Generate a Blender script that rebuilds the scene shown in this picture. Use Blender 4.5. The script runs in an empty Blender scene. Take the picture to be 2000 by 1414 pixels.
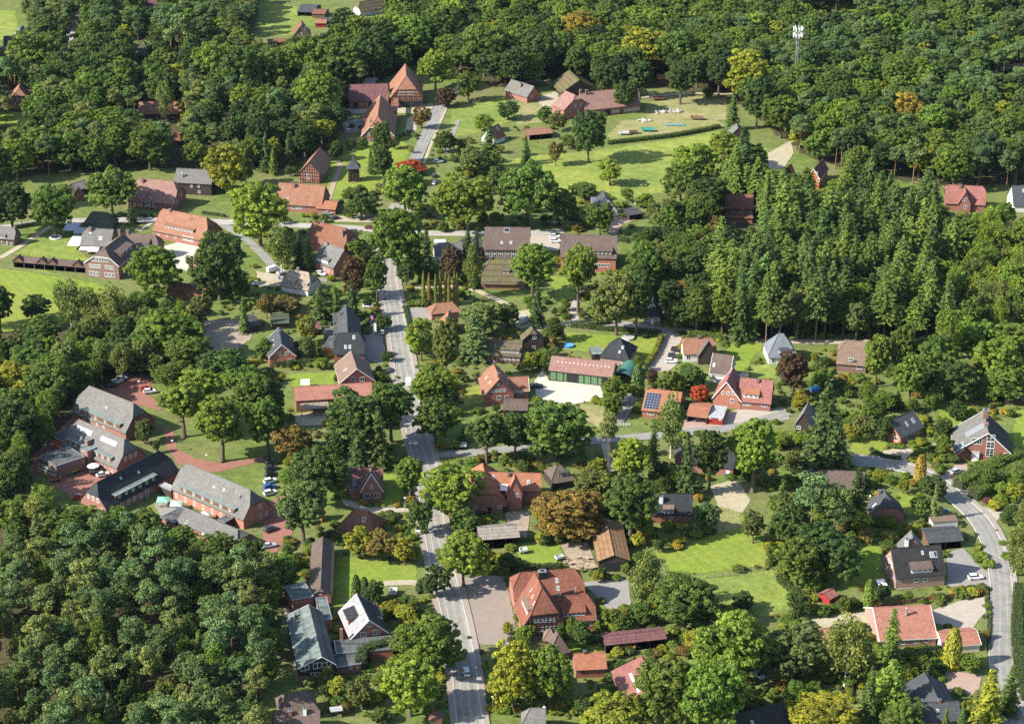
import bpy, math, random
import numpy as np
from mathutils import Vector

# ------------------------------------------------------------------ camera, sky, sun, exposure
S = bpy.context.scene
COL = S.collection
PITCH = math.radians(24.0)          # the camera looks 24 degrees below the horizon
CAM_H = 320.0                       # flying height in metres
FPX = 4171.0                        # focal length in pixels of the 2000 px wide photograph
cam_d = bpy.data.cameras.new('camera')
cam_d.sensor_width = 36.0
cam_d.lens = FPX / 2000.0 * 36.0
cam_d.clip_start = 1.0
cam_d.clip_end = 12000.0
cam = bpy.data.objects.new('camera', cam_d)
cam.location = (0, 0, CAM_H)
cam.rotation_euler = (math.pi / 2 - PITCH, 0, 0)
COL.objects.link(cam)
S.camera = cam

SUN_ELEV, SUN_AZ = 35.0, -108.0      # azimuth clockwise from +Y: the sun stands off to the left
world = bpy.data.worlds.new('World')
S.world = world
world.use_nodes = True
wn = world.node_tree.nodes
wn.clear()
sky = wn.new('ShaderNodeTexSky')
sky.sky_type = 'NISHITA'
sky.sun_disc = False
sky.sun_elevation = math.radians(SUN_ELEV)
sky.sun_rotation = math.radians(SUN_AZ)
sky.altitude = 50
bg = wn.new('ShaderNodeBackground')
bg.inputs['Strength'].default_value = 0.12
wo = wn.new('ShaderNodeOutputWorld')
world.node_tree.links.new(sky.outputs[0], bg.inputs[0])
world.node_tree.links.new(bg.outputs[0], wo.inputs[0])

sun_d = bpy.data.lights.new('sun', 'SUN')
sun_d.energy = 5.0
sun_d.angle = math.radians(0.53)
sun_d.color = (1.0, 0.95, 0.86)
sun = bpy.data.objects.new('sun', sun_d)
az, el = math.radians(SUN_AZ), math.radians(SUN_ELEV)
to_sun = Vector((math.sin(az) * math.cos(el), math.cos(az) * math.cos(el), math.sin(el)))
sun.rotation_euler = to_sun.to_track_quat('Z', 'Y').to_euler()
sun.location = to_sun * 900 + Vector((0, 700, 0))
COL.objects.link(sun)

S.view_settings.view_transform = 'Standard'
S.view_settings.look = 'None'
S.view_settings.gamma = 1.0
S.view_settings.exposure = 1.1
S.render.engine = 'CYCLES'
S.cycles.max_bounces = 5
S.cycles.diffuse_bounces = 2
S.cycles.glossy_bounces = 2
S.cycles.transmission_bounces = 3
S.cycles.transparent_max_bounces = 8
S.cycles.use_denoising = False

# ------------------------------------------------------------------ survey: photo pixels to places on the ground and back
CP, SP = math.cos(PITCH), math.sin(PITCH)

def ray(px, py):
    u, v = px - 1000.0, py - 707.0
    return Vector((u, FPX * CP - v * SP, -FPX * SP - v * CP))

def P(p, z=0.0):
    """the place at height z seen at photo pixel p"""
    d = ray(*p)
    t = (z - CAM_H) / d.z
    return Vector((d.x * t, d.y * t, z))

def PR(w):
    """photo pixel of a place"""
    y, z = w[1], w[2] - CAM_H
    dep = y * CP - z * SP
    up = y * SP + z * CP
    return (1000.0 + FPX * w[0] / dep, 707.0 - FPX * up / dep)

def scale_at(w):
    return FPX / (w[1] * CP - (w[2] - CAM_H) * SP)

def Zm(ox, oy, s=3.928):
    return lambda x, y: (ox + x / s, oy + y / s)

def hit_plane(px, pt, n):
    o = Vector((0, 0, CAM_H))
    d = ray(*px)
    t = (Vector(pt) - o).dot(n) / d.dot(n)
    return o + d * t

# ------------------------------------------------------------------ mesh helper
class MB:
    def __init__(self):
        self.v, self.f, self.uv, self.m = [], [], [], []

    def face(self, pts, uvs=None, mat=0):
        i = len(self.v)
        self.v += [tuple(p) for p in pts]
        self.f.append(tuple(range(i, i + len(pts))))
        self.uv += uvs if uvs else [(p[0], p[1]) for p in pts]
        self.m.append(mat)

    def planar(self, pts, mat=0):
        """face with metric UVs: u level, v up the slope"""
        pts = [Vector(p) for p in pts]
        n = Vector((0, 0, 0))
        for i in range(len(pts)):
            n += pts[i - 1].cross(pts[i])
        n = n.normalized() if n.length > 1e-9 else Vector((0, 0, 1))
        if abs(n.z) > .999:
            e1 = Vector((1, 0, 0))
        else:
            e1 = Vector((0, 0, 1)).cross(n).normalized()
        e2 = n.cross(e1)
        self.face(pts, [(p.dot(e1), p.dot(e2)) for p in pts], mat)

    def slab(self, pts, th, mat=0, side=None):
        """polygon (outward order) thickened straight down"""
        side = mat if side is None else side
        top = [Vector(p) for p in pts]
        bot = [p - Vector((0, 0, th)) for p in top]
        self.planar(top, mat)
        self.planar(bot[::-1], side)
        for i in range(len(top)):
            j = (i + 1) % len(top)
            self.planar([top[j], top[i], bot[i], bot[j]], side)

    def obox(self, c, ex, ey, ez, mat=0):
        """box from centre and three half-axis vectors"""
        c, ex, ey, ez = Vector(c), Vector(ex), Vector(ey), Vector(ez)
        P8 = [c + a * ex + b * ey + d * ez for d in (-1, 1) for b in (-1, 1) for a in (-1, 1)]
        for q in ((0, 2, 3, 1), (4, 5, 7, 6), (0, 1, 5, 4), (2, 6, 7, 3), (0, 4, 6, 2), (1, 3, 7, 5)):
            self.planar([P8[k] for k in q], mat)

    def box(self, x0, x1, y0, y1, z0, z1, mat=0):
        self.obox(((x0 + x1) / 2, (y0 + y1) / 2, (z0 + z1) / 2), ((x1 - x0) / 2, 0, 0), (0, (y1 - y0) / 2, 0), (0, 0, (z1 - z0) / 2), mat)

    def tube(self, a, b, r0, r1=None, n=7, mat=0, cap=True):
        a, b = Vector(a), Vector(b)
        r1 = r0 if r1 is None else r1
        d = (b - a).normalized()
        e1 = d.orthogonal().normalized()
        e2 = d.cross(e1)
        A = [a + (e1 * math.cos(2 * math.pi * k / n) + e2 * math.sin(2 * math.pi * k / n)) * r0 for k in range(n)]
        B = [b + (e1 * math.cos(2 * math.pi * k / n) + e2 * math.sin(2 * math.pi * k / n)) * r1 for k in range(n)]
        for k in range(n):
            j = (k + 1) % n
            self.face([A[k], A[j], B[j], B[k]], None, mat)
        if cap:
            self.face(B, None, mat)
            self.face(A[::-1], None, mat)

    def lathe(self, prof, n=16, mat=0, cx=0, cy=0, sx=1, sy=1):
        rings = [[(cx + r * sx * math.cos(2 * math.pi * k / n), cy + r * sy * math.sin(2 * math.pi * k / n), z) for k in range(n)] for r, z in prof]
        for a, b in zip(rings, rings[1:]):
            for k in range(n):
                j = (k + 1) % n
                self.face([a[k], a[j], b[j], b[k]], None, mat)
        self.face(rings[-1], None, mat)
        self.face(rings[0][::-1], None, mat)

    def mesh(self, name, mats, smooth=False):
        me = bpy.data.meshes.new(name)
        me.from_pydata(self.v, [], self.f)
        uvl = me.uv_layers.new(name='UVMap')
        uvl.data.foreach_set('uv', [c for uv in self.uv for c in uv])
        for mt in (mats if isinstance(mats, (list, tuple)) else [mats] if mats else []):
            me.materials.append(mt)
        me.polygons.foreach_set('material_index', self.m)
        if smooth:
            me.polygons.foreach_set('use_smooth', [True] * len(self.f))
        me.update()
        return me

    def obj(self, name, mats, parent=None, loc=(0, 0, 0), smooth=False):
        return add(name, self.mesh(name, mats, smooth), parent, loc)

def add(name, data, parent=None, loc=(0, 0, 0), rz=0.0):
    o = bpy.data.objects.new(name, data)
    o.location = loc
    if rz:
        o.rotation_euler = (0, 0, rz)
    COL.objects.link(o)
    if parent:
        o.parent = parent
    return o

def tag(o, label=None, cat=None, group=None, kind=None):
    for k, v in (('label', label), ('category', cat), ('group', group), ('kind', kind)):
        if v:
            o[k] = v
    return o

def thing(name, label, cat, loc, rz=0.0, group=None):
    return tag(add(name, None, None, loc, rz), label, cat, group)
# ------------------------------------------------------------------ materials
MATS = {}

class NT:
    def __init__(self, name, rough=.8, spec=.3):
        self.mat = bpy.data.materials.new(name)
        self.mat.use_nodes = True
        self.t = self.mat.node_tree
        self.b = self.t.nodes['Principled BSDF']
        self.b.inputs['Roughness'].default_value = rough
        self.b.inputs['Specular IOR Level'].default_value = spec

    def n(self, typ, **kw):
        nd = self.t.nodes.new('ShaderNode' + typ)
        for k, v in kw.items():
            if k in nd.inputs:
                nd.inputs[k].default_value = v
            else:
                setattr(nd, k, v)
        return nd

    def l(self, a, b):
        self.t.links.new(a, b)

    def coords(self, kind='UV'):
        return self.n('TexCoord').outputs[kind]

    def noise(self, vec, scale, detail=4, rough=.6):
        nd = self.n('TexNoise', Scale=scale, Detail=detail, Roughness=rough)
        self.l(vec, nd.inputs['Vector'])
        return nd.outputs['Fac']

    def ramp(self, fac, stops):
        r = self.n('ValToRGB')
        el = r.color_ramp.elements
        while len(el) < len(stops):
            el.new(.5)
        for e, (p, c) in zip(el, stops):
            e.position = p
            e.color = (c[0], c[1], c[2], 1) if isinstance(c, (tuple, list)) else (c, c, c, 1)
        self.l(fac, r.inputs[0])
        return r.outputs[0]

    def mix(self, fac, a, b, mode='MIX'):
        m = self.n('Mix', data_type='RGBA', blend_type=mode)
        ins = [i for i in m.inputs if i.type == 'RGBA']
        for k, (s, v) in enumerate(((m.inputs[0], fac), (ins[0], a), (ins[1], b))):
            if isinstance(v, bpy.types.NodeSocket):
                self.l(v, s)
            elif k == 0:
                s.default_value = v
            else:
                s.default_value = (v[0], v[1], v[2], 1)
        return [o for o in m.outputs if o.type == 'RGBA'][0]

    def math(self, op, a, b=None):
        m = self.n('Math', operation=op)
        for s, v in zip(m.inputs, (a, b)):
            if v is None:
                continue
            if isinstance(v, bpy.types.NodeSocket):
                self.l(v, s)
            else:
                s.default_value = v
        return m.outputs[0]

    def bump(self, h, strength=.4, dist=.05):
        b = self.n('Bump', Strength=strength, Distance=dist)
        self.l(h, b.inputs['Height'])
        self.l(b.outputs[0], self.b.inputs['Normal'])

    def done(self, col):
        if isinstance(col, bpy.types.NodeSocket):
            self.l(col, self.b.inputs['Base Color'])
        else:
            self.b.inputs['Base Color'].default_value = (col[0], col[1], col[2], 1)
        return self.mat

def plain(name, col, rough=.6, spec=.3, metal=0.0, var=.12):
    if name in MATS:
        return MATS[name]
    t = NT(name, rough, spec)
    t.b.inputs['Metallic'].default_value = metal
    nz = t.noise(t.coords('Object'), 1.3, 5)
    lo = [c * (1 - var) for c in col]
    hi = [min(1, c * (1 + var)) for c in col]
    MATS[name] = t.done(t.ramp(nz, [(.3, lo), (.7, hi)]))
    return MATS[name]

def tiles(name, c1, c2, moss=None, moss_amt=.45, row=.36, rough=.75, streak=True):
    """roof tiles: courses and columns along the slope, tone shifts from tile to tile, stains and moss"""
    if name in MATS:
        return MATS[name]
    t = NT(name, rough, .25)
    uv = t.coords('UV')
    sep = t.n('SeparateXYZ')
    t.l(uv, sep.inputs[0])
    ob = t.coords('Object')
    br = t.n('TexBrick', Scale=1.0)
    br.inputs['Brick Width'].default_value = .3
    br.inputs['Row Height'].default_value = row
    br.inputs['Mortar Size'].default_value = .02
    br.inputs['Color1'].default_value = (.1, .1, .1, 1)
    br.inputs['Color2'].default_value = (.9, .9, .9, 1)
    br.inputs['Mortar'].default_value = (0, 0, 0, 1)
    t.l(uv, br.inputs['Vector'])
    patch = t.noise(ob, .35, 6, .65)
    fine = t.noise(ob, 3.2, 4, .7)
    base = t.ramp(patch, [(.32, c1), (.68, c2)])
    col = t.mix(t.math('MULTIPLY', fine, .55), base, [c * .55 for c in c1])
    col = t.mix(.35, col, br.outputs['Color'], 'SOFT_LIGHT')
    if streak:
        mp = t.n('Mapping')
        mp.inputs['Scale'].default_value = (1.6, .16, 1)
        t.l(uv, mp.inputs['Vector'])
        st = t.noise(mp.outputs[0], 1.0, 4, .7)
        col = t.mix(t.ramp(st, [(.52, 0), (.75, .5)]), col, [c * .45 + .01 for c in c1])
    if moss:
        mn = t.noise(ob, .22, 7, .72)
        col = t.mix(t.ramp(mn, [(1 - moss_amt - .12, 0), (1 - moss_amt + .12, .85)]), col, moss)
    saw = t.math('FRACT', t.math('DIVIDE', sep.outputs[1], row))
    edge = t.math('LESS_THAN', saw, .2)
    col = t.mix(t.math('MULTIPLY', edge, .45), col, [c * .3 for c in c1])
    t.bump(t.math('SUBTRACT', 1.0, saw), .9, .07)
    MATS[name] = t.done(col)
    return MATS[name]

def bricks(name, c1, c2, mortar=(.32, .29, .26)):
    if name in MATS:
        return MATS[name]
    t = NT(name, .85, .2)
    uv = t.coords('UV')
    ob = t.coords('Object')
    br = t.n('TexBrick', Scale=1.0)
    br.inputs['Brick Width'].default_value = .26
    br.inputs['Row Height'].default_value = .085
    br.inputs['Mortar Size'].default_value = .009
    br.inputs['Color1'].default_value = (*c1, 1)
    br.inputs['Color2'].default_value = (*c2, 1)
    br.inputs['Mortar'].default_value = (*mortar, 1)
    t.l(uv, br.inputs['Vector'])
    nz = t.noise(ob, .8, 6, .7)
    col = t.mix(t.ramp(nz, [(.4, 0), (.8, .5)]), br.outputs['Color'], [c * .5 for c in c1])
    t.bump(br.outputs['Fac'], .3, .02)
    MATS[name] = t.done(col)
    return MATS[name]

def boards(name, c1, w=.16, vertical=True):
    if name in MATS:
        return MATS[name]
    t = NT(name, .8, .2)
    sep = t.n('SeparateXYZ')
    t.l(t.coords('UV'), sep.inputs[0])
    ax = sep.outputs[0 if vertical else 1]
    fr = t.math('FRACT', t.math('DIVIDE', ax, w))
    gap = t.math('LESS_THAN', fr, .12)
    nz = t.noise(t.coords('Object'), 1.5, 6, .7)
    col = t.ramp(nz, [(.3, [c * .6 for c in c1]), (.7, [c * 1.25 for c in c1])])
    col = t.mix(t.math('MULTIPLY', gap, .7), col, [c * .2 for c in c1])
    t.bump(fr, .4, .03)
    MATS[name] = t.done(col)
    return MATS[name]

def sheet_mat(name, stops, scale=.12, fine=1.6, fine_amt=.5, stops2=None, rough=.95, bump=.5, mow=None):
    """ground cover from two scales of noise in metres"""
    if name in MATS:
        return MATS[name]
    t = NT(name, rough, .1)
    ob = t.n('NewGeometry').outputs['Position']
    big = t.noise(ob, scale, 7, .65)
    col = t.ramp(big, stops)
    if stops2:
        b2 = t.noise(ob, scale * .23, 5, .6)
        col = t.mix(t.ramp(b2, [(.4, 0), (.62, .8)]), col, stops2)
    f = t.noise(ob, fine, 5, .75)
    col = t.mix(fine_amt, col, t.ramp(f, [(.25, .12), (.75, .88)]), 'OVERLAY')
    md = t.noise(ob, fine * .28, 6, .7)                     # worn and lush spots a few metres wide
    col = t.mix(fine_amt * .8, col, t.ramp(md, [(.3, .22), (.7, .8)]), 'OVERLAY')
    if mow:                                                   # mower passes, a pair about 3 m wide
        sp = t.n('SeparateXYZ'); t.l(ob, sp.inputs[0])
        ln = t.math('ADD', t.math('MULTIPLY', sp.outputs[0], mow[0]), t.math('MULTIPLY', sp.outputs[1], mow[1]))
        wv = t.math('SINE', t.math('ADD', ln, t.math('MULTIPLY', big, 6.0)))
        col = t.mix(.1, col, t.ramp(wv, [(.2, .3), (.8, .7)]), 'OVERLAY')
    t.bump(f, bump, .25)
    MATS[name] = t.done(col)
    return MATS[name]

def paving_mat(name, c1, c2, bw=.4, bh=.2):
    if name in MATS:
        return MATS[name]
    t = NT(name, .85, .2)
    ob = t.n('NewGeometry').outputs['Position']
    br = t.n('TexBrick', Scale=1.0)
    br.inputs['Brick Width'].default_value = bw
    br.inputs['Row Height'].default_value = bh
    br.inputs['Mortar Size'].default_value = .012
    br.inputs['Color1'].default_value = (*c1, 1)
    br.inputs['Color2'].default_value = (*c2, 1)
    br.inputs['Mortar'].default_value = (*[c * .5 for c in c1], 1)
    t.l(ob, br.inputs['Vector'])
    nz = t.noise(ob, .35, 7, .7)
    col = t.mix(t.ramp(nz, [(.35, 0), (.75, .6)]), br.outputs['Color'], [c * .6 for c in c1])
    MATS[name] = t.done(col)
    return MATS[name]

def road_mat(name, c, wear):
    """asphalt with two paler wheel tracks each way (UV: u across 0..1, v along in metres)"""
    if name in MATS:
        return MATS[name]
    t = NT(name, .85, .25)
    sep = t.n('SeparateXYZ')
    t.l(t.coords('UV'), sep.inputs[0])
    ob = t.n('NewGeometry').outputs['Position']
    w = t.math('SINE', t.math('MULTIPLY', sep.outputs[0], 2 * math.pi * 3.0))
    mp = t.n('Mapping')
    mp.inputs['Scale'].default_value = (6, .05, 1)
    t.l(t.coords('UV'), mp.inputs['Vector'])
    longn = t.noise(mp.outputs[0], 1, 4, .7)
    tr = t.math('MULTIPLY', t.ramp(w, [(.35, 0), (1, 1)]), t.ramp(longn, [(.3, .2), (.7, 1)]))
    nz = t.noise(ob, .25, 7, .7)
    col = t.ramp(nz, [(.3, [x * .72 for x in c]), (.7, [x * 1.15 for x in c])])
    col = t.mix(t.math('MULTIPLY', tr, .75), col, wear)
    crack = t.n('TexVoronoi', feature='DISTANCE_TO_EDGE', Scale=.09)
    t.l(ob, crack.inputs['Vector'])
    col = t.mix(t.math('MULTIPLY', t.math('LESS_THAN', crack.outputs['Distance'], .012), .35), col, [x * .4 for x in c])
    f = t.noise(ob, 4, 4, .7)
    col = t.mix(.35, col, t.ramp(f, [(.2, .2), (.8, .8)]), 'OVERLAY')
    MATS[name] = t.done(col)
    return MATS[name]

def leaf_mat(name, spec=.25, trans=.36):
    t = NT(name, .55, spec)
    oi = t.n('ObjectInfo')
    at = t.n('Attribute', attribute_name='tint')
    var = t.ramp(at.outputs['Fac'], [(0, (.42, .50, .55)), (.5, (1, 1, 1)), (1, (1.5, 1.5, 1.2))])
    col = t.mix(1.0, oi.outputs['Color'], var, 'MULTIPLY')
    t.l(col, t.b.inputs['Base Color'])
    tr = t.n('BsdfTranslucent')
    t.l(t.mix(1.0, col, (.95, 1.25, .5), 'MULTIPLY'), tr.inputs['Color'])
    mx = t.n('MixShader')
    mx.inputs[0].default_value = trans
    out = t.t.nodes['Material Output']
    t.l(t.b.outputs[0], mx.inputs[1])
    t.l(tr.outputs[0], mx.inputs[2])
    t.l(mx.outputs[0], out.inputs['Surface'])
    return t.mat

def obj_col_mat(name, rough=.25, spec=.5, coat=.0):
    t = NT(name, rough, spec)
    oi = t.n('ObjectInfo')
    t.b.inputs['Coat Weight'].default_value = coat
    return t.done(oi.outputs['Color'])

# roofs
RO = {
    'red':     tiles('tile_orange_red', (0.281, 0.126, 0.0764), (0.359, 0.192, 0.12)),
    'bright':  tiles('tile_bright_red', (0.344, 0.131, 0.071), (0.406, 0.192, 0.109), streak=False),
    'pink':    tiles('tile_pink_red', (0.281, 0.151, 0.12), (0.344, 0.211, 0.169), moss=(0.252, 0.168, 0.126), moss_amt=.35),
    'salmon':  tiles('tile_salmon', (.345, .15, .105), (.42, .205, .145), streak=False, row=.4),
    'rust':    tiles('tile_rust', (0.211, 0.0857, 0.0491), (0.281, 0.131, 0.0764), moss=(0.168, 0.084, 0.0504), moss_amt=.4),
    'farm':    tiles('tile_farm_red', (.20, .068, .042), (.285, .118, .074), row=.5, moss=(.16, .085, .055), moss_amt=.35),
    'wine':    tiles('sheet_wine_red', (0.156, 0.0655, 0.0655), (0.211, 0.106, 0.104), row=1.1),
    'brown':   tiles('tile_brown', (0.126, 0.0882, 0.0714), (0.176, 0.13, 0.109), moss=(0.109, 0.0924, 0.0588), moss_amt=.3),
    'tan':     tiles('tile_tan', (0.21, 0.139, 0.101), (0.269, 0.189, 0.143), moss=(0.168, 0.134, 0.0924), moss_amt=.35),
    'grey':    tiles('tile_grey', (0.16, 0.151, 0.139), (0.218, 0.21, 0.193), moss=(0.109, 0.113, 0.084), moss_amt=.4),
    'slate':   tiles('tile_slate', (0.063, 0.0672, 0.0714), (0.0966, 0.101, 0.105)),
    'dark':    tiles('tile_anthracite', (0.0294, 0.0319, 0.0353), (0.0521, 0.0546, 0.0588)),
    'black':   tiles('tile_black_moss', (0.0252, 0.0252, 0.0252), (0.0462, 0.0462, 0.042), moss=(0.0504, 0.0546, 0.0378), moss_amt=.35),
    'blue':    tiles('slate_blue_grey', (0.168, 0.189, 0.21), (0.235, 0.256, 0.277), row=.25),
    'thatch':  tiles('thatch_brown', (0.109, 0.084, 0.063), (0.16, 0.13, 0.0966), moss=(0.118, 0.109, 0.0252), moss_amt=.5, row=2.5),
    'straw':   tiles('thatch_straw', (0.286, 0.227, 0.16), (0.361, 0.298, 0.218), row=2.5),
    'mossy':   tiles('thatch_moss', (0.063, 0.0714, 0.0504), (0.0924, 0.101, 0.0714), moss=(0.084, 0.101, 0.042), moss_amt=.45, row=2.5),
    'felt':    tiles('roof_felt', (0.084, 0.0882, 0.0882), (0.134, 0.139, 0.134), moss=(0.168, 0.168, 0.143), moss_amt=.35, row=6),
    'copper':  tiles('metal_green_grey', (0.168, 0.21, 0.189), (0.252, 0.29, 0.265), row=3, rough=.55),
    'greenfelt': tiles('felt_green_grey', (0.109, 0.139, 0.126), (0.235, 0.277, 0.244), moss=(0.0756, 0.0924, 0.084), moss_amt=.42, row=5),
    'white':   tiles('sheet_white', (0.42, 0.42, 0.412), (0.504, 0.504, 0.491), row=1.2, rough=.4),
    'slateglare': tiles('slate_glare_stained', (0.286, 0.286, 0.277), (0.42, 0.42, 0.407), row=.5, rough=.3),  # sun glare on dark slate painted as pale colour; the streaks are stains
    'corr':    tiles('corrugated_pale_brown', (0.252, 0.214, 0.181), (0.353, 0.311, 0.269), moss=(0.168, 0.126, 0.109), moss_amt=.4, row=1.3),
    'orange':  tiles('sheet_orange_brown', (0.234, 0.131, 0.0655), (0.312, 0.192, 0.104), row=1.4),
    'greentin': tiles('tin_green', (0.109, 0.218, 0.143), (0.168, 0.286, 0.193), row=2),
}
WA = {
    'brick':   bricks('brick_red', (.31, .10, .06), (.24, .075, .05)),
    'orange':  bricks('brick_orange', (.42, .145, .075), (.34, .11, .06)),
    'brown':   bricks('brick_brown', (.20, .10, .07), (.15, .075, .055)),
    'pale':    bricks('brick_pale', (.36, .22, .17), (.30, .175, .135)),
    'white':   plain('render_white', (.58, .565, .53), .9, .2),
    'cream':   plain('render_cream', (.6, .52, .4), .9, .2),
    'wood':    boards('boards_dark', (.055, .04, .032)),
    'woodred': boards('boards_red', (.30, .035, .03)),
    'woodorange': boards('boards_orange', (.42, .17, .05)),
    'woodbrown': boards('boards_brown', (.16, .09, .055)),
    'woodgrey': boards('boards_grey', (.2, .18, .155)),
    'green':   boards('boards_green', (.12, .22, .11), .9),
}
M_FRAME = plain('window_white', (.78, .78, .76), .45)
M_GLASS = NT('window_glass', .08, .8)
M_GLASS.b.inputs['Base Color'].default_value = (.03, .036, .042, 1)
M_GLASS = M_GLASS.mat
M_BEAM = plain('timber_black', (.03, .026, .022), .8)
M_WHITE = plain('paint_white', (.76, .76, .74), .5)
M_METAL = plain('metal_grey', (.38, .39, .4), .4, .5, .6)
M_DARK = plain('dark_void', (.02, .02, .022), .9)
M_TIMBER = plain('timber_pale', (.35, .27, .18), .85)
M_CHIM = bricks('brick_chimney', (.24, .10, .07), (.18, .08, .06))
M_PANEL = NT('solar_cell', .15, .7)
M_PANEL.b.inputs['Base Color'].default_value = (.02, .028, .055, 1)
M_PANEL = M_PANEL.mat
M_PANELB = plain('solar_pale_blue', (.22, .30, .42), .2, .7)
M_COLL = plain('solar_collector', (.24, .26, .275), .35, .4)
# ------------------------------------------------------------------ ground, roads, lawns, yards
MASK = np.zeros((354, 500), bool)          # survey grid (4 px cells) of places that stay open: roads, lawns, yards, houses
_yy, _xx = np.mgrid[0:354, 0:500]
_gx, _gy = _xx * 4 + 2, _yy * 4 + 2

def mask_poly(pts, grid=None):
    ins = np.zeros(MASK.shape, bool)
    n = len(pts)
    j = n - 1
    for i in range(n):
        xi, yi = pts[i]; xj, yj = pts[j]
        if yi != yj:
            ins ^= ((yi > _gy) != (yj > _gy)) & (_gx < (xj - xi) * (_gy - yi) / (yj - yi) + xi)
        j = i
    return ins

G_GARDEN = sheet_mat('garden_grass', [(.3, (.075, .115, .025)), (.5, (.115, .155, .035)), (.7, (.165, .195, .05))], .13, 1.4, .6, (.15, .15, .06))
G_LAWN = sheet_mat('lawn_grass', [(.3, (.125, .195, .026)), (.7, (.205, .265, .036))], .1, 1.6, .45, (.20, .225, .045), mow=(1.5, .9))
G_MEADOW = sheet_mat('meadow_grass', [(.28, (.16, .205, .034)), (.5, (.225, .26, .05)), (.72, (.29, .29, .078))], .09, 1.1, .6, (.13, .18, .045), mow=(.3, .75))
G_DRY = sheet_mat('dry_grass', [(.3, (.20, .19, .075)), (.7, (.33, .285, .14))], .16, 1.5, .5, (.17, .19, .06))
G_FOREST = sheet_mat('forest_floor', [(.3, (.045, .045, .02)), (.7, (.085, .075, .035))], .3, 1.7, .5)
G_SAND = sheet_mat('sandy_yard', [(.3, (.31, .265, .19)), (.7, (.42, .365, .275))], .22, 2.0, .35, (.36, .32, .2))
G_GRAVEL = sheet_mat('pale_gravel', [(.3, (.42, .385, .31)), (.7, (.53, .49, .405))], .2, 2.5, .3)
G_EARTH = sheet_mat('bare_earth', [(.3, (.25, .20, .145)), (.7, (.34, .28, .21))], .25, 2.0, .45)
G_REDPAVE = paving_mat('red_clinker', (.33, .155, .112), (.27, .12, .088))
G_PINKPAVE = paving_mat('pink_pavers', (.42, .30, .245), (.36, .25, .20))
G_GREYPAVE = paving_mat('grey_pavers', (.31, .285, .255), (.26, .24, .215))
G_CONC = paving_mat('pale_pavers', (.42, .365, .295), (.37, .32, .26), .6, .6)
R_MAIN = road_mat('main_road_asphalt', (.25, .235, .205), (.40, .375, .325))
R_GREY = road_mat('side_road_asphalt', (.235, .226, .2), (.32, .31, .275))
R_PALE = road_mat('pale_street', (.34, .32, .28), (.44, .415, .36))
G_WALK = paving_mat('sidewalk_pavers', (.36, .30, .255), (.30, .25, .215), .3, .3)
G_KERB = plain('kerb_stone', (.42, .41, .38), .85)

rg = random.Random(5)

def outline(pts, jit=.5, step=2.0):
    """world outline with small irregularities"""
    out = []
    n = len(pts)
    for i in range(n):
        a, b = pts[i], pts[(i + 1) % n]
        k = max(1, int((b - a).length / step))
        nrm = Vector((-(b - a).y, (b - a).x, 0)).normalized() if (b - a).length > 0 else Vector()
        for q in range(k):
            p = a.lerp(b, q / k)
            out.append(p + nrm * rg.uniform(-jit, jit) * (1 if q else .4))
    return out

def sheet(name, px, z, mat, jit=.5, clear=True, label=None):
    pts = outline([P(p) for p in px], jit)
    ar = sum(pts[i - 1].x * pts[i].y - pts[i].x * pts[i - 1].y for i in range(len(pts)))
    if ar < 0:
        pts = pts[::-1]
    m = MB()
    m.face([(p.x, p.y, z) for p in pts])
    o = m.obj(name, mat)
    tag(o, kind='structure')
    if clear:
        MASK[:] |= mask_poly(px)
    return o

def smooth_line(px, per=6):
    w = [P(p) for p in px]
    out = []
    for i in range(len(w) - 1):
        p0, p1, p2, p3 = w[max(0, i - 1)], w[i], w[i + 1], w[min(len(w) - 1, i + 2)]
        for k in range(per):
            t = k / per
            out.append(.5 * ((2 * p1) + (p2 - p0) * t + (2 * p0 - 5 * p1 + 4 * p2 - p3) * t * t + (3 * p1 - p0 - 3 * p2 + p3) * t ** 3))
    out.append(w[-1])
    return out

def strip(name, px, width, z, mat, off=0.0, line=None, clear=True, th=0.0, per=6):
    L = line or smooth_line(px, per)
    lo, hi = [], []
    for i, p in enumerate(L):
        d = (L[min(i + 1, len(L) - 1)] - L[max(i - 1, 0)])
        n = Vector((-d.y, d.x, 0)).normalized()
        wd = width[0] + (width[1] - width[0]) * i / (len(L) - 1) if isinstance(width, tuple) else width
        lo.append(p + n * (off - wd / 2)); hi.append(p + n * (off + wd / 2))
    m = MB()
    run = 0.0
    for i in range(len(L) - 1):
        st = (L[i + 1] - L[i]).length
        a, b, c, d = lo[i], lo[i + 1], hi[i + 1], hi[i]
        m.face([(q.x, q.y, z) for q in (a, b, c, d)], [(0, run), (0, run + st), (1, run + st), (1, run)])
        if th:
            m.face([(a.x, a.y, z - th), (b.x, b.y, z - th), (b.x, b.y, z), (a.x, a.y, z)])
            m.face([(d.x, d.y, z), (c.x, c.y, z), (c.x, c.y, z - th), (d.x, d.y, z - th)])
        run += st
    o = tag(m.obj(name, mat), kind='structure')
    if clear:
        MASK[:] |= mask_poly([PR(p) for p in lo] + [PR(p) for p in hi[::-1]])
    return o

m = MB()
GN = 24
for i in range(GN):
    for j in range(GN):
        x0, x1 = -4000 + 8000 * i / GN, -4000 + 8000 * (i + 1) / GN
        y0, y1 = -1000 + 8000 * j / GN, -1000 + 8000 * (j + 1) / GN
        m.face([(x0, y0, 0), (x1, y0, 0), (x1, y1, 0), (x0, y1, 0)])
tag(m.obj('ground', G_GARDEN), kind='structure')

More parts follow.
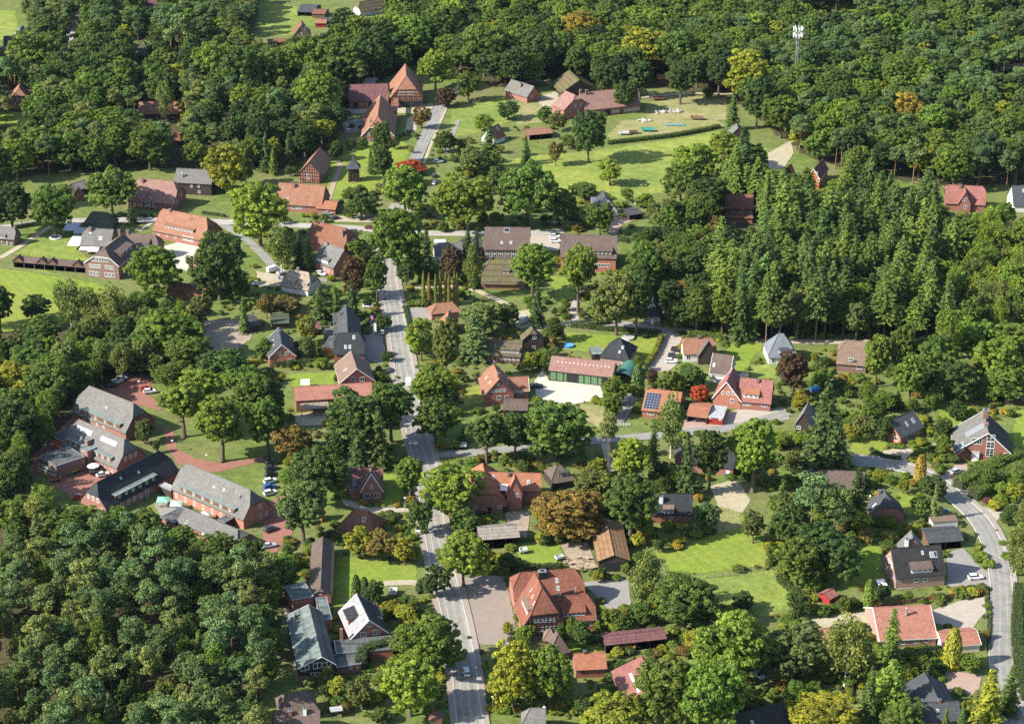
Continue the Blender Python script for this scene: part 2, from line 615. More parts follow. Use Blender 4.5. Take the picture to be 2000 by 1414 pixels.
# woods (crown-level outlines; the floor lies under them)
WOODS = {
    'far left wood': [(-60, 62), (150, 58), (330, 70), (500, 60), (690, 108), (700, 150), (680, 205), (640, 262), (590, 285), (540, 300), (470, 296), (400, 285), (380, 300), (290, 300), (200, 305), (100, 310), (-60, 325)],
    'top wood': [(40, -60), (500, -60), (500, 40), (300, 50), (160, 55), (60, 40)],
    'far middle wood': [(640, 60), (700, 20), (900, -60), (1500, -60), (1480, 60), (1440, 165), (1360, 160), (1300, 140), (1200, 148), (1100, 145), (1060, 130), (1000, 148), (930, 130), (880, 110), (820, 95), (740, 130), (690, 120)],
    'far right wood': [(1350, 60), (1480, -60), (2060, -60), (2060, 330), (1850, 335), (1660, 310), (1560, 265), (1500, 220), (1440, 170), (1420, 120)],
    'conifer wood': [(1330, 400), (1450, 310), (1500, 320), (1640, 360), (1840, 400), (1960, 420), (2060, 430), (2060, 610), (1860, 630), (1740, 625), (1640, 622), (1480, 632), (1350, 630), (1250, 560), (1240, 470)],
    'pine wood': [(-60, 1010), (60, 975), (160, 1010), (330, 1050), (470, 1060), (545, 1070), (575, 1110), (560, 1150), (530, 1190), (520, 1290), (510, 1340), (510, 1470), (-60, 1470)],
    'left wood': [(-60, 590), (60, 605), (220, 585), (330, 600), (400, 630), (395, 680), (300, 700), (210, 725), (140, 790), (70, 880), (45, 960), (-60, 980)],
}
for k, (nm, pts) in enumerate(WOODS.items()):
    sheet('forest_floor', [(x, y + 30) for x, y in pts], .008 + .003 * k, G_FOREST, 2.0, False)

LAWNS = [
    (G_MEADOW, [(1095, 300), (1200, 290), (1330, 270), (1418, 254), (1424, 290), (1335, 330), (1295, 375), (1215, 392), (1150, 385), (1080, 378), (985, 345), (975, 318), (1030, 306)]),
    (G_DRY, [(1188, 262), (1215, 236), (1270, 232), (1400, 236), (1420, 246), (1345, 256), (1200, 284)]),
    (G_DRY, [(1262, 205), (1300, 186), (1418, 190), (1418, 235), (1262, 232)]),
    (G_DRY, [(1010, 200), (1050, 195), (1075, 215), (1060, 240), (1010, 245)]),
    (G_LAWN, [(1270, 1080), (1330, 1070), (1400, 1040), (1440, 1000), (1495, 1050), (1500, 1105), (1380, 1118), (1300, 1115)]),
    (G_MEADOW, [(1330, 1125), (1380, 1122), (1505, 1110), (1560, 1180), (1490, 1205), (1420, 1180)]),
    (G_LAWN, [(-60, 522), (80, 528), (190, 556), (235, 575), (190, 598), (110, 640), (-60, 660)]),
    (G_MEADOW, [(30, 497), (85, 455), (135, 462), (158, 492), (178, 513), (100, 505)]),
    (G_MEADOW, [(882, 212), (985, 190), (1000, 235), (950, 258), (880, 268)]),
    (G_LAWN, [(648, 310), (720, 288), (800, 300), (775, 335), (735, 365), (700, 388), (640, 390), (640, 350)]),
    (G_LAWN, [(700, 268), (790, 276), (800, 300), (740, 306), (690, 300)]),
    (G_LAWN, [(652, 1085), (682, 1088), (812, 1105), (815, 1140), (722, 1142), (652, 1195)]),
    (G_LAWN, [(1420, 665), (1507, 670), (1475, 692), (1465, 712), (1440, 735), (1420, 690)]),
    (G_MEADOW, [(1468, 714), (1520, 712), (1515, 740), (1465, 738)]),
    (G_LAWN, [(1105, 650), (1200, 655), (1290, 660), (1268, 700), (1230, 690), (1100, 684)]),
    (G_LAWN, [(566, 730), (662, 726), (655, 752), (570, 756)]),
    (G_DRY, [(1132, 790), (1182, 788), (1184, 845), (1145, 822)]),
    (G_MEADOW, [(905, 762), (935, 752), (945, 785), (905, 795)]),
    (G_MEADOW, [(502, 2), (605, 18), (622, 48), (565, 72), (510, 66)]),
    (G_MEADOW, [(-60, 20), (30, 22), (40, 75), (-60, 85)]),
    (G_LAWN, [(-60, 218), (52, 220), (30, 246), (-60, 250)]),
    (G_LAWN, [(1580, 8), (1672, 4), (1675, 26), (1640, 24)]),
    (G_LAWN, [(745, 905), (765, 905), (790, 965), (780, 985), (745, 985)]),
    (G_LAWN, [(1005, 1060), (1095, 1065), (1098, 1105), (1015, 1110)]),
    (G_LAWN, [(1665, 855), (1700, 850), (1735, 868), (1720, 885), (1680, 890), (1662, 880)]),
    (G_LAWN, [(1755, 960), (1785, 965), (1795, 1010), (1760, 1000)]),
    (G_LAWN, [(1640, 1060), (1720, 1060), (1725, 1130), (1660, 1150), (1620, 1140)]),
    (G_LAWN, [(1095, 1255), (1180, 1258), (1180, 1275), (1110, 1275)]),
    (G_LAWN, [(1075, 540), (1140, 545), (1130, 580), (1085, 590)]),
    (G_LAWN, [(1830, 790), (1900, 780), (1890, 830), (1840, 850)]),
    (G_LAWN, [(1985, 800), (2040, 800), (2040, 880), (1980, 870)]),
    (G_DRY, [(432, 232), (470, 222), (466, 262), (440, 275)]),
    (G_LAWN, [(280, 420), (330, 415), (320, 432), (300, 436)]), (G_DRY, [(1385, 985), (1445, 990), (1450, 1030), (1400, 1040)]),
]
for k, (mt, pts) in enumerate(LAWNS):
    sheet('lawn', pts, .03 + .0015 * k, mt, .7)

G_WALK2 = paving_mat('brown_pavers', (.30, .25, .205), (.26, .215, .18))
YARDS = [
    ('courtyard', G_REDPAVE, [(98, 945), (135, 925), (172, 898), (215, 902), (245, 925), (232, 940), (190, 972), (158, 978)]),
    ('courtyard', G_REDPAVE, [(54, 935), (68, 888), (108, 845), (165, 795), (188, 806), (122, 862), (88, 920)]),
    ('courtyard', G_REDPAVE, [(172, 778), (228, 738), (282, 728), (302, 745), (275, 764), (322, 792), (312, 802), (248, 784), (200, 790)]),
    ('courtyard', G_REDPAVE, [(318, 832), (338, 842), (346, 876), (380, 896), (432, 905), (512, 892), (516, 900), (425, 922), (392, 924), (345, 905), (325, 870)]),
    ('courtyard', G_REDPAVE, [(518, 990), (560, 955), (572, 1040), (540, 1080), (512, 1070)]),
    ('terrace', G_GREYPAVE, [(300, 985), (330, 970), (380, 1000), (370, 1010), (320, 1015)]),
    ('courtyard', G_GRAVEL, [(318, 482), (362, 470), (408, 476), (400, 500), (372, 530), (330, 522)]),
    ('courtyard', G_GRAVEL, [(1042, 752), (1060, 716), (1072, 744), (1172, 752), (1182, 780), (1112, 790), (1048, 782)]),
    ('driveway', G_CONC, [(1265, 722), (1282, 680), (1292, 648), (1322, 645), (1332, 662), (1322, 712), (1300, 728)]),
    ('driveway', G_CONC, [(1398, 812), (1440, 800), (1532, 796), (1542, 818), (1445, 838), (1395, 834)]),
    ('driveway', G_PINKPAVE, [(1335, 815), (1400, 815), (1398, 850), (1330, 845)]),
    ('courtyard', G_SAND, [(1388, 950), (1440, 934), (1466, 978), (1450, 1002), (1402, 988)]),
    ('driveway', G_GREYPAVE, [(1138, 1138), (1180, 1130), (1228, 1132), (1232, 1180), (1195, 1198), (1165, 1165)]),
    ('forecourt', G_WALK2, [(888, 1128), (985, 1124), (1006, 1215), (994, 1260), (935, 1258), (905, 1190)]),
    ('riding_ground', G_EARTH, [(398, 626), (470, 626), (500, 640), (488, 664), (432, 702), (392, 682)]),
    ('driveway', G_CONC, [(1822, 1192), (1870, 1175), (1922, 1166), (1926, 1195), (1895, 1230), (1828, 1218)]),
    ('driveway', G_PINKPAVE, [(1845, 1308), (1918, 1318), (1908, 1358), (1850, 1350)]),
    ('driveway', G_CONC, [(1902, 985), (1960, 1000), (1945, 1020), (1920, 1012)]),
    ('driveway', G_PINKPAVE, [(1838, 925), (1872, 905), (1888, 905), (1892, 922), (1855, 948)]),
    ('driveway', G_GREYPAVE, [(1848, 1080), (1882, 1070), (1905, 1100), (1942, 1128), (1945, 1150), (1852, 1146)]),
    ('farmyard', G_SAND, [(672, 213), (740, 208), (848, 203), (845, 212), (815, 222), (740, 222), (690, 222)]),
    ('farmyard', G_GREYPAVE, [(668, 240), (700, 232), (722, 236), (712, 258), (675, 262)]),
    ('farmyard', G_SAND, [(796, 232), (822, 220), (812, 258), (790, 262)]),
    ('farmyard', G_SAND, [(1048, 196), (1062, 185), (1092, 180), (1088, 212), (1055, 205)]),
    ('parking', G_CONC, [(1032, 460), (1095, 456), (1092, 490), (1040, 492)]),
    ('parking', G_GREYPAVE, [(708, 655), (742, 642), (754, 690), (748, 712), (712, 702)]),
    ('driveway', G_GREYPAVE, [(798, 602), (852, 600), (835, 640), (808, 642)]),
    ('driveway', G_PINKPAVE, [(1195, 425), (1245, 420), (1240, 430), (1215, 440), (1200, 460), (1190, 455)]),
    ('courtyard', G_EARTH, [(985, 1000), (1035, 1000), (1030, 1050), (1000, 1060)]),
    ('timber_yard', G_EARTH, [(1095, 1060), (1150, 1060), (1165, 1110), (1115, 1115)]),
    ('driveway', G_SAND, [(1725, 880), (1770, 872), (1785, 880), (1760, 905), (1725, 908)]),
    ('driveway', G_GREYPAVE, [(790, 1000), (815, 1000), (825, 1040), (795, 1010)]),
    ('path', G_CONC, [(667, 975), (685, 978), (720, 992), (800, 992), (800, 1000), (715, 1002), (670, 985)]),
    ('courtyard', G_SAND, [(640, 425), (735, 420), (740, 436), (655, 434)]),
    ('courtyard', G_SAND, [(1500, 300), (1545, 275), (1550, 300), (1530, 330), (1500, 335)]),
    ('driveway', G_SAND, [(1585, 1210), (1720, 1190), (1715, 1215), (1600, 1228)]),
    ('courtyard', G_SAND, [(575, 810), (640, 800), (635, 830), (580, 832)]),
    ('courtyard', G_SAND, [(1000, 610), (1035, 605), (1040, 640), (1010, 645)]),
    ('driveway', G_SAND, [(500, 530), (560, 540), (560, 560), (505, 560)]),
]
for k, (nm, mt, pts) in enumerate(YARDS):
    sheet(nm, pts, .085 + .0015 * k, mt, .25)

MAIN = [(930, 1480), (915, 1390), (905, 1300), (888, 1210), (862, 1100), (843, 1000), (834, 920), (815, 850), (800, 780), (786, 700), (771, 610), (758, 540), (762, 470), (785, 400)]
ml = smooth_line(MAIN)
strip('sidewalk', None, 1.7, .30, G_WALK, -4.35, ml, th=.2)
strip('sidewalk', None, 1.7, .305, G_WALK, 4.35, ml, th=.2)
strip('kerb', None, .3, .312, G_KERB, -3.35, ml, th=.2, clear=False)
strip('kerb', None, .3, .314, G_KERB, 3.35, ml, th=.2, clear=False)
strip('main_road', None, 6.4, .20, R_MAIN, 0, ml)
strip('north_road', [(785, 400), (800, 345), (812, 312), (836, 258), (860, 208), (880, 184), (900, 172)], 6.0, .202, R_GREY)
strip('verge_path', [(828, 320), (850, 262), (872, 210)], 1.6, .15, G_SAND)
strip('village_street', [(-60, 452), (0, 446), (100, 434), (250, 430), (430, 434), (560, 440), (700, 447), (775, 455)], 6.0, .206, R_PALE)
strip('village_street', [(775, 455), (850, 457), (960, 457), (1040, 456), (1100, 452)], 6.0, .210, R_PALE)
strip('side_street', [(836, 888), (880, 887), (930, 884), (1030, 874), (1180, 860), (1330, 846), (1440, 834), (1540, 806)], 5.2, .214, R_GREY)
RT = [(1660, 900), (1720, 906), (1780, 918), (1835, 945), (1875, 980), (1915, 1020), (1942, 1075), (1955, 1140), (1957, 1210), (1955, 1290), (1968, 1370), (1995, 1450)]
rl = smooth_line(RT)
strip('curving_road', None, 6.0, .20, R_GREY, 0, rl)
strip('kerb', None, .3, .3, G_KERB, -3.2, rl, th=.2, clear=False)
strip('kerb', None, .3, .302, G_KERB, 3.2, rl, th=.2, clear=False)
strip('sidewalk', None, 1.6, .29, G_WALK, 4.2, rl, th=.2)
STRIPN = 0
for nm, px, w, mt in (
    ('lane', [(1300, 645), (1340, 644), (1440, 662), (1560, 668), (1700, 668)], 4.0, G_SAND),
    ('lane', [(495, 480), (515, 500), (540, 525), (580, 545), (640, 548)], 4.0, R_GREY),
    ('lane', [(0, 505), (45, 478), (85, 452), (110, 438)], 3.0, G_SAND),
    ('lane', [(1180, 862), (1187, 885), (1195, 920)], 3.0, G_SAND),
    ('lane', [(1250, 193), (1330, 184), (1420, 184), (1480, 190)], 3.5, G_SAND),
    ('lane', [(1000, 165), (1060, 160), (1090, 175), (1070, 195)], 4.0, G_SAND),
    ('path', [(895, 235), (880, 275), (870, 300)], 2.2, G_GREYPAVE),
    ('path', [(640, 395), (655, 350), (665, 325), (655, 315)], 2.2, G_PINKPAVE),
    ('path', [(1125, 630), (1120, 605), (1128, 585)], 3.0, G_CONC),
    ('lane', [(1140, 640), (1200, 632), (1260, 640), (1300, 648)], 5.0, G_GREYPAVE),
    ('lane', [(1030, 650), (1060, 640), (1110, 632), (1140, 640)], 4.0, G_SAND),
    ('lane', [(1940, 142), (1975, 132), (2040, 124)], 5.0, R_PALE),
    ('lane', [(125, 90), (138, 70), (150, 45), (152, 30)], 5.0, R_PALE),
    ('path', [(272, 452), (290, 440), (305, 430)], 2.0, G_CONC),
    ('path', [(1765, 905), (1800, 890), (1830, 868)], 2.5, G_SAND),
    ('path', [(800, 565), (850, 560), (920, 565), (1000, 600)], 3.0, G_SAND),
    ('path', [(1750, 1150), (1830, 1140), (1860, 1138)], 1.6, G_GREYPAVE),
    ('lane', [(1205, 825), (1225, 790), (1240, 770)], 5.0, G_GREYPAVE),
    ('path', [(750, 1140), (800, 1138), (820, 1142)], 3.0, G_SAND),
    ('path', [(560, 1190), (575, 1260), (585, 1330)], 1.8, G_GREYPAVE),
    ('lane', [(430, 436), (470, 460), (495, 480)], 4.0, R_GREY),
):
    STRIPN += 1
    strip(nm, px, w, .142 + .002 * STRIPN, mt)
# manhole covers on the curving road
for p in ((1953, 1089), (1951, 1243)):
    w = P(p)
    m = MB(); m.lathe([(.42, .0), (.42, .012)], 14)
    tag(m.obj('manhole_cover', G_KERB, None, (w.x, w.y, .201)), 'round concrete manhole cover in the curving road, ' + ('beside the white car' if p[1] < 1150 else 'beside the salmon-tiled garage'), 'manhole cover')
# ------------------------------------------------------------------ houses
HOUSES = []
WIN_MESH = {}
UP = Vector((0, 0, 1))

def win_mesh(w, h, nx, nz):
    """(pane, frame, both): the pane stands 2 cm off the wall and the frame 6 cm; faces look along -y"""
    k = (round(w, 1), round(h, 1), nx, nz)
    if k not in WIN_MESH:
        w, h = k[0], k[1]
        a, b, c = MB(), MB(), MB()
        for m, fr in ((a, 0), (c, 1)):
            m.box(-w / 2 + .05, w / 2 - .05, -.02, .04, -h / 2 + .05, h / 2 - .05, 0)
        for m, mt in ((b, 0), (c, 1)):
            t = .11
            m.box(-w / 2, -w / 2 + t, -.07, .03, -h / 2, h / 2, mt)
            m.box(w / 2 - t, w / 2, -.07, .03, -h / 2, h / 2, mt)
            m.box(-w / 2 + t, w / 2 - t, -.07, .03, h / 2 - t, h / 2, mt)
            m.box(-w / 2 + t, w / 2 - t, -.10, .03, -h / 2, -h / 2 + t, mt)
            for i in range(1, nx):
                x = -w / 2 + w * i / nx
                m.box(x - .05, x + .05, -.062, .02, -h / 2 + t, h / 2 - t, mt)
            for i in range(1, nz):
                z = -h / 2 + h * i / nz
                m.box(-w / 2 + t, w / 2 - t, -.056, .015, z - .035, z + .035, mt)
        WIN_MESH[k] = (a.mesh('window', M_GLASS), b.mesh('frame', M_FRAME), c.mesh('window', [M_GLASS, M_FRAME]))
    return WIN_MESH[k]

class House:
    def __init__(self, name, short, label, at, cat='house', group=None):
        self.base = P(at)
        self.short = short
        self.e = thing(name, label, cat, self.base, 0, group)
        self.boxes = []
        self.bodies = []
        HOUSES.append(self)

    def part(self, m, name, mats, parent=None, smooth=False):
        m.v = [(x - self.base.x, y - self.base.y, z) for x, y, z in m.v]
        return m.obj(name, mats, parent or self.e, smooth=smooth)

    def E(self, A, B, R, he, pitch, roof='red', wall='brick', **kw):
        """body whose eave A-B faces us; R lies on the ridge"""
        a, b = P(A, he), P(B, he)
        ex = (b - a).normalized()
        ey = Vector((-ex.y, ex.x, 0))
        tp = math.tan(math.radians(pitch))
        lo, hi = 1.0, 60.0
        def g(W):
            p, q = PR(a + ey * W / 2 + UP * (W / 2 * tp)), PR(b + ey * W / 2 + UP * (W / 2 * tp))
            t = (R[0] - p[0]) / (q[0] - p[0])
            return p[1] + t * (q[1] - p[1]) - R[1]       # >0 while the ridge is still below R
        for _ in range(40):
            mid = (lo + hi) / 2
            if g(mid) > 0:
                lo = mid
            else:
                hi = mid
        W = kw.pop('W', None) or lo
        return Body(self, a, ex, (b - a).length, W, he, he + W / 2 * tp, roof, wall, **kw)

    def G(self, A, B, R, R2, he, roof='red', wall='brick', hr=None, mixd=.5, **kw):
        """body whose gable faces us: eave corners A, B, apex R, far end of the ridge R2"""
        a, b = P(A, he), P(B, he)
        m = (a + b) / 2
        n1 = Vector((-(b - a).y, (b - a).x, 0)).normalized()
        if hr is None:
            lo, hi = he, he + 30
            for _ in range(40):
                mid = (lo + hi) / 2
                if PR((m.x, m.y, mid))[1] > R[1]:
                    lo = mid
                else:
                    hi = mid
            hr = lo
        r1, r2 = P(R, hr), P(R2, hr)
        n2 = (r2 - r1); n2.z = 0
        n2 = n2.normalized()
        n = (n1 * (1 - mixd) + n2 * mixd).normalized()
        L = max(3.0, (r2 - Vector((m.x, m.y, hr))).dot(n))
        side = Vector((n.y, -n.x, 0))                    # to our right when looking along the ridge
        W = abs((b - a).dot(side))
        o = m + side * W / 2
        if kw.pop('asym', False):
            off = (P(R, hr) - Vector((m.x, m.y, hr))).dot(side)
            kw['rf'] = min(.75, max(.25, .5 - off / W))
        return Body(self, o, n, L, W, he, hr, roof, wall, **kw)

    def flat(self, A, B, C, h, roof='felt', wall='brick', rim=.25, z0=0.0, W=None, open_=False):
        """flat-roofed block: front top edge A-B, C on the far edge"""
        a, b = P(A, h), P(B, h)
        ex = (b - a).normalized()
        ey = Vector((-ex.y, ex.x, 0))
        W = W or max(2.0, (P(C, h) - a).dot(ey))
        L = (b - a).length
        bd = Body.__new__(Body)
        bd.h, bd.o, bd.ex, bd.ey, bd.L, bd.W, bd.he, bd.hr, bd.tp = self, Vector((a.x, a.y, 0)), ex, ey, L, W, h, h, 0.0
        bd.tps = (0.0, 0.0); bd.rf = .5; bd.roofmat = RO[roof]
        bd.ov = bd.ovx = .15
        m = MB()
        c = a + ex * L / 2 + ey * W / 2
        if open_:
            for x in np.linspace(.3, L - .3, max(2, int(L / 4) + 1)):
                for y in (.3, W - .3):
                    p = a + ex * float(x) + ey * y
                    m.obox((p.x, p.y, h / 2 - .1), ex * .09, ey * .09, (0, 0, h / 2 - .1))
            q = a + ey * (W - .45) + ex * L / 2
            m.obox((q.x, q.y, h / 2 - .15), ex * (L / 2 - .4), ey * .06, (0, 0, h / 2 - .15))
        else:
            m.obox((c.x, c.y, (h + z0) / 2 - .1), ex * (L / 2 - .15), ey * (W / 2 - .15), (0, 0, (h - z0) / 2 - .1))
        bd.wall = self.part(m, 'wall', WA[wall])
        m = MB()
        m.obox((c.x, c.y, h - .12), ex * L / 2, ey * W / 2, (0, 0, .12))
        if rim:
            for s in (-1, 1):
                m.obox(c + ey * s * (W / 2 - .12) + UP * (.08), ex * L / 2, ey * .12, (0, 0, .1), 1)
                m.obox(c + ex * s * (L / 2 - .12) + UP * (.078), ex * .12, ey * (W / 2 - .24), (0, 0, .1), 1)
        bd.roof = self.part(m, 'roof', [RO[roof], M_METAL])
        bd.finish()
        return bd

class Body:
    def __init__(self, h, o, ex, L, W, he, hr, roof, wall, hip0=1.0, hip1=1.0, ov=.45, ovx=.3, verge=None, kh=.85,
                 open_front=False, z0=0.0, walls=True, th=.22, rf=.5, roof2=None):
        self.h, self.ex, self.L, self.W, self.he, self.hr = h, ex, L, W, he, hr
        self.ey = Vector((-ex.y, ex.x, 0))
        self.o = Vector((o.x, o.y, 0))
        H = rf * W
        self.rf = rf
        self.tps = ((hr - he) / H, (hr - he) / (W - H))
        self.tp = self.tps[0]
        self.ov, self.ovx = ov, ovx
        self.roofmat = RO[roof]
        w = self.w
        i0, i1 = (1 - hip0) * W / 2 * kh, (1 - hip1) * W / 2 * kh
        if i0 + i1 > L * .96:
            k = L * .96 / (i0 + i1); i0 *= k; i1 *= k
        q1 = (1 - rf) / rf                    # plan distances on the far slope
        def z(d): return he + d * self.tps[0]
        d0, d1 = hip0 * H, hip1 * H
        m = MB()
        s0 = [w(0, 0, he), w(L, 0, he)]
        s1 = [w(L, W, he), w(0, W, he)]
        if 0 < hip1 < 1: s0.append(w(L, d1, z(d1)))
        s0 += [w(L - i1, H, hr), w(i0, H, hr)]
        if 0 < hip0 < 1:
            s0.append(w(0, d0, z(d0)))
            s1.append(w(0, W - d0 * q1, z(d0)))
        s1 += [w(i0, H, hr), w(L - i1, H, hr)]
        if 0 < hip1 < 1: s1.append(w(L, W - d1 * q1, z(d1)))
        m.slab(s0, th, 0, 1); m.slab(s1, th, 2 if roof2 else 0, 1)
        if hip0 < 1: m.slab([w(0, W - d0 * q1, z(d0)), w(0, d0, z(d0)), w(i0, H, hr)], th, 0, 1)
        if hip1 < 1: m.slab([w(L, d1, z(d1)), w(L, W - d1 * q1, z(d1)), w(L - i1, H, hr)], th, 0, 1)
        edge = M_WHITE if verge == 'white' else M_BEAM
        self.roof = h.part(m, 'roof', [self.roofmat, edge] + ([RO[roof2]] if roof2 else []))
        # ridge and hip tiles
        m = MB()
        r = .13
        m.tube(w(i0, H, hr + .02), w(L - i1, H, hr + .02), r, n=6)
        for hp, ii, x in ((hip0, i0, 0), (hip1, i1, L)):
            if hp < 1:
                d = hp * H
                e = w(x + (ii if x == 0 else -ii), H, hr + .02)
                m.tube(w(x, d, z(d) + .02), e, r, n=5); m.tube(w(x, W - d * q1, z(d) + .02), e, r, n=5)
        h.part(m, 'ridge', self.roofmat, self.roof)
        if verge:
            m = MB()
            for hp, x, sg in ((hip0, 0, -1), (hip1, L, 1)):
                if hp > 0:
                    d = hp * H
                    for y0, y1 in ((0, d), (W, W - d * q1)):
                        a, b = w(x, y0, he - .09), w(x, y1, z(d) - .09)
                        c = (a + b) / 2 + self.ex * sg * .03
                        dr = (b - a)
                        nn = self.ex.cross(dr.normalized())
                        m.obox(c, self.ex * .05, dr / 2, nn * .12)
            if m.v:
                h.part(m, 'verge_board', edge, self.roof)
        # walls
        if walls:
            m = MB()
            x0, x1, y0, y1 = ovx, L - ovx, ov, W - ov
            zz = lambda d: z(d) - th * .55
            def gable(x, hp, out):
                dh = hp * H
                pts = [w(x, y0, z0), w(x, y1, z0), w(x, y1, zz(ov / q1))]
                if hp >= 1: pts.append(w(x, H, zz(H)))
                elif dh > ov + .05: pts += [w(x, W - dh * q1, zz(dh)), w(x, dh, zz(dh))]
                pts.append(w(x, y0, zz(ov)))
                m.planar(pts if out > 0 else pts[::-1])
            gable(x0, hip0, -1); gable(x1, hip1, 1)
            if not open_front:
                m.planar([w(x0, y0, z0), w(x1, y0, z0), w(x1, y0, zz(ov)), w(x0, y0, zz(ov))])
            else:
                n = max(2, int((x1 - x0) / 4) + 1)
                for k in range(n):
                    x = x0 + .15 + (x1 - x0 - .3) * k / (n - 1)
                    c = w(x, y0 + .15, 0)
                    m.obox((c.x, c.y, (zz(ov)) / 2), ex * .1, self.ey * .1, (0, 0, zz(ov) / 2))
            m.planar([w(x1, y1, z0), w(x0, y1, z0), w(x0, y1, zz(ov / q1)), w(x1, y1, zz(ov / q1))])
            m.planar([w(x0, y0, z0), w(x0, y1, z0), w(x1, y1, z0), w(x1, y0, z0)])
            self.wall = h.part(m, 'wall', WA[wall])
        self.finish()

    def finish(self):
        self.h.bodies.append(self)
        pts = [PR(self.w(x, y, zz)) for x in (0, self.L) for y in (0, self.W) for zz in (0, self.he)]
        pts += [PR(self.w(x, getattr(self, 'rf', .5) * self.W, self.hr)) for x in (0, self.L)]
        self.h.boxes.append((min(p[0] for p in pts), min(p[1] for p in pts), max(p[0] for p in pts), max(p[1] for p in pts)))

    def w(self, x, y, z):
        p = self.o + self.ex * x + self.ey * y
        return Vector((p.x, p.y, z))

    def loc(self, p):
        d = p - self.o
        return d.dot(self.ex), d.dot(self.ey), p.z

    def on_slope(self, px, side=0):
        """(x along the ridge, plan distance d from that eave) of the roof point at a photo pixel"""
        tp = self.tps[side]
        n = (self.ey * (-tp if side == 0 else tp) + UP).normalized()
        pt = self.w(0, 0 if side == 0 else self.W, self.he)
        x, y, z = self.loc(hit_plane(px, pt, n))
        return x, (y if side == 0 else self.W - y)

    def sp(self, x, d, side=0, dz=0.0):
        return self.w(x, d if side == 0 else self.W - d, self.he + d * self.tps[side] + dz)

    def wallframe(self, wall):
        """point on the wall, outward normal, rotation about z for things that look along -y"""
        if wall == 'y0': return self.w(0, self.ov, 0), -self.ey, math.atan2(self.ex.y, self.ex.x)
        if wall == 'y1': return self.w(0, self.W - self.ov, 0), self.ey, math.atan2(-self.ex.y, -self.ex.x)
        if wall == 'x0': return self.w(self.ovx, 0, 0), -self.ex, math.atan2(-self.ey.y, -self.ey.x)
        return self.w(self.L - self.ovx, 0, 0), self.ex, math.atan2(self.ey.y, self.ey.x)

    def win(self, wall, p0, p1=None, n=1, w=1.2, h=1.3, nx=2, nz=1, name='window'):
        """n windows on a wall, centres running from photo pixel p0 to p1"""
        pt, nn, rz = self.wallframe(wall)
        pane, frame, both = win_mesh(w, h, nx, nz)
        for k in range(n):
            t = k / (n - 1) if n > 1 else 0
            px = p0 if p1 is None else (p0[0] + (p1[0] - p0[0]) * t, p0[1] + (p1[1] - p0[1]) * t)
            q = hit_plane(px, pt, nn) - self.h.base
            q.z = max(q.z, h / 2 + .1)
            a = add(name, pane, self.h.e, q, rz)
            add('frame', frame, a)
        return self

    def door(self, wall, p, w=1.1, h=2.1, mat=None):
        pt, nn, rz = self.wallframe(wall)
        q = hit_plane(p, pt, nn) - self.h.base
        m = MB()
        m.box(-w / 2, w / 2, -.05, .05, -h / 2, h / 2)
        o = add('door', m.mesh('door', mat or plain('door_brown', (.12, .05, .03))), self.h.e, (q.x, q.y, h / 2 + .02), rz)
        b = MB(); b.box(w / 2 - .22, w / 2 - .1, -.12, -.05, -.06, .06)
        add('handle', b.mesh('handle', M_METAL), o)
        return self

    def beams(self, wall, z0, z1, nx, nz, diag=True, x0=None, x1=None, t=.12):
        """half-timbering: each beam its own piece"""
        pt, nn, rz = self.wallframe(wall)
        along = self.ex if wall in ('y0', 'y1') else self.ey
        lo, hi = (self.ovx, self.L - self.ovx) if wall in ('y0', 'y1') else (self.ov, self.W - self.ov)
        lo, hi = (lo if x0 is None else x0), (hi if x1 is None else x1)
        gab = wall in ('x0', 'x1')
        def top(y):
            if not gab: return z1
            return min(z1, self.he + min(y * self.tps[0], (self.W - y) * self.tps[1]) - .3)
        def put(a, b):
            va = pt + along * a[0] + UP * a[1] + nn * .03
            vb = pt + along * b[0] + UP * b[1] + nn * .03
            if gab or True:
                c = (va + vb) / 2 - self.h.base
                d = vb - va
                if d.length < .3: return
                m = MB()
                m.obox((0, 0, 0), d / 2, nn * .05, d.normalized().cross(nn) * t)
                add('beam', m.mesh('beam', M_BEAM), self.wall, c)
        for k in range(nx + 1):
            y = lo + .15 + (hi - lo - .3) * k / nx
            if top(y) > z0 + .4: put((y, z0), (y, top(y)))
        for k in range(nz + 1):
            zz = z0 + (z1 - z0) * k / nz
            if gab and zz > self.he:
                dz = zz - self.he
                a, b = max(lo, dz / self.tps[0] + .35), min(hi, self.W - dz / self.tps[1] - .35)
            else:
                a, b = lo, hi
            if b - a > .6: put((a, zz), (b, zz))
        if diag:
            st = (hi - lo) / nx
            for k in range(0, nx, 2 if nx > 4 else 1):
                y = lo + st * k
                q = y + st
                t1 = min(top(y + .2), top(q - .2), z0 + (z1 - z0) / nz)
                if t1 > z0 + .8:
                    put((y + .1, z0 + .05), (q - .1, t1) if k % 4 == 0 else (q - .1, t1))
        return self

    def chimney(self, px, side=0, w=.9, h=1.6, mat=None, cap=True, ridge=False, z=None):
        """px: where the stack leaves the roof"""
        x, d = self.on_slope(px, side)
        if ridge: d = self.W * (self.rf if side == 0 else 1 - self.rf)
        d = min(max(d, .3), self.W * (self.rf if side == 0 else 1 - self.rf))
        b = self.sp(x, d, side)
        m = MB()
        m.obox((b.x, b.y, b.z + h / 2 - .5), self.ex * w / 2, self.ey * w / 2 * .8, (0, 0, h / 2 + .5))
        if cap:
            m.obox((b.x, b.y, b.z + h + .06), self.ex * (w / 2 + .08), self.ey * (w / 2 * .8 + .08), (0, 0, .07), 1)
            m.obox((b.x, b.y, b.z + h + .2), self.ex * w * .25, self.ey * w * .2, (0, 0, .09), 2)
        self.h.part(m, 'chimney', [mat or M_CHIM, M_METAL, M_DARK], self.roof)
        return self

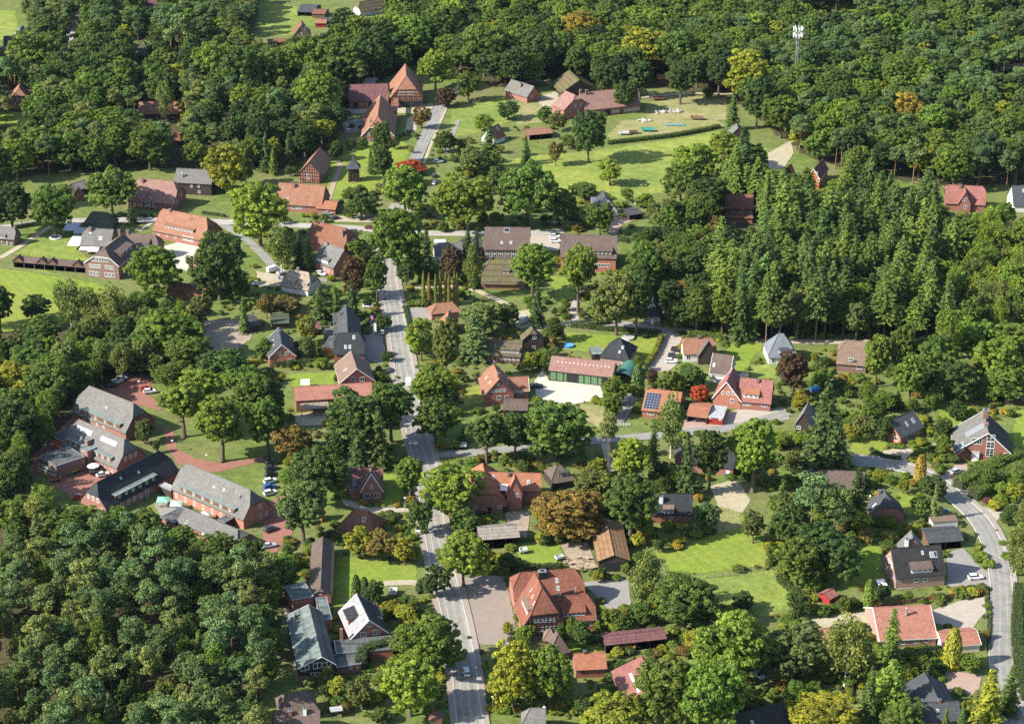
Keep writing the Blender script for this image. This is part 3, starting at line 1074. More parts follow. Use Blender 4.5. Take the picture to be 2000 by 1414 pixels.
    def pipe(self, px, side=0, r=.18, h=1.5):
        x, d = self.on_slope(px, side)
        b = self.sp(x, max(d, .2), side)
        m = MB()
        m.tube(b - UP * .3, b + UP * h, r, n=8); m.tube(b + UP * (h + .02), b + UP * (h + .25), r * 1.5, r * .9, n=8)
        self.h.part(m, 'flue_pipe', M_METAL, self.roof)
        return self

    def sky(self, px, side=0, w=.8, l=1.2, mat=None, name='skylight', n=1, px2=None):
        for k in range(n):
            q = px if n == 1 else tuple(px[i] + (px2[i] - px[i]) * k / (n - 1) for i in (0, 1))
            x, d = self.on_slope(q, side)
            self.rect(x - w / 2, x + w / 2, d - l / 2 / math.sqrt(1 + self.tps[side] ** 2), d + l / 2 / math.sqrt(1 + self.tps[side] ** 2), side, name, mat)
        return self

    def rect(self, xa, xb, da, db, side, name, mat=None, frame=M_FRAME, dz=.07, th=.09):
        m = MB()
        a = [self.sp(xa, da, side, dz), self.sp(xb, da, side, dz), self.sp(xb, db, side, dz), self.sp(xa, db, side, dz)]
        if side: a = a[::-1]
        m.slab(a, th, 1)
        i = .07
        b = [self.sp(xa + i, da + i, side, dz + .012), self.sp(xb - i, da + i, side, dz + .012), self.sp(xb - i, db - i, side, dz + .012), self.sp(xa + i, db - i, side, dz + .012)]
        if side: b = b[::-1]
        m.slab(b, .03, 0)
        return self.h.part(m, name, [mat or M_GLASS, frame], self.roof)

    def panels(self, pa, pb, nx, nz, side=0, mat=None, frame=M_METAL, gap=.06, name='solar_panel'):
        """array of panels filling the roof between two opposite corners given as photo pixels"""
        xa, da = self.on_slope(pa, side); xb, db = self.on_slope(pb, side)
        xa, xb = min(xa, xb), max(xa, xb); da, db = min(da, db), max(da, db)
        for i in range(nx):
            for j in range(nz):
                self.rect(xa + (xb - xa) * i / nx + gap / 2, xa + (xb - xa) * (i + 1) / nx - gap / 2,
                          da + (db - da) * j / nz + gap / 2, da + (db - da) * (j + 1) / nz - gap / 2, side, name, mat or M_PANEL, frame, .14)
        return self

    def dormer(self, pa, pb, hf=1.4, side=0, q=14, kind='shed', roof=None, cheek='woodgrey', nwin=3, ww=.9, wh=1.0, nx=2, face=None, over=.3):
        """dormer whose window face stands on the roof between photo pixels pa and pb"""
        xa, da = self.on_slope(pa, side); xb, db = self.on_slope(pb, side)
        xa, xb = min(xa, xb), max(xa, xb)
        d = max(.15, (da + db) / 2)
        sl = lambda x, dd, zz: self.w(x, dd if side == 0 else self.W - dd, zz)
        tp = self.tps[side]
        Hs = self.W * (self.rf if side == 0 else 1 - self.rf)
        zb = self.he + d * tp
        zt = zb + hf
        flip = (lambda L: L) if side == 0 else (lambda L: L[::-1])
        m = MB()
        rm = RO[roof] if roof else self.roofmat
        xm = (xa + xb) / 2
        if kind == 'shed':
            tq = math.tan(math.radians(q))
            d2 = min(d + hf / max(.15, tp - tq), Hs - .02)
            z2 = zt + (d2 - d) * tq
            m.planar(flip([sl(xa, d, zb - .2), sl(xb, d, zb - .2), sl(xb, d, zt), sl(xa, d, zt)]))
            m.planar(flip([sl(xb, d, zb - .2), sl(xb, d2, self.he + d2 * tp - .1), sl(xb, d2, z2), sl(xb, d, zt)]))
            m.planar(flip([sl(xa, d2, self.he + d2 * tp - .1), sl(xa, d, zb - .2), sl(xa, d, zt), sl(xa, d2, z2)]))
            o = self.h.part(m, 'dormer', WA[cheek])
            r = MB()
            r.slab(flip([sl(xa - over, d - over, zt + .12 - over * tq), sl(xb + over, d - over, zt + .12 - over * tq), sl(xb + over, d2 + .1, z2 + .12), sl(xa - over, d2 + .1, z2 + .12)]), .16)
        else:
            half = (xb - xa) / 2
            tq = math.tan(math.radians(q))
            zr = zt + half * tq
            d2 = min(d + (zt - zb) / tp, Hs)
            dr = min(d + (zr - zb) / tp, Hs)
            m.planar(flip([sl(xa, d, zb - .2), sl(xb, d, zb - .2), sl(xb, d, zt), sl(xm, d, zr - .1), sl(xa, d, zt)]))
            m.planar(flip([sl(xb, d, zb - .2), sl(xb, d2, zt), sl(xb, d, zt)]))
            m.planar(flip([sl(xa, d2, zt), sl(xa, d, zb - .2), sl(xa, d, zt)]))
            o = self.h.part(m, 'dormer', WA[cheek])
            r = MB()
            e = over * tq
            r.slab(flip([sl(xa - over, d - over, zt - e + .08), sl(xm, d - over, zr + .08), sl(xm, dr + .05, zr + .08), sl(xa - over, d2 - over * 0 + .05, zt - e + .08)]), .15)
            r.slab(flip([sl(xm, d - over, zr + .08), sl(xb + over, d - over, zt - e + .08), sl(xb + over, d2 + .05, zt - e + .08), sl(xm, dr + .05, zr + .08)]), .15)
        self.h.part(r, 'dormer_roof', [rm], o)
        wm = win_mesh(ww, wh, nx, 1)[2]
        rz = math.atan2(self.ex.y, self.ex.x) + (0 if side == 0 else math.pi)
        for k in range(nwin):
            x = xa + (xb - xa) * (k + .5) / nwin
            p = sl(x, d, zb + hf * .5 + (.1 if kind != 'shed' else 0)) - self.h.base
            add('window', wm, o, p, rz)
        return self

ZC = {(c, r): Zm(c * 500, (0, 350, 700, 1054)[r]) for c in range(4) for r in range(4)}
# ------------------------------------------------------------------ the buildings of the village
RO['maroon'] = tiles('tile_maroon', (.17, .075, .06), (.24, .115, .095), row=.4)
RO['rose'] = tiles('tile_rose', (.29, .115, .092), (.36, .165, .135), moss=(.24, .1, .08), moss_amt=.3)
I = lambda x, y: (x, y)

# ---- far top edge
z = ZC[0, 0]
h = House('farmhouse', 'brick house at the far left edge', 'red-roofed brick house with half-hipped gable beside a small lawn at the wood edge', z(150, 840))
b = h.G(z(52, 792), z(252, 782), z(155, 690), z(165, 640), 3.2, 'red', 'brick', hip0=.5)
b.win('x0', z(135, 762), z(165, 760), 2); b.win('x0', z(115, 808)); b.win('x0', z(170, 802), z(205, 800), 2)
h = House('barn', 'long tiled barn in the wood', 'long low barn with weathered red tiles half hidden among oaks', z(1220, 930), 'barn')
b = h.E(z(1058, 880), z(1390, 878), z(1200, 782), 3.0, 40, 'red', 'wood')
h = House('thatched_hut', 'mossy cone hut', 'small hut with mossy pointed thatch standing alone in dark trees', z(1080, 440), 'hut')
h.E(z(1012, 428), z(1150, 432), z(1070, 312), 2.4, 50, 'mossy', 'wood', hip0=0, hip1=0)
h = House('slate_house', 'dark slate house at the far left corner', 'dark slate house with a steep pale-edged roof by the far fields', z(110, 400))
h.E(z(25, 380), z(192, 375), z(110, 277), 3.0, 45, 'slate', 'white')
h.G(z(95, 285), z(200, 285), z(165, 240), z(182, 195), 3.0, 'blue', 'white')
h = House('far_house', 'pink-roofed house on the top edge', 'house with pinkish metal roof behind a clipped hedge, two white cars outside', z(1150, 60))
b = h.E(z(1090, 38), z(1215, 36), z(1150, -30), 3.0, 35, 'wine', 'white')
h.G(z(1295, 52), z(1412, 35), z(1345, 8), z(1350, -20), 2.6, 'wine', 'white')
h = House('garden_shed', 'red shed at the far left edge', 'little red shed in the shade beside the far brick house', z(75, 670), 'shed')
h.E(z(55, 655), z(95, 650), z(75, 605), 2.2, 35, 'rust', 'woodbrown')
h = House('garden_shed', 'flat shed by the clearing', 'low shed with grassy brown roof beside a small sandy clearing in the wood', z(1730, 960), 'shed')
h.E(z(1690, 925), z(1775, 920), z(1730, 868), 2.5, 18, 'tan', 'woodgrey')
h = House('garden_shed', 'red shed behind the dark conifers', 'red tiled shed glimpsed between oaks above the dark timber house', z(1385, 1090), 'shed')
h.E(z(1335, 1085), z(1425, 1080), z(1380, 1015), 2.5, 35, 'rust', 'woodbrown')

z = ZC[1, 0]
h = House('stable', 'stable on the far paddock', 'dark open stable at the far edge of the pale paddock', z(380, 100), 'stable')
h.E(z(312, 92), z(445, 98), z(380, 40), 2.8, 12, 'slate', 'wood', open_front=True)
h.E(z(425, 108), z(528, 112), z(470, 72), 2.6, 12, 'rust', 'woodbrown')
h = House('timbered_house', 'white-windowed timbered house by the paddock', 'narrow half-timbered house with tall white windows below the far paddock', z(360, 320))
b = h.G(z(285, 282), z(425, 270), z(378, 190), z(398, 150), 4.5, 'rust', 'brown')
b.win('x0', z(350, 215), z(380, 215), 2, 1.3, 1.8); b.win('x0', z(318, 268), z(350, 262), 2, 1.3, 1.5)
h.E(z(88, 330), z(235, 325), z(160, 300), 2.2, 20, 'rust', 'woodbrown')
h = House('garden_shed', 'red sheds by the paddock', 'pair of joined low sheds, one red roof and one pale, below the stable', z(520, 190), 'shed')
h.E(z(450, 182), z(540, 182), z(500, 152), 2.4, 14, 'bright', 'woodred')
h.flat(z(520, 170), z(610, 160), z(530, 140), 2.5, 'slate', 'wood')
h = House('thatched_house', 'dark thatched house on the top edge', 'dark thatched house showing a long ridge at the top edge of the picture', z(900, 110))
b = h.E(z(800, 95), z(1005, 62), z(880, 2), 3.0, 46, 'thatch', 'white', hip0=.4)
b.win('y0', z(910, 72), z(950, 68), 2)
h = House('farm_barn', 'wine-red farm barn', 'long brick barn with dark wine-red sheet roof and open stable doors', z(860, 820), 'barn')
b = h.E(z(712, 785), z(1020, 776), z(880, 646), 3.6, 36, 'wine', 'orange', hip0=.85)
for x in (768, 878): b.door('y0', z(x, 800), 2.2, 3.0, M_DARK)  # open stable bays: the shade inside is painted as near-black panels
b.door('y0', z(845, 800), 2.4, 3.0, plain('door_ochre', (.4, .2, .06)))
b.win('y0', z(812, 795)); b.win('y0', z(950, 790), None, 1, 1.2, 1.1)
b.beams('y0', .3, 3.3, 10, 1, False)
h.flat(z(818, 642), z(912, 645), z(835, 598), 4.2, 'white', 'wood')
h = House('great_barn', 'great half-timbered barn', 'great barn with towering red tiled roof, timbered gable and open arcade below', z(1160, 800), 'barn')
b = h.G(z(1028, 757), z(1285, 750), z(1152, 600), z(1156, 488), 5.2, 'red', 'orange', hip0=.42)
b.win('x0', z(1103, 718), z(1132, 717), 2, 1.4, 1.5); b.win('x0', z(1170, 718), z(1197, 717), 2, 1.4, 1.5)
b.beams('x0', 4.2, 7.4, 12, 2)
for x in (1120, 1165, 1215, 1255): b.door('x0', z(x, 785), 3.0, 3.6, M_DARK)  # arcade openings, their inner shade put into flat dark panels
h = House('farmhouse', 'long brick farmhouse by the northern road', 'long brick farmhouse with red half-hipped roof running beside the straight grey road', z(960, 1060))
b = h.G(z(803, 1058), z(1066, 1040), z(916, 912), z(1066, 727), 3.0, 'red', 'brick', hip0=.5, verge='white')
b.win('x0', z(872, 1030), None, 1, 1.5, 1.4); b.win('x0', z(860, 1085), None, 1, 1.4, 1.3)
b.win('y0', z(1070, 1000), z(1170, 890), 6, 1.0, 1.3)
b.dormer(z(1100, 905), z(1180, 845), 1.6, 0, 18, nwin=3, cheek='brick')
b.dormer(z(850, 975), z(900, 905), 1.2, 1, 16, nwin=2)
h = House('timbered_church', 'half-timbered church', 'small half-timbered church with orange brick panels and red roof', z(420, 1390), 'church')
b = h.G(z(328, 1325), z(494, 1333), z(393, 1243), z(482, 1131), 5.0, 'red', 'orange')
b.win('x0', z(403, 1352), None, 1, 1.6, 3.2, 3, 4)
b.beams('x0', .2, 5.0, 8, 3); b.beams('x0', 5.1, 10.5, 8, 4, False)
b.win('y0', z(515, 1320), z(552, 1275), 4, 1.2, 2.2, 2, 3); b.beams('y0', .3, 4.8, 6, 2, False)
h = House('garden_house', 'small red house by the copper bushes', 'small red-roofed house with roof window, half hidden by a spruce', z(1870, 1090))
b = h.E(z(1832, 1078), z(1918, 1042), z(1862, 952), 2.5, 50, 'rust', 'white')
b.sky(z(1852, 985), 0, 1.4, 1.8, M_COLL)

z = ZC[2, 0]
h = House('brick_house', 'grey-roofed brick house by the farm lane', 'low brick house with grey tiled roof and chimney beside the sandy farm lane', z(60, 790))
b = h.E(z(-62, 697), z(114, 752), z(70, 634), 3.0, 44, 'grey', 'brick')
b.chimney(z(66, 668), 0, 1.2, 1.8); b.win('x1', z(150, 745), None, 1)
h = House('thatched_barn', 'mossy thatched barn', 'dark barn with mossy thatch and boarded gable behind the pink farm', z(540, 720), 'barn')
b = h.G(z(375, 720), z(658, 692), z(556, 616), z(489, 535), 2.6, 'thatch', 'wood', ov=.8)
h = House('farm_block', 'pink-roofed farm block', 'long brick farm block with weathered pink tiles and a taller gabled wing', z(700, 880), 'farmhouse')
b = h.E(z(560, 852), z(990, 805), z(800, 684), 3.8, 42, 'pink', 'brick', hip1=.55)
b.win('y0', z(775, 856), z(815, 853), 3, 1.0, 1.2); b.win('y0', z(868, 848), z(970, 836), 6, 1.0, 1.2)
b.door('y0', z(840, 858), 1.6, 2.4); b.door('y0', z(735, 868), 3, 3, M_DARK)
b.chimney(z(572, 722), 0, 1.1, 2.0); b.chimney(z(525, 712), 0, 1.1, 1.6)
b = h.G(z(417, 860), z(582, 800), z(500, 738), z(446, 690), 5.0, 'pink', 'brick', hip0=.7)
b.win('x0', z(487, 815), z(530, 810), 2, 1.1, 1.3); b.win('x0', z(507, 858), None, 1, 1.2, 1.6); b.win('x0', z(545, 850), None, 1, 1.2, 1.6)
h = House('carport', 'red carport in the meadow garden', 'open red-roofed carport on a pale slab beside the meadow', z(220, 1070), 'carport')
h.E(z(130, 1040), z(316, 1022), z(215, 990), 2.7, 12, 'red', 'woodbrown', open_front=True)
h = House('garden_shed', 'bright red shed under the oaks', 'bright red-roofed shed under the oaks behind the farm', z(1170, 645), 'shed')
h.E(z(1118, 612), z(1228, 608), z(1170, 574), 2.6, 25, 'bright', 'woodbrown')
h.E(z(1035, 580), z(1092, 570), z(1065, 545), 2.6, 25, 'rust', 'woodbrown')
h = House('garden_shed', 'mint-green shed', 'tiny shed with mint-green roof beside the bright red one', z(1262, 670), 'shed')
h.E(z(1230, 648), z(1293, 648), z(1262, 627), 2.2, 10, 'greentin', 'wood')
h = House('thatched_hut', 'grey thatched hut at the wood edge', 'steep grey thatched hut at the edge of the dark wood, right of the meadow', z(1735, 1050), 'hut')
h.G(z(1676, 1045), z(1792, 1036), z(1742, 985), z(1757, 938), .8, 'grey', 'wood', hip1=.4)
h = House('garden_shed', 'wooden hut on the meadow', 'small wooden hut with white door standing under trees on the meadow edge', z(1240, 1390), 'shed')
b = h.G(z(1207, 1348), z(1265, 1345), z(1238, 1318), z(1260, 1305), 2.2, 'dark', 'woodgrey')
b.door('x0', z(1235, 1370), 1.0, 1.9, M_WHITE)
z = ZC[3, 0]
h = House('timber_house', 'orange timber house in the wood', 'orange boarded house with dark wine roof deep in the right-hand wood', z(350, 1420))
b = h.G(z(278, 1383), z(414, 1362), z(372, 1297), z(575, 1238), 4.6, 'wine', 'woodorange', mixd=.6, verge='white')
b.win('x0', z(372, 1325), None, 1, 1.2, .6); b.win('x0', z(315, 1400), None, 1, 2.2, 2); b.win('x0', z(385, 1385), None, 1, 1.2, 1.4)
h = House('garden_shed', 'red hut by the forest yard', 'little red-roofed hut beside the sandy forest yard', z(150, 1345), 'shed')
h.G(z(120, 1322), z(186, 1336), z(165, 1270), z(180, 1262), 2.0, 'red', 'woodbrown')

# ---- upper left: inn and hotel
z = ZC[0, 1]
h = House('timbered_house', 'timbered house on the left edge', 'half-timbered house with grey thatch-like roof cut by the left edge', z(40, 520))
b = h.E(z(-80, 450), z(108, 468), z(0, 362), 2.8, 50, 'grey', 'brown', hip1=.6)
b.win('y0', z(20, 492), z(80, 497), 3); b.beams('y0', .2, 2.6, 8, 1); b.dormer(z(-5, 450), z(40, 452), 1.0, 0, 20, nwin=2)
h = House('garden_shed', 'brick-red shed by the village lane', 'small brick-red shed standing behind the big oak on the lane', z(600, 170), 'shed')
h.G(z(556, 138), z(642, 128), z(612, 78), z(640, 60), 2.4, 'rust', 'woodbrown')
h.E(z(590, 90), z(692, 60), z(640, 10), 2.6, 30, 'grey', 'wood')
h = House('long_farmhouse', 'long pink-tiled farmhouse', 'long brick farmhouse with pinkish tiles and a row of white windows, above the street', z(1180, 220), 'farmhouse')
b = h.E(z(975, 166), z(1337, 196), z(1150, 2), 3.2, 47, 'pink', 'brick', hip1=.55, hip0=.6)
b.win('y0', z(1045, 187), z(1180, 202), 5, 1.3, 1.6, 2, 2); b.beams('y0', .3, 2.9, 12, 1, False)
b.dormer(z(985, 138), z(1120, 146), 1.5, 0, 20, nwin=4, cheek='brick', ww=1.2); b.chimney(z(1095, 25), 0, 1.0, 1.6)
b.win('x1', z(1358, 172), None, 1); b.win('x1', z(1392, 120), None, 1)
h = House('timber_house', 'black-boarded house', 'black-boarded two-storey house with pale grey roof behind the pink-tiled farmhouse', I(375, 380))
b = h.E(I(338, 357), I(413, 361), I(385, 331), 5.4, 36, 'grey', 'wood', hip1=.4)
b.win('y0', I(374, 364), I(388, 364), 2, 1.0, 1.2); b.win('y0', I(389, 375), None, 1)
b.pipe(I(357, 346), 0, .4, 1.8)
h = House('thatched_barn', 'dark mossy thatched barn', 'low barn wholly covered by dark mossy thatch beside the street', z(740, 380), 'barn')
h.E(z(626, 372), z(865, 380), z(740, 250), 1.3, 47, 'mossy', 'wood', hip0=.15, hip1=.15)
h = House('hotel_house', 'red-roofed guest house', 'brick guest house with sweeping red roof and one long window dormer', z(1400, 470), 'hotel')
b = h.E(z(1163, 395), z(1552, 476), z(1420, 262), 3.2, 45, 'red', 'brick', hip1=.55, hip0=.85)
b.dormer(z(1262, 372), z(1482, 418), 1.3, 0, 12, nwin=9, ww=1.1, wh=.8)
b.win('y0', z(1215, 418), z(1345, 445), 3); b.win('y0', z(1410, 450), z(1475, 465), 5, 1.1, 2.0)
b.win('x1', z(1580, 470), z(1630, 420), 2); b.win('x1', z(1590, 405), None, 1)
b.chimney(z(1305, 250), 0, .9, 1.2); b.pipe(z(1460, 315), 0, .15, 1.2)
y = Zm(20, 400, 6.667)
h = House('timbered_inn', 'brown timbered inn', 'tall brown inn with balconied half-hipped gable facing the green paddock', y(1190, 940), 'inn')
b = h.G(y(958, 757), y(1418, 806), y(1190, 598), y(1474, 373), 6.0, 'brown', 'brown', hip0=.55, asym=True, verge='white')
b.win('x0', y(1085, 712), y(1255, 722), 5, 1.5, 1.5); b.win('x0', y(1045, 795), y(1165, 805), 4, 1.1, 1.5); b.win('x0', y(1250, 810), y(1330, 825), 3, 1.1, 1.5)
b.win('x0', y(1050, 890), y(1140, 900), 3, 1.3, 1.8); b.win('x0', y(1250, 910), y(1340, 920), 3, 1.3, 1.8)
b.dormer(y(1440, 690), y(1600, 572), 1.7, 0, 16, nwin=3, cheek='woodbrown', roof='brown', ww=1.4)
b = h.E(y(905, 528), y(1300, 552), y(1150, 312), 3.2, 44, 'grey', 'brown', hip0=.7)
b.sky(y(1175, 437), 0, 1.5, 1.6, M_COLL); b.chimney(y(1045, 345), 0, .9, 1.8); b.chimney(y(1420, 368), 0, .9, 1.5); b.sky(y(1045, 365), 0, .8, .9, M_COLL)
b = h.E(y(1480, 575), y(1905, 608), y(1700, 382), 4.2, 46, 'brown', 'brown', hip1=.5)
b.dormer(y(1640, 575), y(1795, 588), 2.2, 0, 22, nwin=4, cheek='white', ww=1.1, wh=1.8); b.chimney(y(1530, 372), 0, 1.2, 1.2)
h = House('arcade', 'long brown arcade', 'long low brown-tiled arcade with small gablets between lawn and paddock', y(500, 830), 'arcade')
b = h.E(y(22, 742), y(985, 822), y(550, 703), 2.5, 27, 'brown', 'brown', open_front=True)
for x, yy in ((35, 742), (345, 762), (480, 775), (810, 800)):
    b.dormer(y(x, yy), y(x + 125, yy + 10), .5, 0, 42, kind='gable', nwin=0, cheek='woodbrown')
z = ZC[0, 1]
h = House('red_shed', 'red barn roof below the courtyard', 'low red-roofed shed in tree shade below the pale courtyard', z(1420, 900), 'shed')
h.E(z(1272, 848), z(1548, 905), z(1420, 800), 2.6, 30, 'rust', 'woodbrown')
h = House('red_pavilion', 'small red pavilion on the courtyard', 'small red-roofed pavilion at the edge of the pale gravel courtyard', z(1490, 680), 'pavilion')
h.E(z(1443, 662), z(1535, 682), z(1490, 628), 2.4, 28, 'red', 'woodbrown'); h.flat(z(1508, 605), z(1580, 592), z(1515, 583), 2.4, 'brown', 'woodbrown')

z = ZC[1, 1]
h = House('brick_house', 'orange-red house above the street', 'orange-red tiled house with low annex, one chimney, above the street bend', z(330, 240))
b = h.E(z(143, 192), z(503, 216), z(330, 37), 3.0, 45, 'red', 'brick')
b.win('y0', z(283, 218), z(340, 222), 4, 1.2, 1.3); b.chimney(z(293, 62), 0, 1.1, 1.6); b.sky(z(245, 140), 0, .8, 1.2)
b = h.E(z(455, 226), z(610, 237), z(530, 166), 2.6, 30, 'bright', 'brick')
h = House('red_house', 'old rust-red house at the crossing', 'old house with mottled rust-red roof and stout chimney at the crossing', z(600, 560))
b = h.E(z(372, 482), z(665, 548), z(560, 346), 2.8, 48, 'rust', 'brick', hip1=.5)
b.chimney(z(662, 432), 0, 1.4, 2.2); b.chimney(z(520, 335), 0, .9, 1.0); b.win('x1', z(705, 495), z(745, 470), 2)
h = House('grey_house', 'grey house joined to the rust-red one', 'grey-tiled house with white-framed dormer built against the rust-red one', z(540, 720))
b = h.E(z(430, 628), z(592, 688), z(565, 498), 4.2, 45, 'grey', 'brick')
b.dormer(z(465, 622), z(552, 652), 1.4, 0, 16, nwin=4, cheek='white'); b.win('y0', z(500, 680), z(555, 700), 3); b.win('x1', z(640, 610), None, 1)
b.chimney(z(548, 505), 0, .9, 1.0)
h = House('straw_house', 'straw-thatched cottage', 'cottage with pale straw thatch and two eyebrow dormers', z(300, 860), 'cottage')
b = h.E(z(185, 815), z(398, 858), z(370, 710), 2.5, 47, 'straw', 'white', hip0=.5, hip1=.4)
b.dormer(z(240, 792), z(300, 806), 1.1, 0, 22, nwin=3, cheek='woodbrown', ww=.8, wh=.7); b.dormer(z(335, 812), z(392, 828), 1.1, 0, 22, nwin=3, cheek='woodbrown', ww=.8, wh=.7)
b.chimney(z(325, 700), 0, 1.0, 1.2)
h = House('steep_house', 'steep dark house with skylights', 'big steep dark-tiled house with roof terrace beside the main road', z(700, 1380))
b = h.G(z(600, 1292), z(815, 1288), z(705, 1172), z(668, 957), 4.4, 'slate', 'brick')
b.dormer(z(575, 1150), z(572, 1085), 1.3, 1, 20, nwin=2); b.dormer(z(590, 1225), z(585, 1180), 1.2, 1, 20, nwin=2); b.chimney(z(652, 1050), 1, .9, 1.6)
b = h.E(z(593, 1346), z(835, 1342), z(700, 1178), 4.4, 50, 'dark', 'brick', hip0=.5, hip1=.5)
b.sky(z(750, 1213), 0, 1.0, 1.4, M_COLL); b.sky(z(687, 1287), 0, .9, 1.4, M_COLL); b.sky(z(720, 1287), 0, .9, 1.4, M_COLL)
b = h.flat(z(515, 1185), z(592, 1188), z(520, 1145), 3.0, 'slate', 'woodgrey')
b = h.flat(z(515, 1290), z(592, 1295), z(520, 1200), 3.0, 'felt', 'orange')
h = House('gable_house', 'pointed slate house with red gable', 'pointed slate-roofed house with orange-red brick gable behind a hedge', z(200, 1410))
b = h.G(z(93, 1374), z(310, 1357), z(203, 1268), z(193, 1135), 4.0, 'slate', 'orange', verge='white')
b.win('x0', z(180, 1338), z(238, 1336), 2, 1.3, 1.2); b.win('x0', z(258, 1388), None, 1, 1.3, 1.2)
b.sky(z(270, 1235), 0, .9, 1.2, n=2, px2=z(278, 1272)); b.sky(z(127, 1240), 1, .9, 1.2, M_COLL, n=2, px2=z(130, 1278)); b.chimney(z(195, 1170), 1, .8, 1.0)
h = House('carport', 'pink-topped carport by the terrace', 'small pinkish flat-roofed carport beside the steep dark house', z(470, 1180), 'carport')
h.E(z(438, 1157), z(505, 1152), z(470, 1112), 2.5, 8, 'wine', 'wood', open_front=True)
h = House('garden_shed', 'mossy flat shed', 'wide shed with mossy yellow-green roof behind a hedge', z(190, 1130), 'shed')
h.E(z(112, 1110), z(256, 1104), z(185, 1048), 2.6, 12, 'mossy', 'wood')
h = House('garden_shed', 'slate shed by the riding ground', 'slate-grey shed at the corner of the bare brown riding ground', z(0, 1150), 'shed')
h.E(z(-62, 1135), z(40, 1118), z(-10, 1055), 2.6, 12, 'slate', 'wood')
h = House('hip_house', 'red hipped house by the road', 'red-roofed bungalow with pyramid roof and lower wing set back from the main road', z(1470, 1150))
b = h.E(z(1345, 1038), z(1575, 1018), z(1455, 946), 2.8, 38, 'red', 'brick', hip0=.05, hip1=.05)
b = h.G(z(1395, 1150), z(1545, 1145), z(1480, 1080), z(1510, 1010), 2.8, 'red', 'brick'); b.chimney(z(1490, 1020), 0, .7, .8)
h = House('grey_house', 'grey house behind the copper tree', 'grey-roofed house with bluish side wing half hidden by a dark copper tree', z(1470, 610))
b = h.E(z(1368, 582), z(1592, 572), z(1480, 486), 3.0, 42, 'grey', 'white'); h.E(z(1590, 545), z(1745, 532), z(1650, 455), 3.2, 42, 'slate', 'white')
h = House('apartment_house', 'brown-roofed hotel with balconies', 'three-storey brick hotel with brown roof and long dark balconies', I(990, 505), 'hotel')
b = h.E(I(945, 488), I(1035, 489), I(990, 444), 6.0, 40, 'brown', 'brown')
b.sky(I(990, 450), 0, 2.4, 2.0); b.sky(I(980, 474), 0, .9, 1.2, M_COLL); b.sky(I(998, 474), 0, .9, 1.2, M_COLL)
b.win('y0', I(953, 493), I(1028, 494), 7, 1.8, 1.4); b.win('y0', I(953, 500), I(1028, 501), 7, 1.6, 1.8)
h = House('thatched_house', 'golden mossy thatched house', 'long thatched house with golden moss on its low roof, below the brown hotel', z(1880, 830))
b = h.E(z(1725, 806), z(2062, 812), z(1880, 606), 2.3, 47, 'thatch', 'brick', hip0=.4, hip1=.4, ov=.8)
b.dormer(z(1890, 720), z(1945, 722), 1.1, 0, 24, nwin=2, cheek='woodbrown'); b.chimney(z(1800, 612), 0, 1.0, 1.0)
h = House('thatched_house', 'brown mossy house with white windows', 'brown mossy-roofed timbered house with rows of small white windows', z(1870, 1410))
b = h.E(z(1695, 1348), z(2032, 1368), z(1880, 1232), 2.8, 46, 'thatch', 'brown', hip0=.6)
b.dormer(z(1880, 1330), z(2020, 1338), 1.2, 0, 20, nwin=7, cheek='wood', ww=.9, wh=.8); b.win('y0', z(1910, 1372), z(2010, 1378), 5, 1.0, 1.2); b.beams('y0', .2, 2.6, 10, 1, False)
b.pipe(z(1835, 1300), 0, .15, 1.6)

z = ZC[2, 1]
h = House('dark_gable_house', 'dark boarded gable house', 'dark boarded gable house with one white attic window', z(165, 1320))
b = h.G(z(70, 1242), z(252, 1238), z(168, 1165), z(150, 1125), 4.2, 'thatch', 'wood', hip0=.65)
b.win('x0', z(172, 1215), None, 1, 1.4, 1.3); b.win('x0', z(170, 1290), None, 1, 1.3, 1.2)
h = House('apartment_house', 'brown-roofed flats', 'brick flats with brown roof and corner balcony behind an ash tree', z(600, 700), 'flats')
b = h.E(z(368, 602), z(802, 614), z(600, 430), 6.0, 36, 'brown', 'orange')
b.dormer(z(615, 580), z(768, 586), 1.7, 0, 12, nwin=5, cheek='wood', roof='brown'); b.win('y0', z(650, 660), z(735, 662), 4, 1.6, 1.3); b.win('y0', z(402, 640), None, 1, 1.3, 1.5)
h = House('slate_house', 'steep slate house by the meadow', 'steep slate-roofed house by the meadow with a low blue-grey wing', z(740, 290))
b = h.G(z(615, 262), z(818, 250), z(725, 130), z(708, 85), 2.2, 'slate', 'white'); h.E(z(604, 190), z(692, 190), z(650, 140), 3, 25, 'blue', 'white')
h = House('carport', 'slate carport at the brick drive', 'slate-roofed carport with a dark car under it on the brick drive', z(940, 290), 'carport')
h.E(z(900, 278), z(1005, 264), z(950, 232), 2.6, 8, 'slate', 'wood', open_front=True)
h = House('red_house', 'rust-red house among tall trees', 'rust-red roofed brick house hidden among tall trees left of the conifers', z(1740, 300))
b = h.E(z(1640, 228), z(1852, 232), z(1740, 116), 3.6, 45, 'rust', 'brick'); b.win('y0', z(1690, 255), z(1825, 262), 3, 1.3, 1.3); h.E(z(1640, 298), z(1850, 302), z(1740, 278), 2.6, 15, 'rust', 'brick')
h = House('dark_house', 'dark house with white door', 'dark-roofed bungalow with white door and shutters at the wood edge', z(1080, 1110))
b = h.G(z(1003, 1062), z(1150, 1064), z(1075, 962), z(1092, 898), 2.8, 'dark', 'pale', hip0=.15)
b.door('x0', z(1078, 1085), 1.2, 2.1, M_WHITE); b.win('x0', z(1045, 1078)); b.win('x0', z(1110, 1080))
h = House('hip_house', 'dark pyramid-roofed house', 'house with dark pyramid roof beside the trampoline lawn', z(790, 1400))
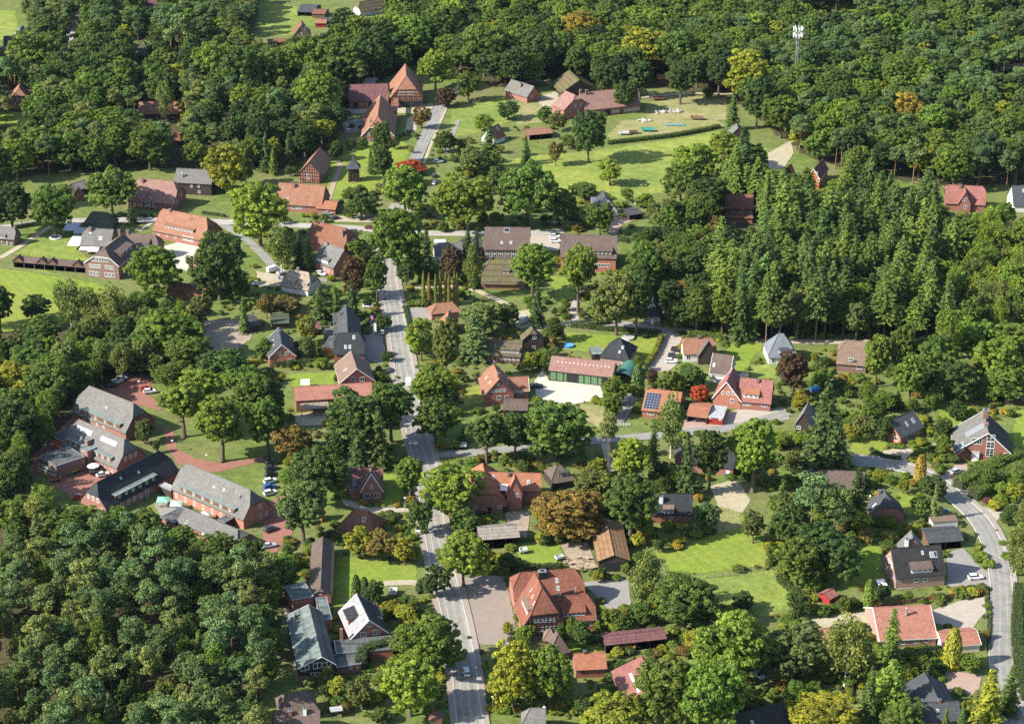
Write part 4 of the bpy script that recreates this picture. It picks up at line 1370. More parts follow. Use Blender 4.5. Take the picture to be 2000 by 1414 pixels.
b = h.E(z(670, 1364), z(894, 1394), z(838, 1218), 3.0, 42, 'dark', 'pale', hip0=.05, hip1=.05)
b.sky(z(850, 1290), 0, .8, 1.2, M_COLL); b.win('y0', z(848, 1398)); b.sky(z(825, 1325), 0, .7, 1.0, M_COLL)
h = House('garden_shed', 'green-grey shed by the pyramid roof', 'low shed with green-grey metal roof beside the dark pyramid-roofed house', z(655, 1360), 'shed')
h.E(z(612, 1345), z(702, 1340), z(655, 1298), 2.5, 12, 'copper', 'wood')
y = Zm(1240, 640, 6.25)
h = House('white_house', 'white house with red and brown roofs', 'white-walled house with one red roof and one brown roof, beside the parked cars', y(800, 400))
b = h.E(y(590, 328), y(1000, 322), y(780, 124), 3.2, 45, 'red', 'white', hip0=.6, hip1=.6); b.win('y0', y(655, 365), None, 1, 1.6, 1.6); b.chimney(y(780, 130), 0, .9, 1.0)
h.G(y(770, 372), y(1010, 340), y(905, 170), y(918, 120), 3.2, 'brown', 'wood')
b = h.E(y(905, 560), y(1157, 592), y(970, 312), 3.5, 48, 'brown', 'white', verge='white'); b.sky(y(965, 455), 0, .8, 1.4, M_COLL); b.win('y0', y(960, 590), None, 1, 1.2, 1.6)

z = ZC[3, 1]
h = House('red_house', 'bright red house beyond the conifers', 'bright red-roofed brick house with cross gable beyond the dark conifers', z(1510, 240))
b = h.E(z(1356, 188), z(1670, 204), z(1525, 50), 3.4, 46, 'rose', 'brick', hip0=.7, hip1=.7); b.chimney(z(1475, 68), 0, 1.1, 1.4)
b = h.G(z(1455, 196), z(1562, 202), z(1520, 105), z(1516, 55), 3.6, 'rose', 'brick'); b.win('x0', z(1508, 160), None, 1, 1.5, 1.3); b.win('x0', z(1515, 215), None, 1, 1.4, 1.4)
h = House('slate_house', 'slate roof cut by the far right edge', 'slate-roofed house cut by the edge behind the conifers', z(1960, 240))
b = h.E(z(1883, 208), z(2045, 208), z(1960, 50), 3, 45, 'slate', 'white'); b.sky(z(1962, 90), 0, 1.0, 1.6, M_COLL)
h = House('blue_slate_house', 'blue-grey slate house', 'house with steep blue-grey slate roof at the sunny lane', y(1800, 440))
b = h.E(y(1628, 372), y(1985, 362), y(1878, 70), 2.8, 50, 'blue', 'white', hip0=.1, hip1=.1)
b.dormer(y(1765, 325), y(1860, 322), 1.5, 0, 14, nwin=1, cheek='white', roof='slate', ww=1.4); b.win('y0', y(1690, 405), None, 1, 1.3, 1.8)
h = House('brown_brick_house', 'tan-roofed brick house by the lane', 'brown brick house with pale tan hipped roof at the end of the sunny lane', I(1665, 730))
b = h.E(I(1633, 711), I(1693, 716), I(1672, 666), 3.0, 45, 'tan', 'brown', hip0=.5); b.win('y0', I(1662, 702), None, 1, 2.0, 1.0); b.win('y0', I(1678, 718), None, 1, 2.0, 1.2)

# ---- lower left: hotel estate
y = Zm(50, 740, 5.237)
G4 = 'red-brick guest blocks of the estate'
h = House('guest_block', 'rearmost grey guest block', 'grey-roofed brick guest block nearest the red car park, with one long dormer', y(800, 560), 'hotel', G4)
b = h.E(y(462, 337), y(1020, 562), y(900, 168), 3.2, 50, 'grey', 'brick', hip0=.55, hip1=.55)
b.dormer(y(570, 352), y(965, 512), 1.6, 0, 4, nwin=4, cheek='woodbrown', roof='copper', ww=1.0, wh=1.3)
b.win('y0', y(600, 420), y(800, 505), 4, 1.1, 1.6, 2, 2); b.sky(y(825, 295), 0, .6, .6, M_COLL)
h = House('guest_block', 'guest block with white roof panels', 'grey-roofed brick block with two white banks of roof panels and flat-roofed front', y(650, 900), 'hotel', G4)
b = h.E(y(365, 672), y(930, 920), y(765, 508), 3.2, 50, 'grey', 'brick', hip0=.6, hip1=.5)
b.panels(y(514, 522), y(688, 541), 6, 1, 0, M_COLL); b.panels(y(758, 628), y(938, 650), 6, 1, 0, M_COLL)
b.dormer(y(432, 655), y(598, 728), 1.5, 0, 3, nwin=3, cheek='woodbrown', roof='copper', ww=.9, wh=1.2); b.dormer(y(700, 775), y(880, 850), 1.5, 0, 3, nwin=3, cheek='woodbrown', roof='copper', ww=.9, wh=1.2)
b.win('x1', y(1020, 815), y(1120, 770), 3, 1.1, 1.6, 2, 2); b.win('y0', y(795, 880), y(885, 925), 2, 1.2, 1.8)
b = h.flat(y(558, 712), y(630, 745), y(700, 660), 6.2, 'copper', 'brick', W=7); b.win('y0', y(598, 765), None, 1, 1.2, 2.2)
b = h.flat(y(597, 625), y(628, 640), y(690, 600), 8.0, 'copper', 'brick', W=2.5)
b = h.flat(y(145, 792), y(310, 898), y(560, 765), 5.0, 'felt', 'brown'); b.sky(y(350, 790), 0, .9, .9, M_COLL)
b = h.flat(y(100, 842), y(305, 945), y(650, 820), 3.4, 'felt', 'brown', W=19); b.win('y0', y(135, 890), y(300, 965), 9, 1.2, 1.4, 1)
b = h.flat(y(258, 582), y(378, 642), y(470, 525), 3.4, 'felt', 'brick')
h = House('guest_block', 'dark guest block', 'black-roofed brick guest block standing crosswise, long dormer of white windows', y(1050, 1320), 'hotel', G4)
z = ZC[0, 2]
b = h.E(z(815, 1158), z(1378, 866), z(985, 828), 3.3, 48, 'dark', 'brick', hip0=.5, hip1=.5)
b.dormer(z(892, 1085), z(1202, 924), 1.5, 0, 6, nwin=6, cheek='wood', roof='copper', ww=1.1, wh=1.2)
b.win('y0', z(935, 1125), z(1082, 1050), 4, 1.2, 1.6, 2, 2); b.win('y0', z(1130, 1045), None, 1, 1.5, 2.6, 2, 3); b.win('x0', z(680, 1055), z(752, 1090), 3, 1.1, 1.5, 2, 2); b.win('x0', z(780, 1165), None, 1, 1.2, 1.6)
b.sky(z(928, 918), 0, .8, .8, M_COLL); b.sky(z(1065, 872), 0, .8, .8, M_COLL)
y = Zm(300, 860, 7.07)
h = House('guest_block', 'long orange-brick guest block', 'long grey-roofed guest block with sunlit orange brick front facing green parasols', y(740, 1000), 'hotel', G4)
b = h.E(y(232, 672), y(1235, 1108), y(900, 500), 3.4, 50, 'grey', 'orange', hip0=.75, hip1=.5)
b.dormer(y(372, 690), y(1118, 1010), 1.6, 0, 4, nwin=6, cheek='woodbrown', roof='copper', ww=1.0, wh=1.3)
b.win('y0', y(318, 762), y(935, 1030), 6, 1.1, 1.6, 2, 2); b.win('x1', y(1470, 905), None, 1, 1.1, 1.5, 2, 2); b.win('x1', y(1480, 1045), y(1555, 1005), 2, 1.1, 1.6, 2, 2)
b.pipe(y(1190, 800), 0, .2, 1.0); b.sky(y(970, 680), 0, .7, .7); b.sky(y(830, 645), 0, .6, .6, M_COLL)
b = h.flat(y(65, 615), y(240, 690), y(110, 560), 3.2, 'white', 'wood')
b = h.flat(y(885, 1095), y(985, 1135), y(1010, 1030), 2.8, 'felt', 'wood', W=4)
h = House('guest_hall', 'low grey hall behind the orange block', 'low hall with broad plain grey roof below the orange-brick block', y(700, 1300), 'hall')
b = h.E(y(300, 1120), y(1100, 1460), y(790, 1078), 2.7, 34, 'grey', 'brick', hip1=.4); b.sky(y(455, 1130), 0, .8, .8); b.sky(y(680, 1290), 0, .6, .6, M_COLL)
b = h.flat(y(90, 1062), y(270, 1140), y(425, 1000), 2.9, 'felt', 'brick', W=9)

z = ZC[1, 2]
h = House('brick_house', 'tan-roofed brick house by the road', 'tan-tiled house with red brick gable and large white windows near the main road', z(780, 230))
b = h.G(z(640, 197), z(914, 168), z(778, 78), z(753, -60), 3.6, 'tan', 'brick', verge='white')
b.win('x0', z(748, 158), None, 1, 1.6, 1.4); b.win('x0', z(815, 160), None, 1, 1.6, 1.8); b.sky(z(683, 88), 1, .8, 1.6, M_COLL)
h = House('machine_shed', 'long salmon-roofed shed', 'long salmon-red roofed shed with yellowish canopy and dark open bays', z(450, 420), 'shed')
b = h.E(z(300, 328), z(900, 290), z(560, 203), 4.4, 26, 'salmon', 'brick'); h.flat(z(345, 390), z(560, 376), z(330, 330), 3.4, 'straw', 'wood', rim=0, open_=True)
h = House('brick_house', 'maroon brick house with two chimneys', 'maroon-roofed brick house with steep front gable and two white-capped chimneys', z(840, 1080))
b = h.E(z(685, 992), z(978, 985), z(820, 842), 3.0, 43, 'maroon', 'brick'); b.chimney(z(727, 868), 0, .9, 1.8); b.chimney(z(875, 860), 0, .9, 1.8); b.sky(z(755, 950), 0, 1.0, 2.2)
b.win('y0', z(780, 1040)); h.flat(z(712, 1010), z(802, 1008), z(720, 985), 3.0, 'felt', 'brick', W=2.2)
b = h.G(z(798, 1028), z(978, 1024), z(885, 882), z(878, 842), 3.2, 'maroon', 'brick', verge='white'); b.win('x0', z(885, 985), None, 1, 1.1, 1.1); b.win('x0', z(852, 1055), None, 1, 1.5, 1.8); b.win('x0', z(925, 1050), None, 1, 1.5, 1.8)
h = House('brown_house', 'rust hipped roof below the pale path', 'rust-brown hipped roof half under trees below the pale garden path', z(760, 1340))
b = h.E(z(618, 1302), z(902, 1352), z(755, 1152), 2.6, 45, 'rust', 'brick', hip0=.05, hip1=.05); b.sky(z(828, 1235), 0, 1.2, 1.6)
h = House('garden_shed', 'orange-trimmed shed under trees', 'little orange-edged shed lost in shade under the big dark tree', z(450, 1230), 'shed')
h.G(z(400, 1205), z(520, 1200), z(445, 1140), z(480, 1120), 2.6, 'rust', 'woodorange')
h = House('brick_house', 'red gable house by the gravel yard', 'red-roofed brick house with four small gable windows beside the pale gravel yard', z(1860, 320))
b = h.G(z(1745, 294), z(1988, 277), z(1862, 160), z(1823, 26), 3.6, 'red', 'brick', hip1=.6); b.win('x0', z(1818, 250), z(1908, 244), 4, 1.0, 1.1); b.win('x0', z(1865, 302), z(1925, 298), 2, 1.6, 1.5); b.win('x0', z(1862, 200), None, 1, .8, 1.0)
b.chimney(z(1848, 130), 0, .9, 1.5, ridge=True); b.chimney(z(1828, 50), 0, .8, 1.2, ridge=True); b.sky(z(1765, 150), 1, .8, 1.0, M_COLL, n=2, px2=z(1795, 185))
y = ZC[2, 2]
b = h.E(y(-30, 256), y(134, 249), y(65, 140), 3.6, 42, 'red', 'brick', verge='white'); b.win('y0', y(55, 258), y(75, 257), 2, .8, .9); h.E(y(-70, 398), y(122, 402), y(40, 318), 2.6, 20, 'brown', 'wood')
h = House('corner_hotel', 'red half-hipped corner hotel', 'large red half-hipped hotel with terrace wing and white windows at the junction', z(1780, 1190), 'hotel')
b = h.G(z(1612, 1130), z(1937, 1122), z(1775, 985), z(1712, 768), 3.2, 'bright', 'brick', hip1=.4, hip0=.6); b.win('x0', z(1680, 1140)); b.win('x0', z(1870, 1138), None, 1, 1.4, .8); b.door('x0', z(1790, 1160), 1.4, 2.2, M_DARK); b.door('x0', z(1908, 1160), 1.4, 2.2, M_DARK); b.win('x0', z(1755, 1165), None, 1, 1.4, .8)
b = h.E(I(950, 958), I(1057, 960), I(1005, 923), 4.6, 42, 'bright', 'brick'); b.sky(I(963, 932), 0, .9, 1.2, M_COLL); b.sky(I(1032, 942), 0, .9, 1.6, M_COLL); b.chimney(I(994, 930), 0, .8, 1.2)
b.win('y0', I(974, 950), I(984, 952), 2, 1.0, 1.6)
b = h.G(I(988, 968), I(1022, 968), I(1006, 935), I(1006, 922), 5.4, 'bright', 'brick'); b.win('x0', I(1010, 967), None, 1, 1.2, 1.4)
h.flat(I(962, 978), I(1000, 979), I(964, 962), 3.0, 'felt', 'brick')
h = House('open_barn', 'pale corrugated open barn', 'open-fronted barn with pale brown corrugated roof below the corner hotel', I(975, 1070), 'barn')
h.E(I(936, 1055), I(1016, 1049), I(970, 1027), 3.6, 22, 'corr', 'wood', open_front=True)

z = ZC[2, 2]
h = House('garden_house', 'small brown hipped house under the oak', 'small brown-roofed house with flat mossy dormer at the foot of the big oak', z(400, 990))
b = h.E(z(312, 962), z(478, 935), z(400, 810), 2.6, 40, 'brown', 'wood', hip0=.2, hip1=.2); b.dormer(z(360, 905), z(440, 895), 1.2, 0, 4, nwin=2, cheek='woodgrey', roof='mossy')
h = House('long_barn', 'long tiled barn with green doors', 'long red-tiled barn with green doors facing the white gravel yard', z(520, 180), 'barn')
b = h.E(z(278, 92), z(770, 148), z(545, 6), 4.0, 38, 'pink', 'green')
for k, x in enumerate((465, 735)): b.door('y0', z(x, 130 + 30 * k), 4.5, 3.4, M_DARK)  # barn openings stand as panels coloured with the interior shade
b.beams('y0', .1, 3.8, 9, 1, False, t=.18); b.sky(z(355, 25), 0, .25, .4, M_WHITE, 'snow_guard', 14, z(745, 68))
y = Zm(1240, 640, 6.25)
h = House('solar_bungalow', 'bungalow with solar roof', 'red-roofed bungalow with large black solar array behind a birch', y(300, 1090))
b = h.E(y(75, 1008), y(522, 1058), y(340, 762), 2.8, 30, 'bright', 'brick'); b.panels(y(102, 985), y(322, 812), 5, 6); b.win('y0', y(195, 1042), None, 1, 2.2, 1.2); b.chimney(y(155, 745), 0, .8, 1.2)
h = House('carport', 'red carport beside the white-topped garage', 'red-roofed double carport with a car inside, joined to the garage', y(750, 1160), 'carport')
h.E(y(620, 1075), y(882, 1108), y(775, 950), 2.6, 14, 'bright', 'woodbrown', open_front=True)
h = House('garage', 'white-topped red garage', 'dark red boarded garage with gleaming white flat roof', y(980, 1170), 'garage')
b = h.flat(y(882, 1088), y(1078, 1108), y(935, 940), 2.8, 'white', 'woodred', rim=0); b.win('y0', y(912, 1105), None, 1, .9, .5); b.win('y0', y(1040, 1122), None, 1, .9, .5)
h = House('rose_house', 'rose-red house with big gable', 'rose-red roofed brick house with big front gable, red dormer and gravel forecourt', y(1400, 960))
b = h.E(y(1250, 902), y(1662, 938), y(1440, 622), 3.0, 45, 'rose', 'brick'); b.chimney(y(1500, 665), 0, 1.0, .9); b.dormer(y(1325, 850), y(1508, 866), 1.5, 0, 20, nwin=3, cheek='white', roof='bright', ww=1.2, wh=1.1)
b.win('y0', y(1345, 925), y(1395, 928), 2, 1.4, 1.4); b.win('y0', y(1580, 945), None, 1, 2.2, 1.2)
b = h.G(y(938, 862), y(1302, 908), y(1118, 662), y(1195, 482), 3.0, 'rose', 'orange', verge='white', asym=True); b.win('x0', y(1075, 795), y(1200, 802), 3, 1.1, 1.2); b.win('x0', y(1185, 892), None, 1, 1.4, 1.4); b.chimney(y(1150, 600), 0, .7, 1.0, ridge=True)
h = House('garage', 'small slate garage behind the rose house', 'small slate-roofed garage behind the rose-red house', y(1330, 640), 'garage')
h.E(y(1272, 608), y(1392, 606), y(1330, 545), 2.4, 25, 'slate', 'wood')
h = House('dark_house', 'dark house under the roadside spruces', 'dark-tiled house mostly hidden behind roadside spruces, white door by a sandy yard', z(1600, 920))
b = h.E(z(1330, 800), z(1700, 850), z(1500, 695), 3.0, 45, 'dark', 'brick'); b.door('y0', z(1655, 890), 1.2, 2.1, M_WHITE)
b = h.G(z(1240, 770), z(1360, 765), z(1280, 720), z(1300, 660), 3.0, 'slate', 'brick')
h = House('dark_house', 'dark-roofed house above the paddock', 'dark-tiled house with white chimney and small dormer above the paddock', z(1250, 1250))
b = h.E(z(1060, 1200), z(1388, 1202), z(1250, 1038), 3.0, 45, 'dark', 'brick'); b.chimney(z(1143, 1100), 0, 1.2, 2.0, M_WHITE); b.dormer(z(1165, 1190), z(1238, 1190), 1.2, 0, 22, nwin=2, cheek='white', roof='tan'); b.win('y0', z(1215, 1225))
h = House('open_hall', 'orange-brown open hall', 'open hall with orange-brown sheet roof, dark gable and timber piles outside', I(1200, 1110), 'barn')
b = h.G(I(1166, 1096), I(1232, 1095), I(1196, 1084), I(1176, 1012), 3.8, 'orange', 'wood', ov=.6); b.door('x0', I(1200, 1103), 6, 3.2, M_DARK)  # open gable: shade inside painted as dark boards and a black panel

y = Zm(1680, 780, 5.89)
h = House('slate_house', 'slate house with sunlit brick gable', 'slate-roofed house with sunlit orange brick gable and two roof windows', y(450, 500))
b = h.E(y(472, 448), y(744, 318), y(460, 188), 2.9, 40, 'slate', 'orange'); b.sky(y(538, 280), 0, .9, 1.8, M_COLL); b.sky(y(612, 242), 0, 1.4, 1.8, M_COLL)
b.win('y0', y(578, 428), None, 1, 3.4, 1.8, 3); b.win('y0', y(668, 372), None, 1); b.win('x0', y(328, 315), None, 1, 1.2, 1.3); b.win('x0', y(415, 447), None, 1, 1.5, 1.5)
h = House('modern_house', 'modern glass-gabled house', 'big modern brick house with glazed gable, dark roof and pale solar collectors', y(1450, 680))
b = h.G(y(1080, 630), y(1752, 620), y(1480, 384), y(1514, 132), 2.8, 'black', 'brick', asym=True, roof2='grey', verge='white')
b.panels(y(1215, 448), y(1420, 268), 9, 1, 1, M_COLL); b.panels(y(1130, 590), y(1190, 480), 3, 1, 1, M_COLL)
b.win('x0', y(1505, 445), None, 1, 2.6, 2.4, 2, 2); b.win('x0', y(1500, 525), None, 1, 2.6, 2.2, 2, 2); b.win('x0', y(1490, 610), None, 1, 2.6, 3.0, 2, 3); b.win('x0', y(1345, 480), None, 1, 3.4, 2.2, 4); b.win('x0', y(1670, 635), None, 1, 1.2, 1.3)
b.chimney(y(1440, 200), 1, 2.2, 2.6); b.chimney(y(1455, 295), 1, 1.5, .8, cap=False)
b = h.G(y(1120, 640), y(1275, 640), y(1218, 575), y(1235, 500), 3.0, 'black', 'woodorange', walls=False)
m = MB()
for x, yy in ((1130, 645), (1248, 650)):
    p = P(y(x, yy + 55)); m.obox((p.x, p.y, 1.5), (.14, 0, 0), (0, .14, 0), (0, 0, 1.5))
h.part(m, 'porch_post', WA['woodorange'])
h.flat(y(1280, 605), y(1378, 612), y(1285, 545), 3.4, 'white', 'white', rim=0)
z = ZC[3, 2]
h = House('chalet', 'dark wooden chalet', 'dark wooden chalet with flower balcony at the foot of the giant spruce', I(1572, 850), 'chalet')
b = h.G(I(1549, 834), I(1587, 838), I(1570, 806), I(1583, 784), 4.2, 'grey', 'wood', ov=.8); b.win('x0', I(1560, 835), None, 1, 1.4, 1.2)
h = House('brown_house', 'brown-roofed house among the dark conifers', 'brown-roofed house wedged between the dark conifers and the grey slate house', z(560, 1040))
b = h.E(z(380, 995), z(742, 1008), z(520, 860), 2.8, 42, 'brown', 'brick'); h.G(z(280, 960), z(400, 960), z(330, 900), z(335, 830), 2.8, 'slate', 'brick')
h = House('slate_house', 'grey slate house with skylights', 'grey slate house with three skylights and brick chimney, just behind a tall spruce', y(300, 1370))
b = h.G(y(105, 1325), y(525, 1332), y(298, 1150), y(216, 1025), 2.8, 'slate', 'brick', hip0=.45); b.sky(y(103, 1120), 1, .9, 1.4, M_COLL); b.sky(y(165, 1215), 1, .9, 1.4, M_COLL); b.chimney(y(222, 1095), 1, .9, 1.6); b.sky(y(325, 1120), 0, .9, 1.2, M_COLL)
b.dormer(y(262, 1265), y(350, 1260), .2, 0, 10, nwin=0) if False else None
h = House('garage', 'white-walled shed by the road', 'low white-walled shed with tan roof beside the curving road', y(980, 1430), 'shed')
h.flat(y(835, 1412), y(1135, 1388), y(830, 1345), 2.6, 'tan', 'white', rim=0)
h = House('garden_shed', 'dark shed at the right edge', 'dark open shed with rusty roof at the edge of the upper lawn', z(1900, 350), 'shed')
h.flat(z(1815, 300), z(2015, 302), z(1820, 272), 2.8, 'rust', 'wood', rim=0)
y = Zm(1690, 1020, 5.05)
h = House('carport', 'slate double carport', 'wide slate-roofed double carport behind the dark-roofed house', y(790, 230), 'carport')
h.E(y(625, 207), y(977, 178), y(760, 66), 2.8, 20, 'slate', 'woodbrown', open_front=True)
h = House('dark_house', 'dark-roofed pale brick house', 'pale brick house with black-brown roof and four-window dormer beside the curving road', y(530, 650))
b = h.E(y(300, 557), y(800, 517), y(500, 238), 3.8, 46, 'black', 'pale'); b.dormer(y(455, 503), y(662, 490), 1.3, 0, 26, nwin=4, cheek='white', roof='brown', ww=1.0, wh=.9)
b.sky(y(652, 318), 0, 1.0, 1.8, M_COLL); b.sky(y(692, 316), 0, 1.0, 1.8); b.sky(y(565, 300), 0, .7, 1.2, M_COLL); b.win('y0', y(503, 572), y(592, 564), 2, 1.5, 1.3)
b.win('x0', y(235, 380), y(265, 425), 3, 1.0, 1.4); b.win('x0', y(265, 535), None, 1, 1.8, 1.6); b.win('x0', y(205, 440), None, 1, 1.0, 1.4)
b = h.G(y(330, 300), y(590, 280), y(440, 150), y(448, 74), 3.8, 'grey', 'pale'); b.chimney(y(408, 215), 1, 1.2, 1.8, M_WHITE)
h = House('salmon_bungalow', 'salmon-tiled bungalow', 'salmon-tiled bungalow with tall steel flue and white gable wall', y(430, 1210))
b = h.E(y(140, 1168), y(714, 1140), y(400, 824), 2.7, 30, 'salmon', 'pale', verge='white'); b.pipe(y(405, 915), 0, .32, 2.4); b.win('y0', y(505, 1172), y(600, 1164), 2, 1.4, 1.1); b.win('y0', y(370, 1186), None, 1, 1.4, 1.1)
h = House('garage', 'salmon-tiled garage', 'garage with salmon-tiled roof next to the roadside fence', y(950, 1240), 'garage')
h.E(y(762, 1228), y(1147, 1202), y(910, 1072), 2.5, 22, 'salmon', 'cream', verge='white')
z = ZC[3, 3]
h = House('dark_house', 'dark house at the bottom right', 'dark slate-roofed house in the bottom corner beside a pink paved drive', z(1300, 1420))
h.G(z(1130, 1345), z(1480, 1335), z(1328, 1236), z(1192, 1012), 3.0, 'slate', 'brick'); b = h.E(z(1105, 1404), z(1485, 1392), z(1300, 1243), 3.0, 45, 'slate', 'brick'); b.sky(z(1300, 1310), 0, .8, .8, M_COLL); b.chimney(z(1305, 1160), 0, .8, .8, ridge=True)
h = House('garden_shed', 'bright red hut on the lawn', 'tiny bright red roofed hut beside the shady lawn', z(510, 465), 'shed')
h.E(z(478, 458), z(546, 422), z(498, 374), 2.2, 25, 'rose', 'woodred')
h = House('garden_shed', 'salmon shed in the garden', 'small salmon-roofed shed among garden shrubs left of the salmon bungalow', z(440, 780), 'shed')
h.E(z(363, 752), z(522, 772), z(430, 690), 2.3, 25, 'salmon', 'woodbrown')

# ---- bottom middle
y = Zm(530, 1130, 6.735)
h = House('long_house', 'long brown-roofed house', 'very long narrow house with brown tiled roof running away from the green-roofed hall', I(627, 1170))
b = h.G(I(603, 1166), I(650, 1165), I(626, 1152), I(627, 1047), 3.4, 'brown', 'brick', hip0=.75); b.win('x0', I(625, 1158), None, 1, .9, .9)
h = House('green_hall', 'green-roofed hall', 'long hall with stained grey-green felt roof, boarded gable over brick base', y(600, 1290), 'hall')
b = h.G(y(345, 1174), y(852, 1130), y(666, 1032), y(425, 345), 5.2, 'felt', 'wood', asym=True, roof2='greenfelt', verge='white')
b.win('x0', y(415, 1180), y(470, 1165), 2, 1.3, 1.6, 1); b.win('x0', y(580, 1145), y(630, 1135), 2, 1.3, 1.8, 1); b.win('x0', y(705, 1130), y(755, 1120), 2, 1.3, 1.6, 1); b.win('x0', y(570, 1260), None, 1, 2.2, 1.3)
pt, nn, rz = b.wallframe('x0')
m = MB(); c = b.w(b.ovx - .06, b.W / 2, 1.15); m.obox(c, b.ex * .06, b.ey * (b.W / 2 - b.ov), (0, 0, 1.15)); h.part(m, 'brick_base', WA['brick'])
b.chimney(y(320, 505), 1, .9, 1.0)
h.flat(y(645, 552), y(802, 536), y(792, 232), 4.0, 'greenfelt', 'brick'); h.flat(y(275, 290), y(560, 235), y(300, 250), 4.2, 'greenfelt', 'brick', W=9)
b = h.flat(y(850, 992), y(1605, 925), y(1000, 800), 3.4, 'felt', 'brick'); b = h.flat(y(855, 1172), y(1188, 1122), y(870, 1000), 3.0, 'felt', 'brick')
b.win('y0', y(1045, 1165), y(1130, 1150), 2, .8, 1.0)
m = MB(); c = P(y(925, 810), 3.2); m.obox((c.x, c.y, 4.4), (.45, 0, 0), (0, .45, 0), (0, 0, 2.6)); h.part(m, 'chimney', M_CHIM, b.roof)
h = House('glare_roof_house', 'brick house with glare-painted slate roof', 'brick gable house with streaked slate roof, left slope painted pale with sun glare', y(1290, 800))
b = h.G(y(1042, 802), y(1553, 714), y(1280, 542), y(1130, 187), 3.6, 'dark', 'brick', roof2='slateglare', verge='white')  # left slope carries the painted sun glare, right slope the plain dark tile
b.win('x0', y(1208, 730), y(1378, 702), 2, 1.7, 1.5); b.win('x0', y(1285, 605), None, 1, 1.3, 1.3)
b.dormer(y(1340, 470), y(1475, 535), 1.5, 0, 20, nwin=2, cheek='brick', roof='dark') if False else None
b.dormer(y(1010, 620), y(965, 480), 1.8, 1, 18, nwin=2, cheek='brick', roof='dark'); b.dormer(y(1440, 530), y(1480, 470), 1.6, 0, 16, nwin=2, cheek='white', roof='dark')
z = ZC[1, 3]
h = House('brown_house', 'brown house at the bottom edge', 'brown-roofed house with two brick chimneys cut by the bottom edge', z(310, 1420))
b = h.E(z(138, 1440), z(492, 1432), z(320, 1306), 3.2, 45, 'brown', 'brick'); b.chimney(z(262, 1345), 0, .9, 1.4); b.chimney(z(375, 1335), 0, .9, 1.8, M_WHITE)
h.E(z(168, 1335), z(478, 1300), z(290, 1165), 3.2, 45, 'brown', 'brick', hip0=.02, hip1=.02)
h = House('shelter', 'white-roofed shelter', 'small open shelter with bright white roof in the garden', z(620, 1340), 'shelter')
h.flat(z(573, 1318), z(668, 1306), z(570, 1280), 2.4, 'white', 'wood', rim=0, open_=True)
h = House('garden_shed', 'wooden kiosk with wine roof', 'small brown kiosk with wine-red roof at the bottom edge by the road', z(1385, 1410), 'kiosk')
h.G(z(1325, 1385), z(1442, 1380), z(1385, 1352), z(1385, 1318), 2.4, 'wine', 'woodbrown')
y = Zm(980, 1090, 6.147)
h = House('great_farmhouse', 'great red farmhouse', 'great farmhouse with layered red roofs, half-hips and timbered gable by the main road', y(650, 860), 'farmhouse')
b = h.E(y(150, 508), y(1006, 438), y(555, 146), 4.4, 46, 'farm', 'brick', hip0=.45, hip1=.5)
b.sky(y(662, 268), 0, .8, 1.4, M_COLL); b.sky(y(677, 360), 0, .8, 1.4, M_COLL); b.chimney(y(485, 205), 0, 2.2, 1.4, M_DARK); b.pipe(y(885, 425), 0, .2, 1.8)
b = h.G(y(250, 843), y(768, 774), y(502, 425), y(405, 165), 3.2, 'farm', 'brick', hip0=.36, verge=None)
b.win('x0', y(405, 752), y(632, 738), 5, 1.1, 1.2, 2, 2); b.win('x0', y(480, 850), y(672, 835), 5, 1.2, 1.4, 2, 2); b.beams('x0', .3, 6.2, 10, 3, False)
b.dormer(y(298, 695), y(250, 520), 1.7, 1, 18, nwin=3, cheek='white', roof='tan'); b.sky(y(385, 540), 1, .7, 1.0, n=3, px2=y(350, 380))
b = h.E(y(620, 782), y(1144, 746), y(800, 446), 3.1, 48, 'farm', 'brick', hip1=.5); b.dormer(y(742, 702), y(1000, 686), 1.4, 0, 26, nwin=5, cheek='white', roof='farm', ww=1.1, wh=1.1)
b.chimney(y(683, 480), 0, .9, 1.2); b.win('y0', y(800, 800), y(1080, 780), 5, 1.2, 1.4)
h = House('garden_pavilion', 'tan pointed garden house', 'garden house with pointed tan roof and brown rear roof below the great farmhouse', y(640, 1180), 'pavilion')
h.E(y(485, 995), y(658, 1004), y(600, 838), 3.2, 50, 'tan', 'brick', hip0=0, hip1=0); h.G(y(575, 1185), y(828, 1125), y(650, 960), y(632, 862), 2.4, 'brown', 'brick', hip0=.05)
h = House('brick_shed', 'red-tiled brick shed', 'brick outhouse with bright rusty-red tiles in front of the lawn', y(1080, 1400), 'shed')
b = h.E(y(880, 1348), y(1268, 1328), y(1080, 1132), 2.8, 38, 'bright', 'brick'); b.chimney(y(998, 1140), 0, .7, .8)
h = House('wagon_shed', 'wine-red wagon shed', 'long open wagon shed with wine-red sheet roof and a cart inside', y(1500, 1130), 'shed')
h.E(y(1238, 1048), y(1985, 965), y(1450, 906), 2.9, 18, 'wine', 'wood', open_front=True)
h = House('solar_house', 'red roof with pale blue panels', 'smooth red roof carrying pale blue solar panels under big oaks', ZC[2, 3](1050, 1250))
z = ZC[2, 3]
b = h.G(z(868, 1240), z(1340, 1180), z(1095, 1120), z(985, 892), 3.0, 'rose', 'brick'); b.panels(z(895, 1030), z(985, 1165), 5, 3, 1, M_PANELB, M_WHITE)
h = House('grey_roof_house', 'grey roof at the bottom edge', 'grey pointed roof just entering at the bottom edge beside a lamp', z(170, 1420))
h.E(z(70, 1432), z(262, 1432), z(205, 1290), 3.0, 50, 'grey', 'brick', hip0=.1)
h = House('dark_house', 'black roof at the bottom edge', 'black-tiled roof with bright edge strip at the bottom edge under oaks', I(1480, 1420))
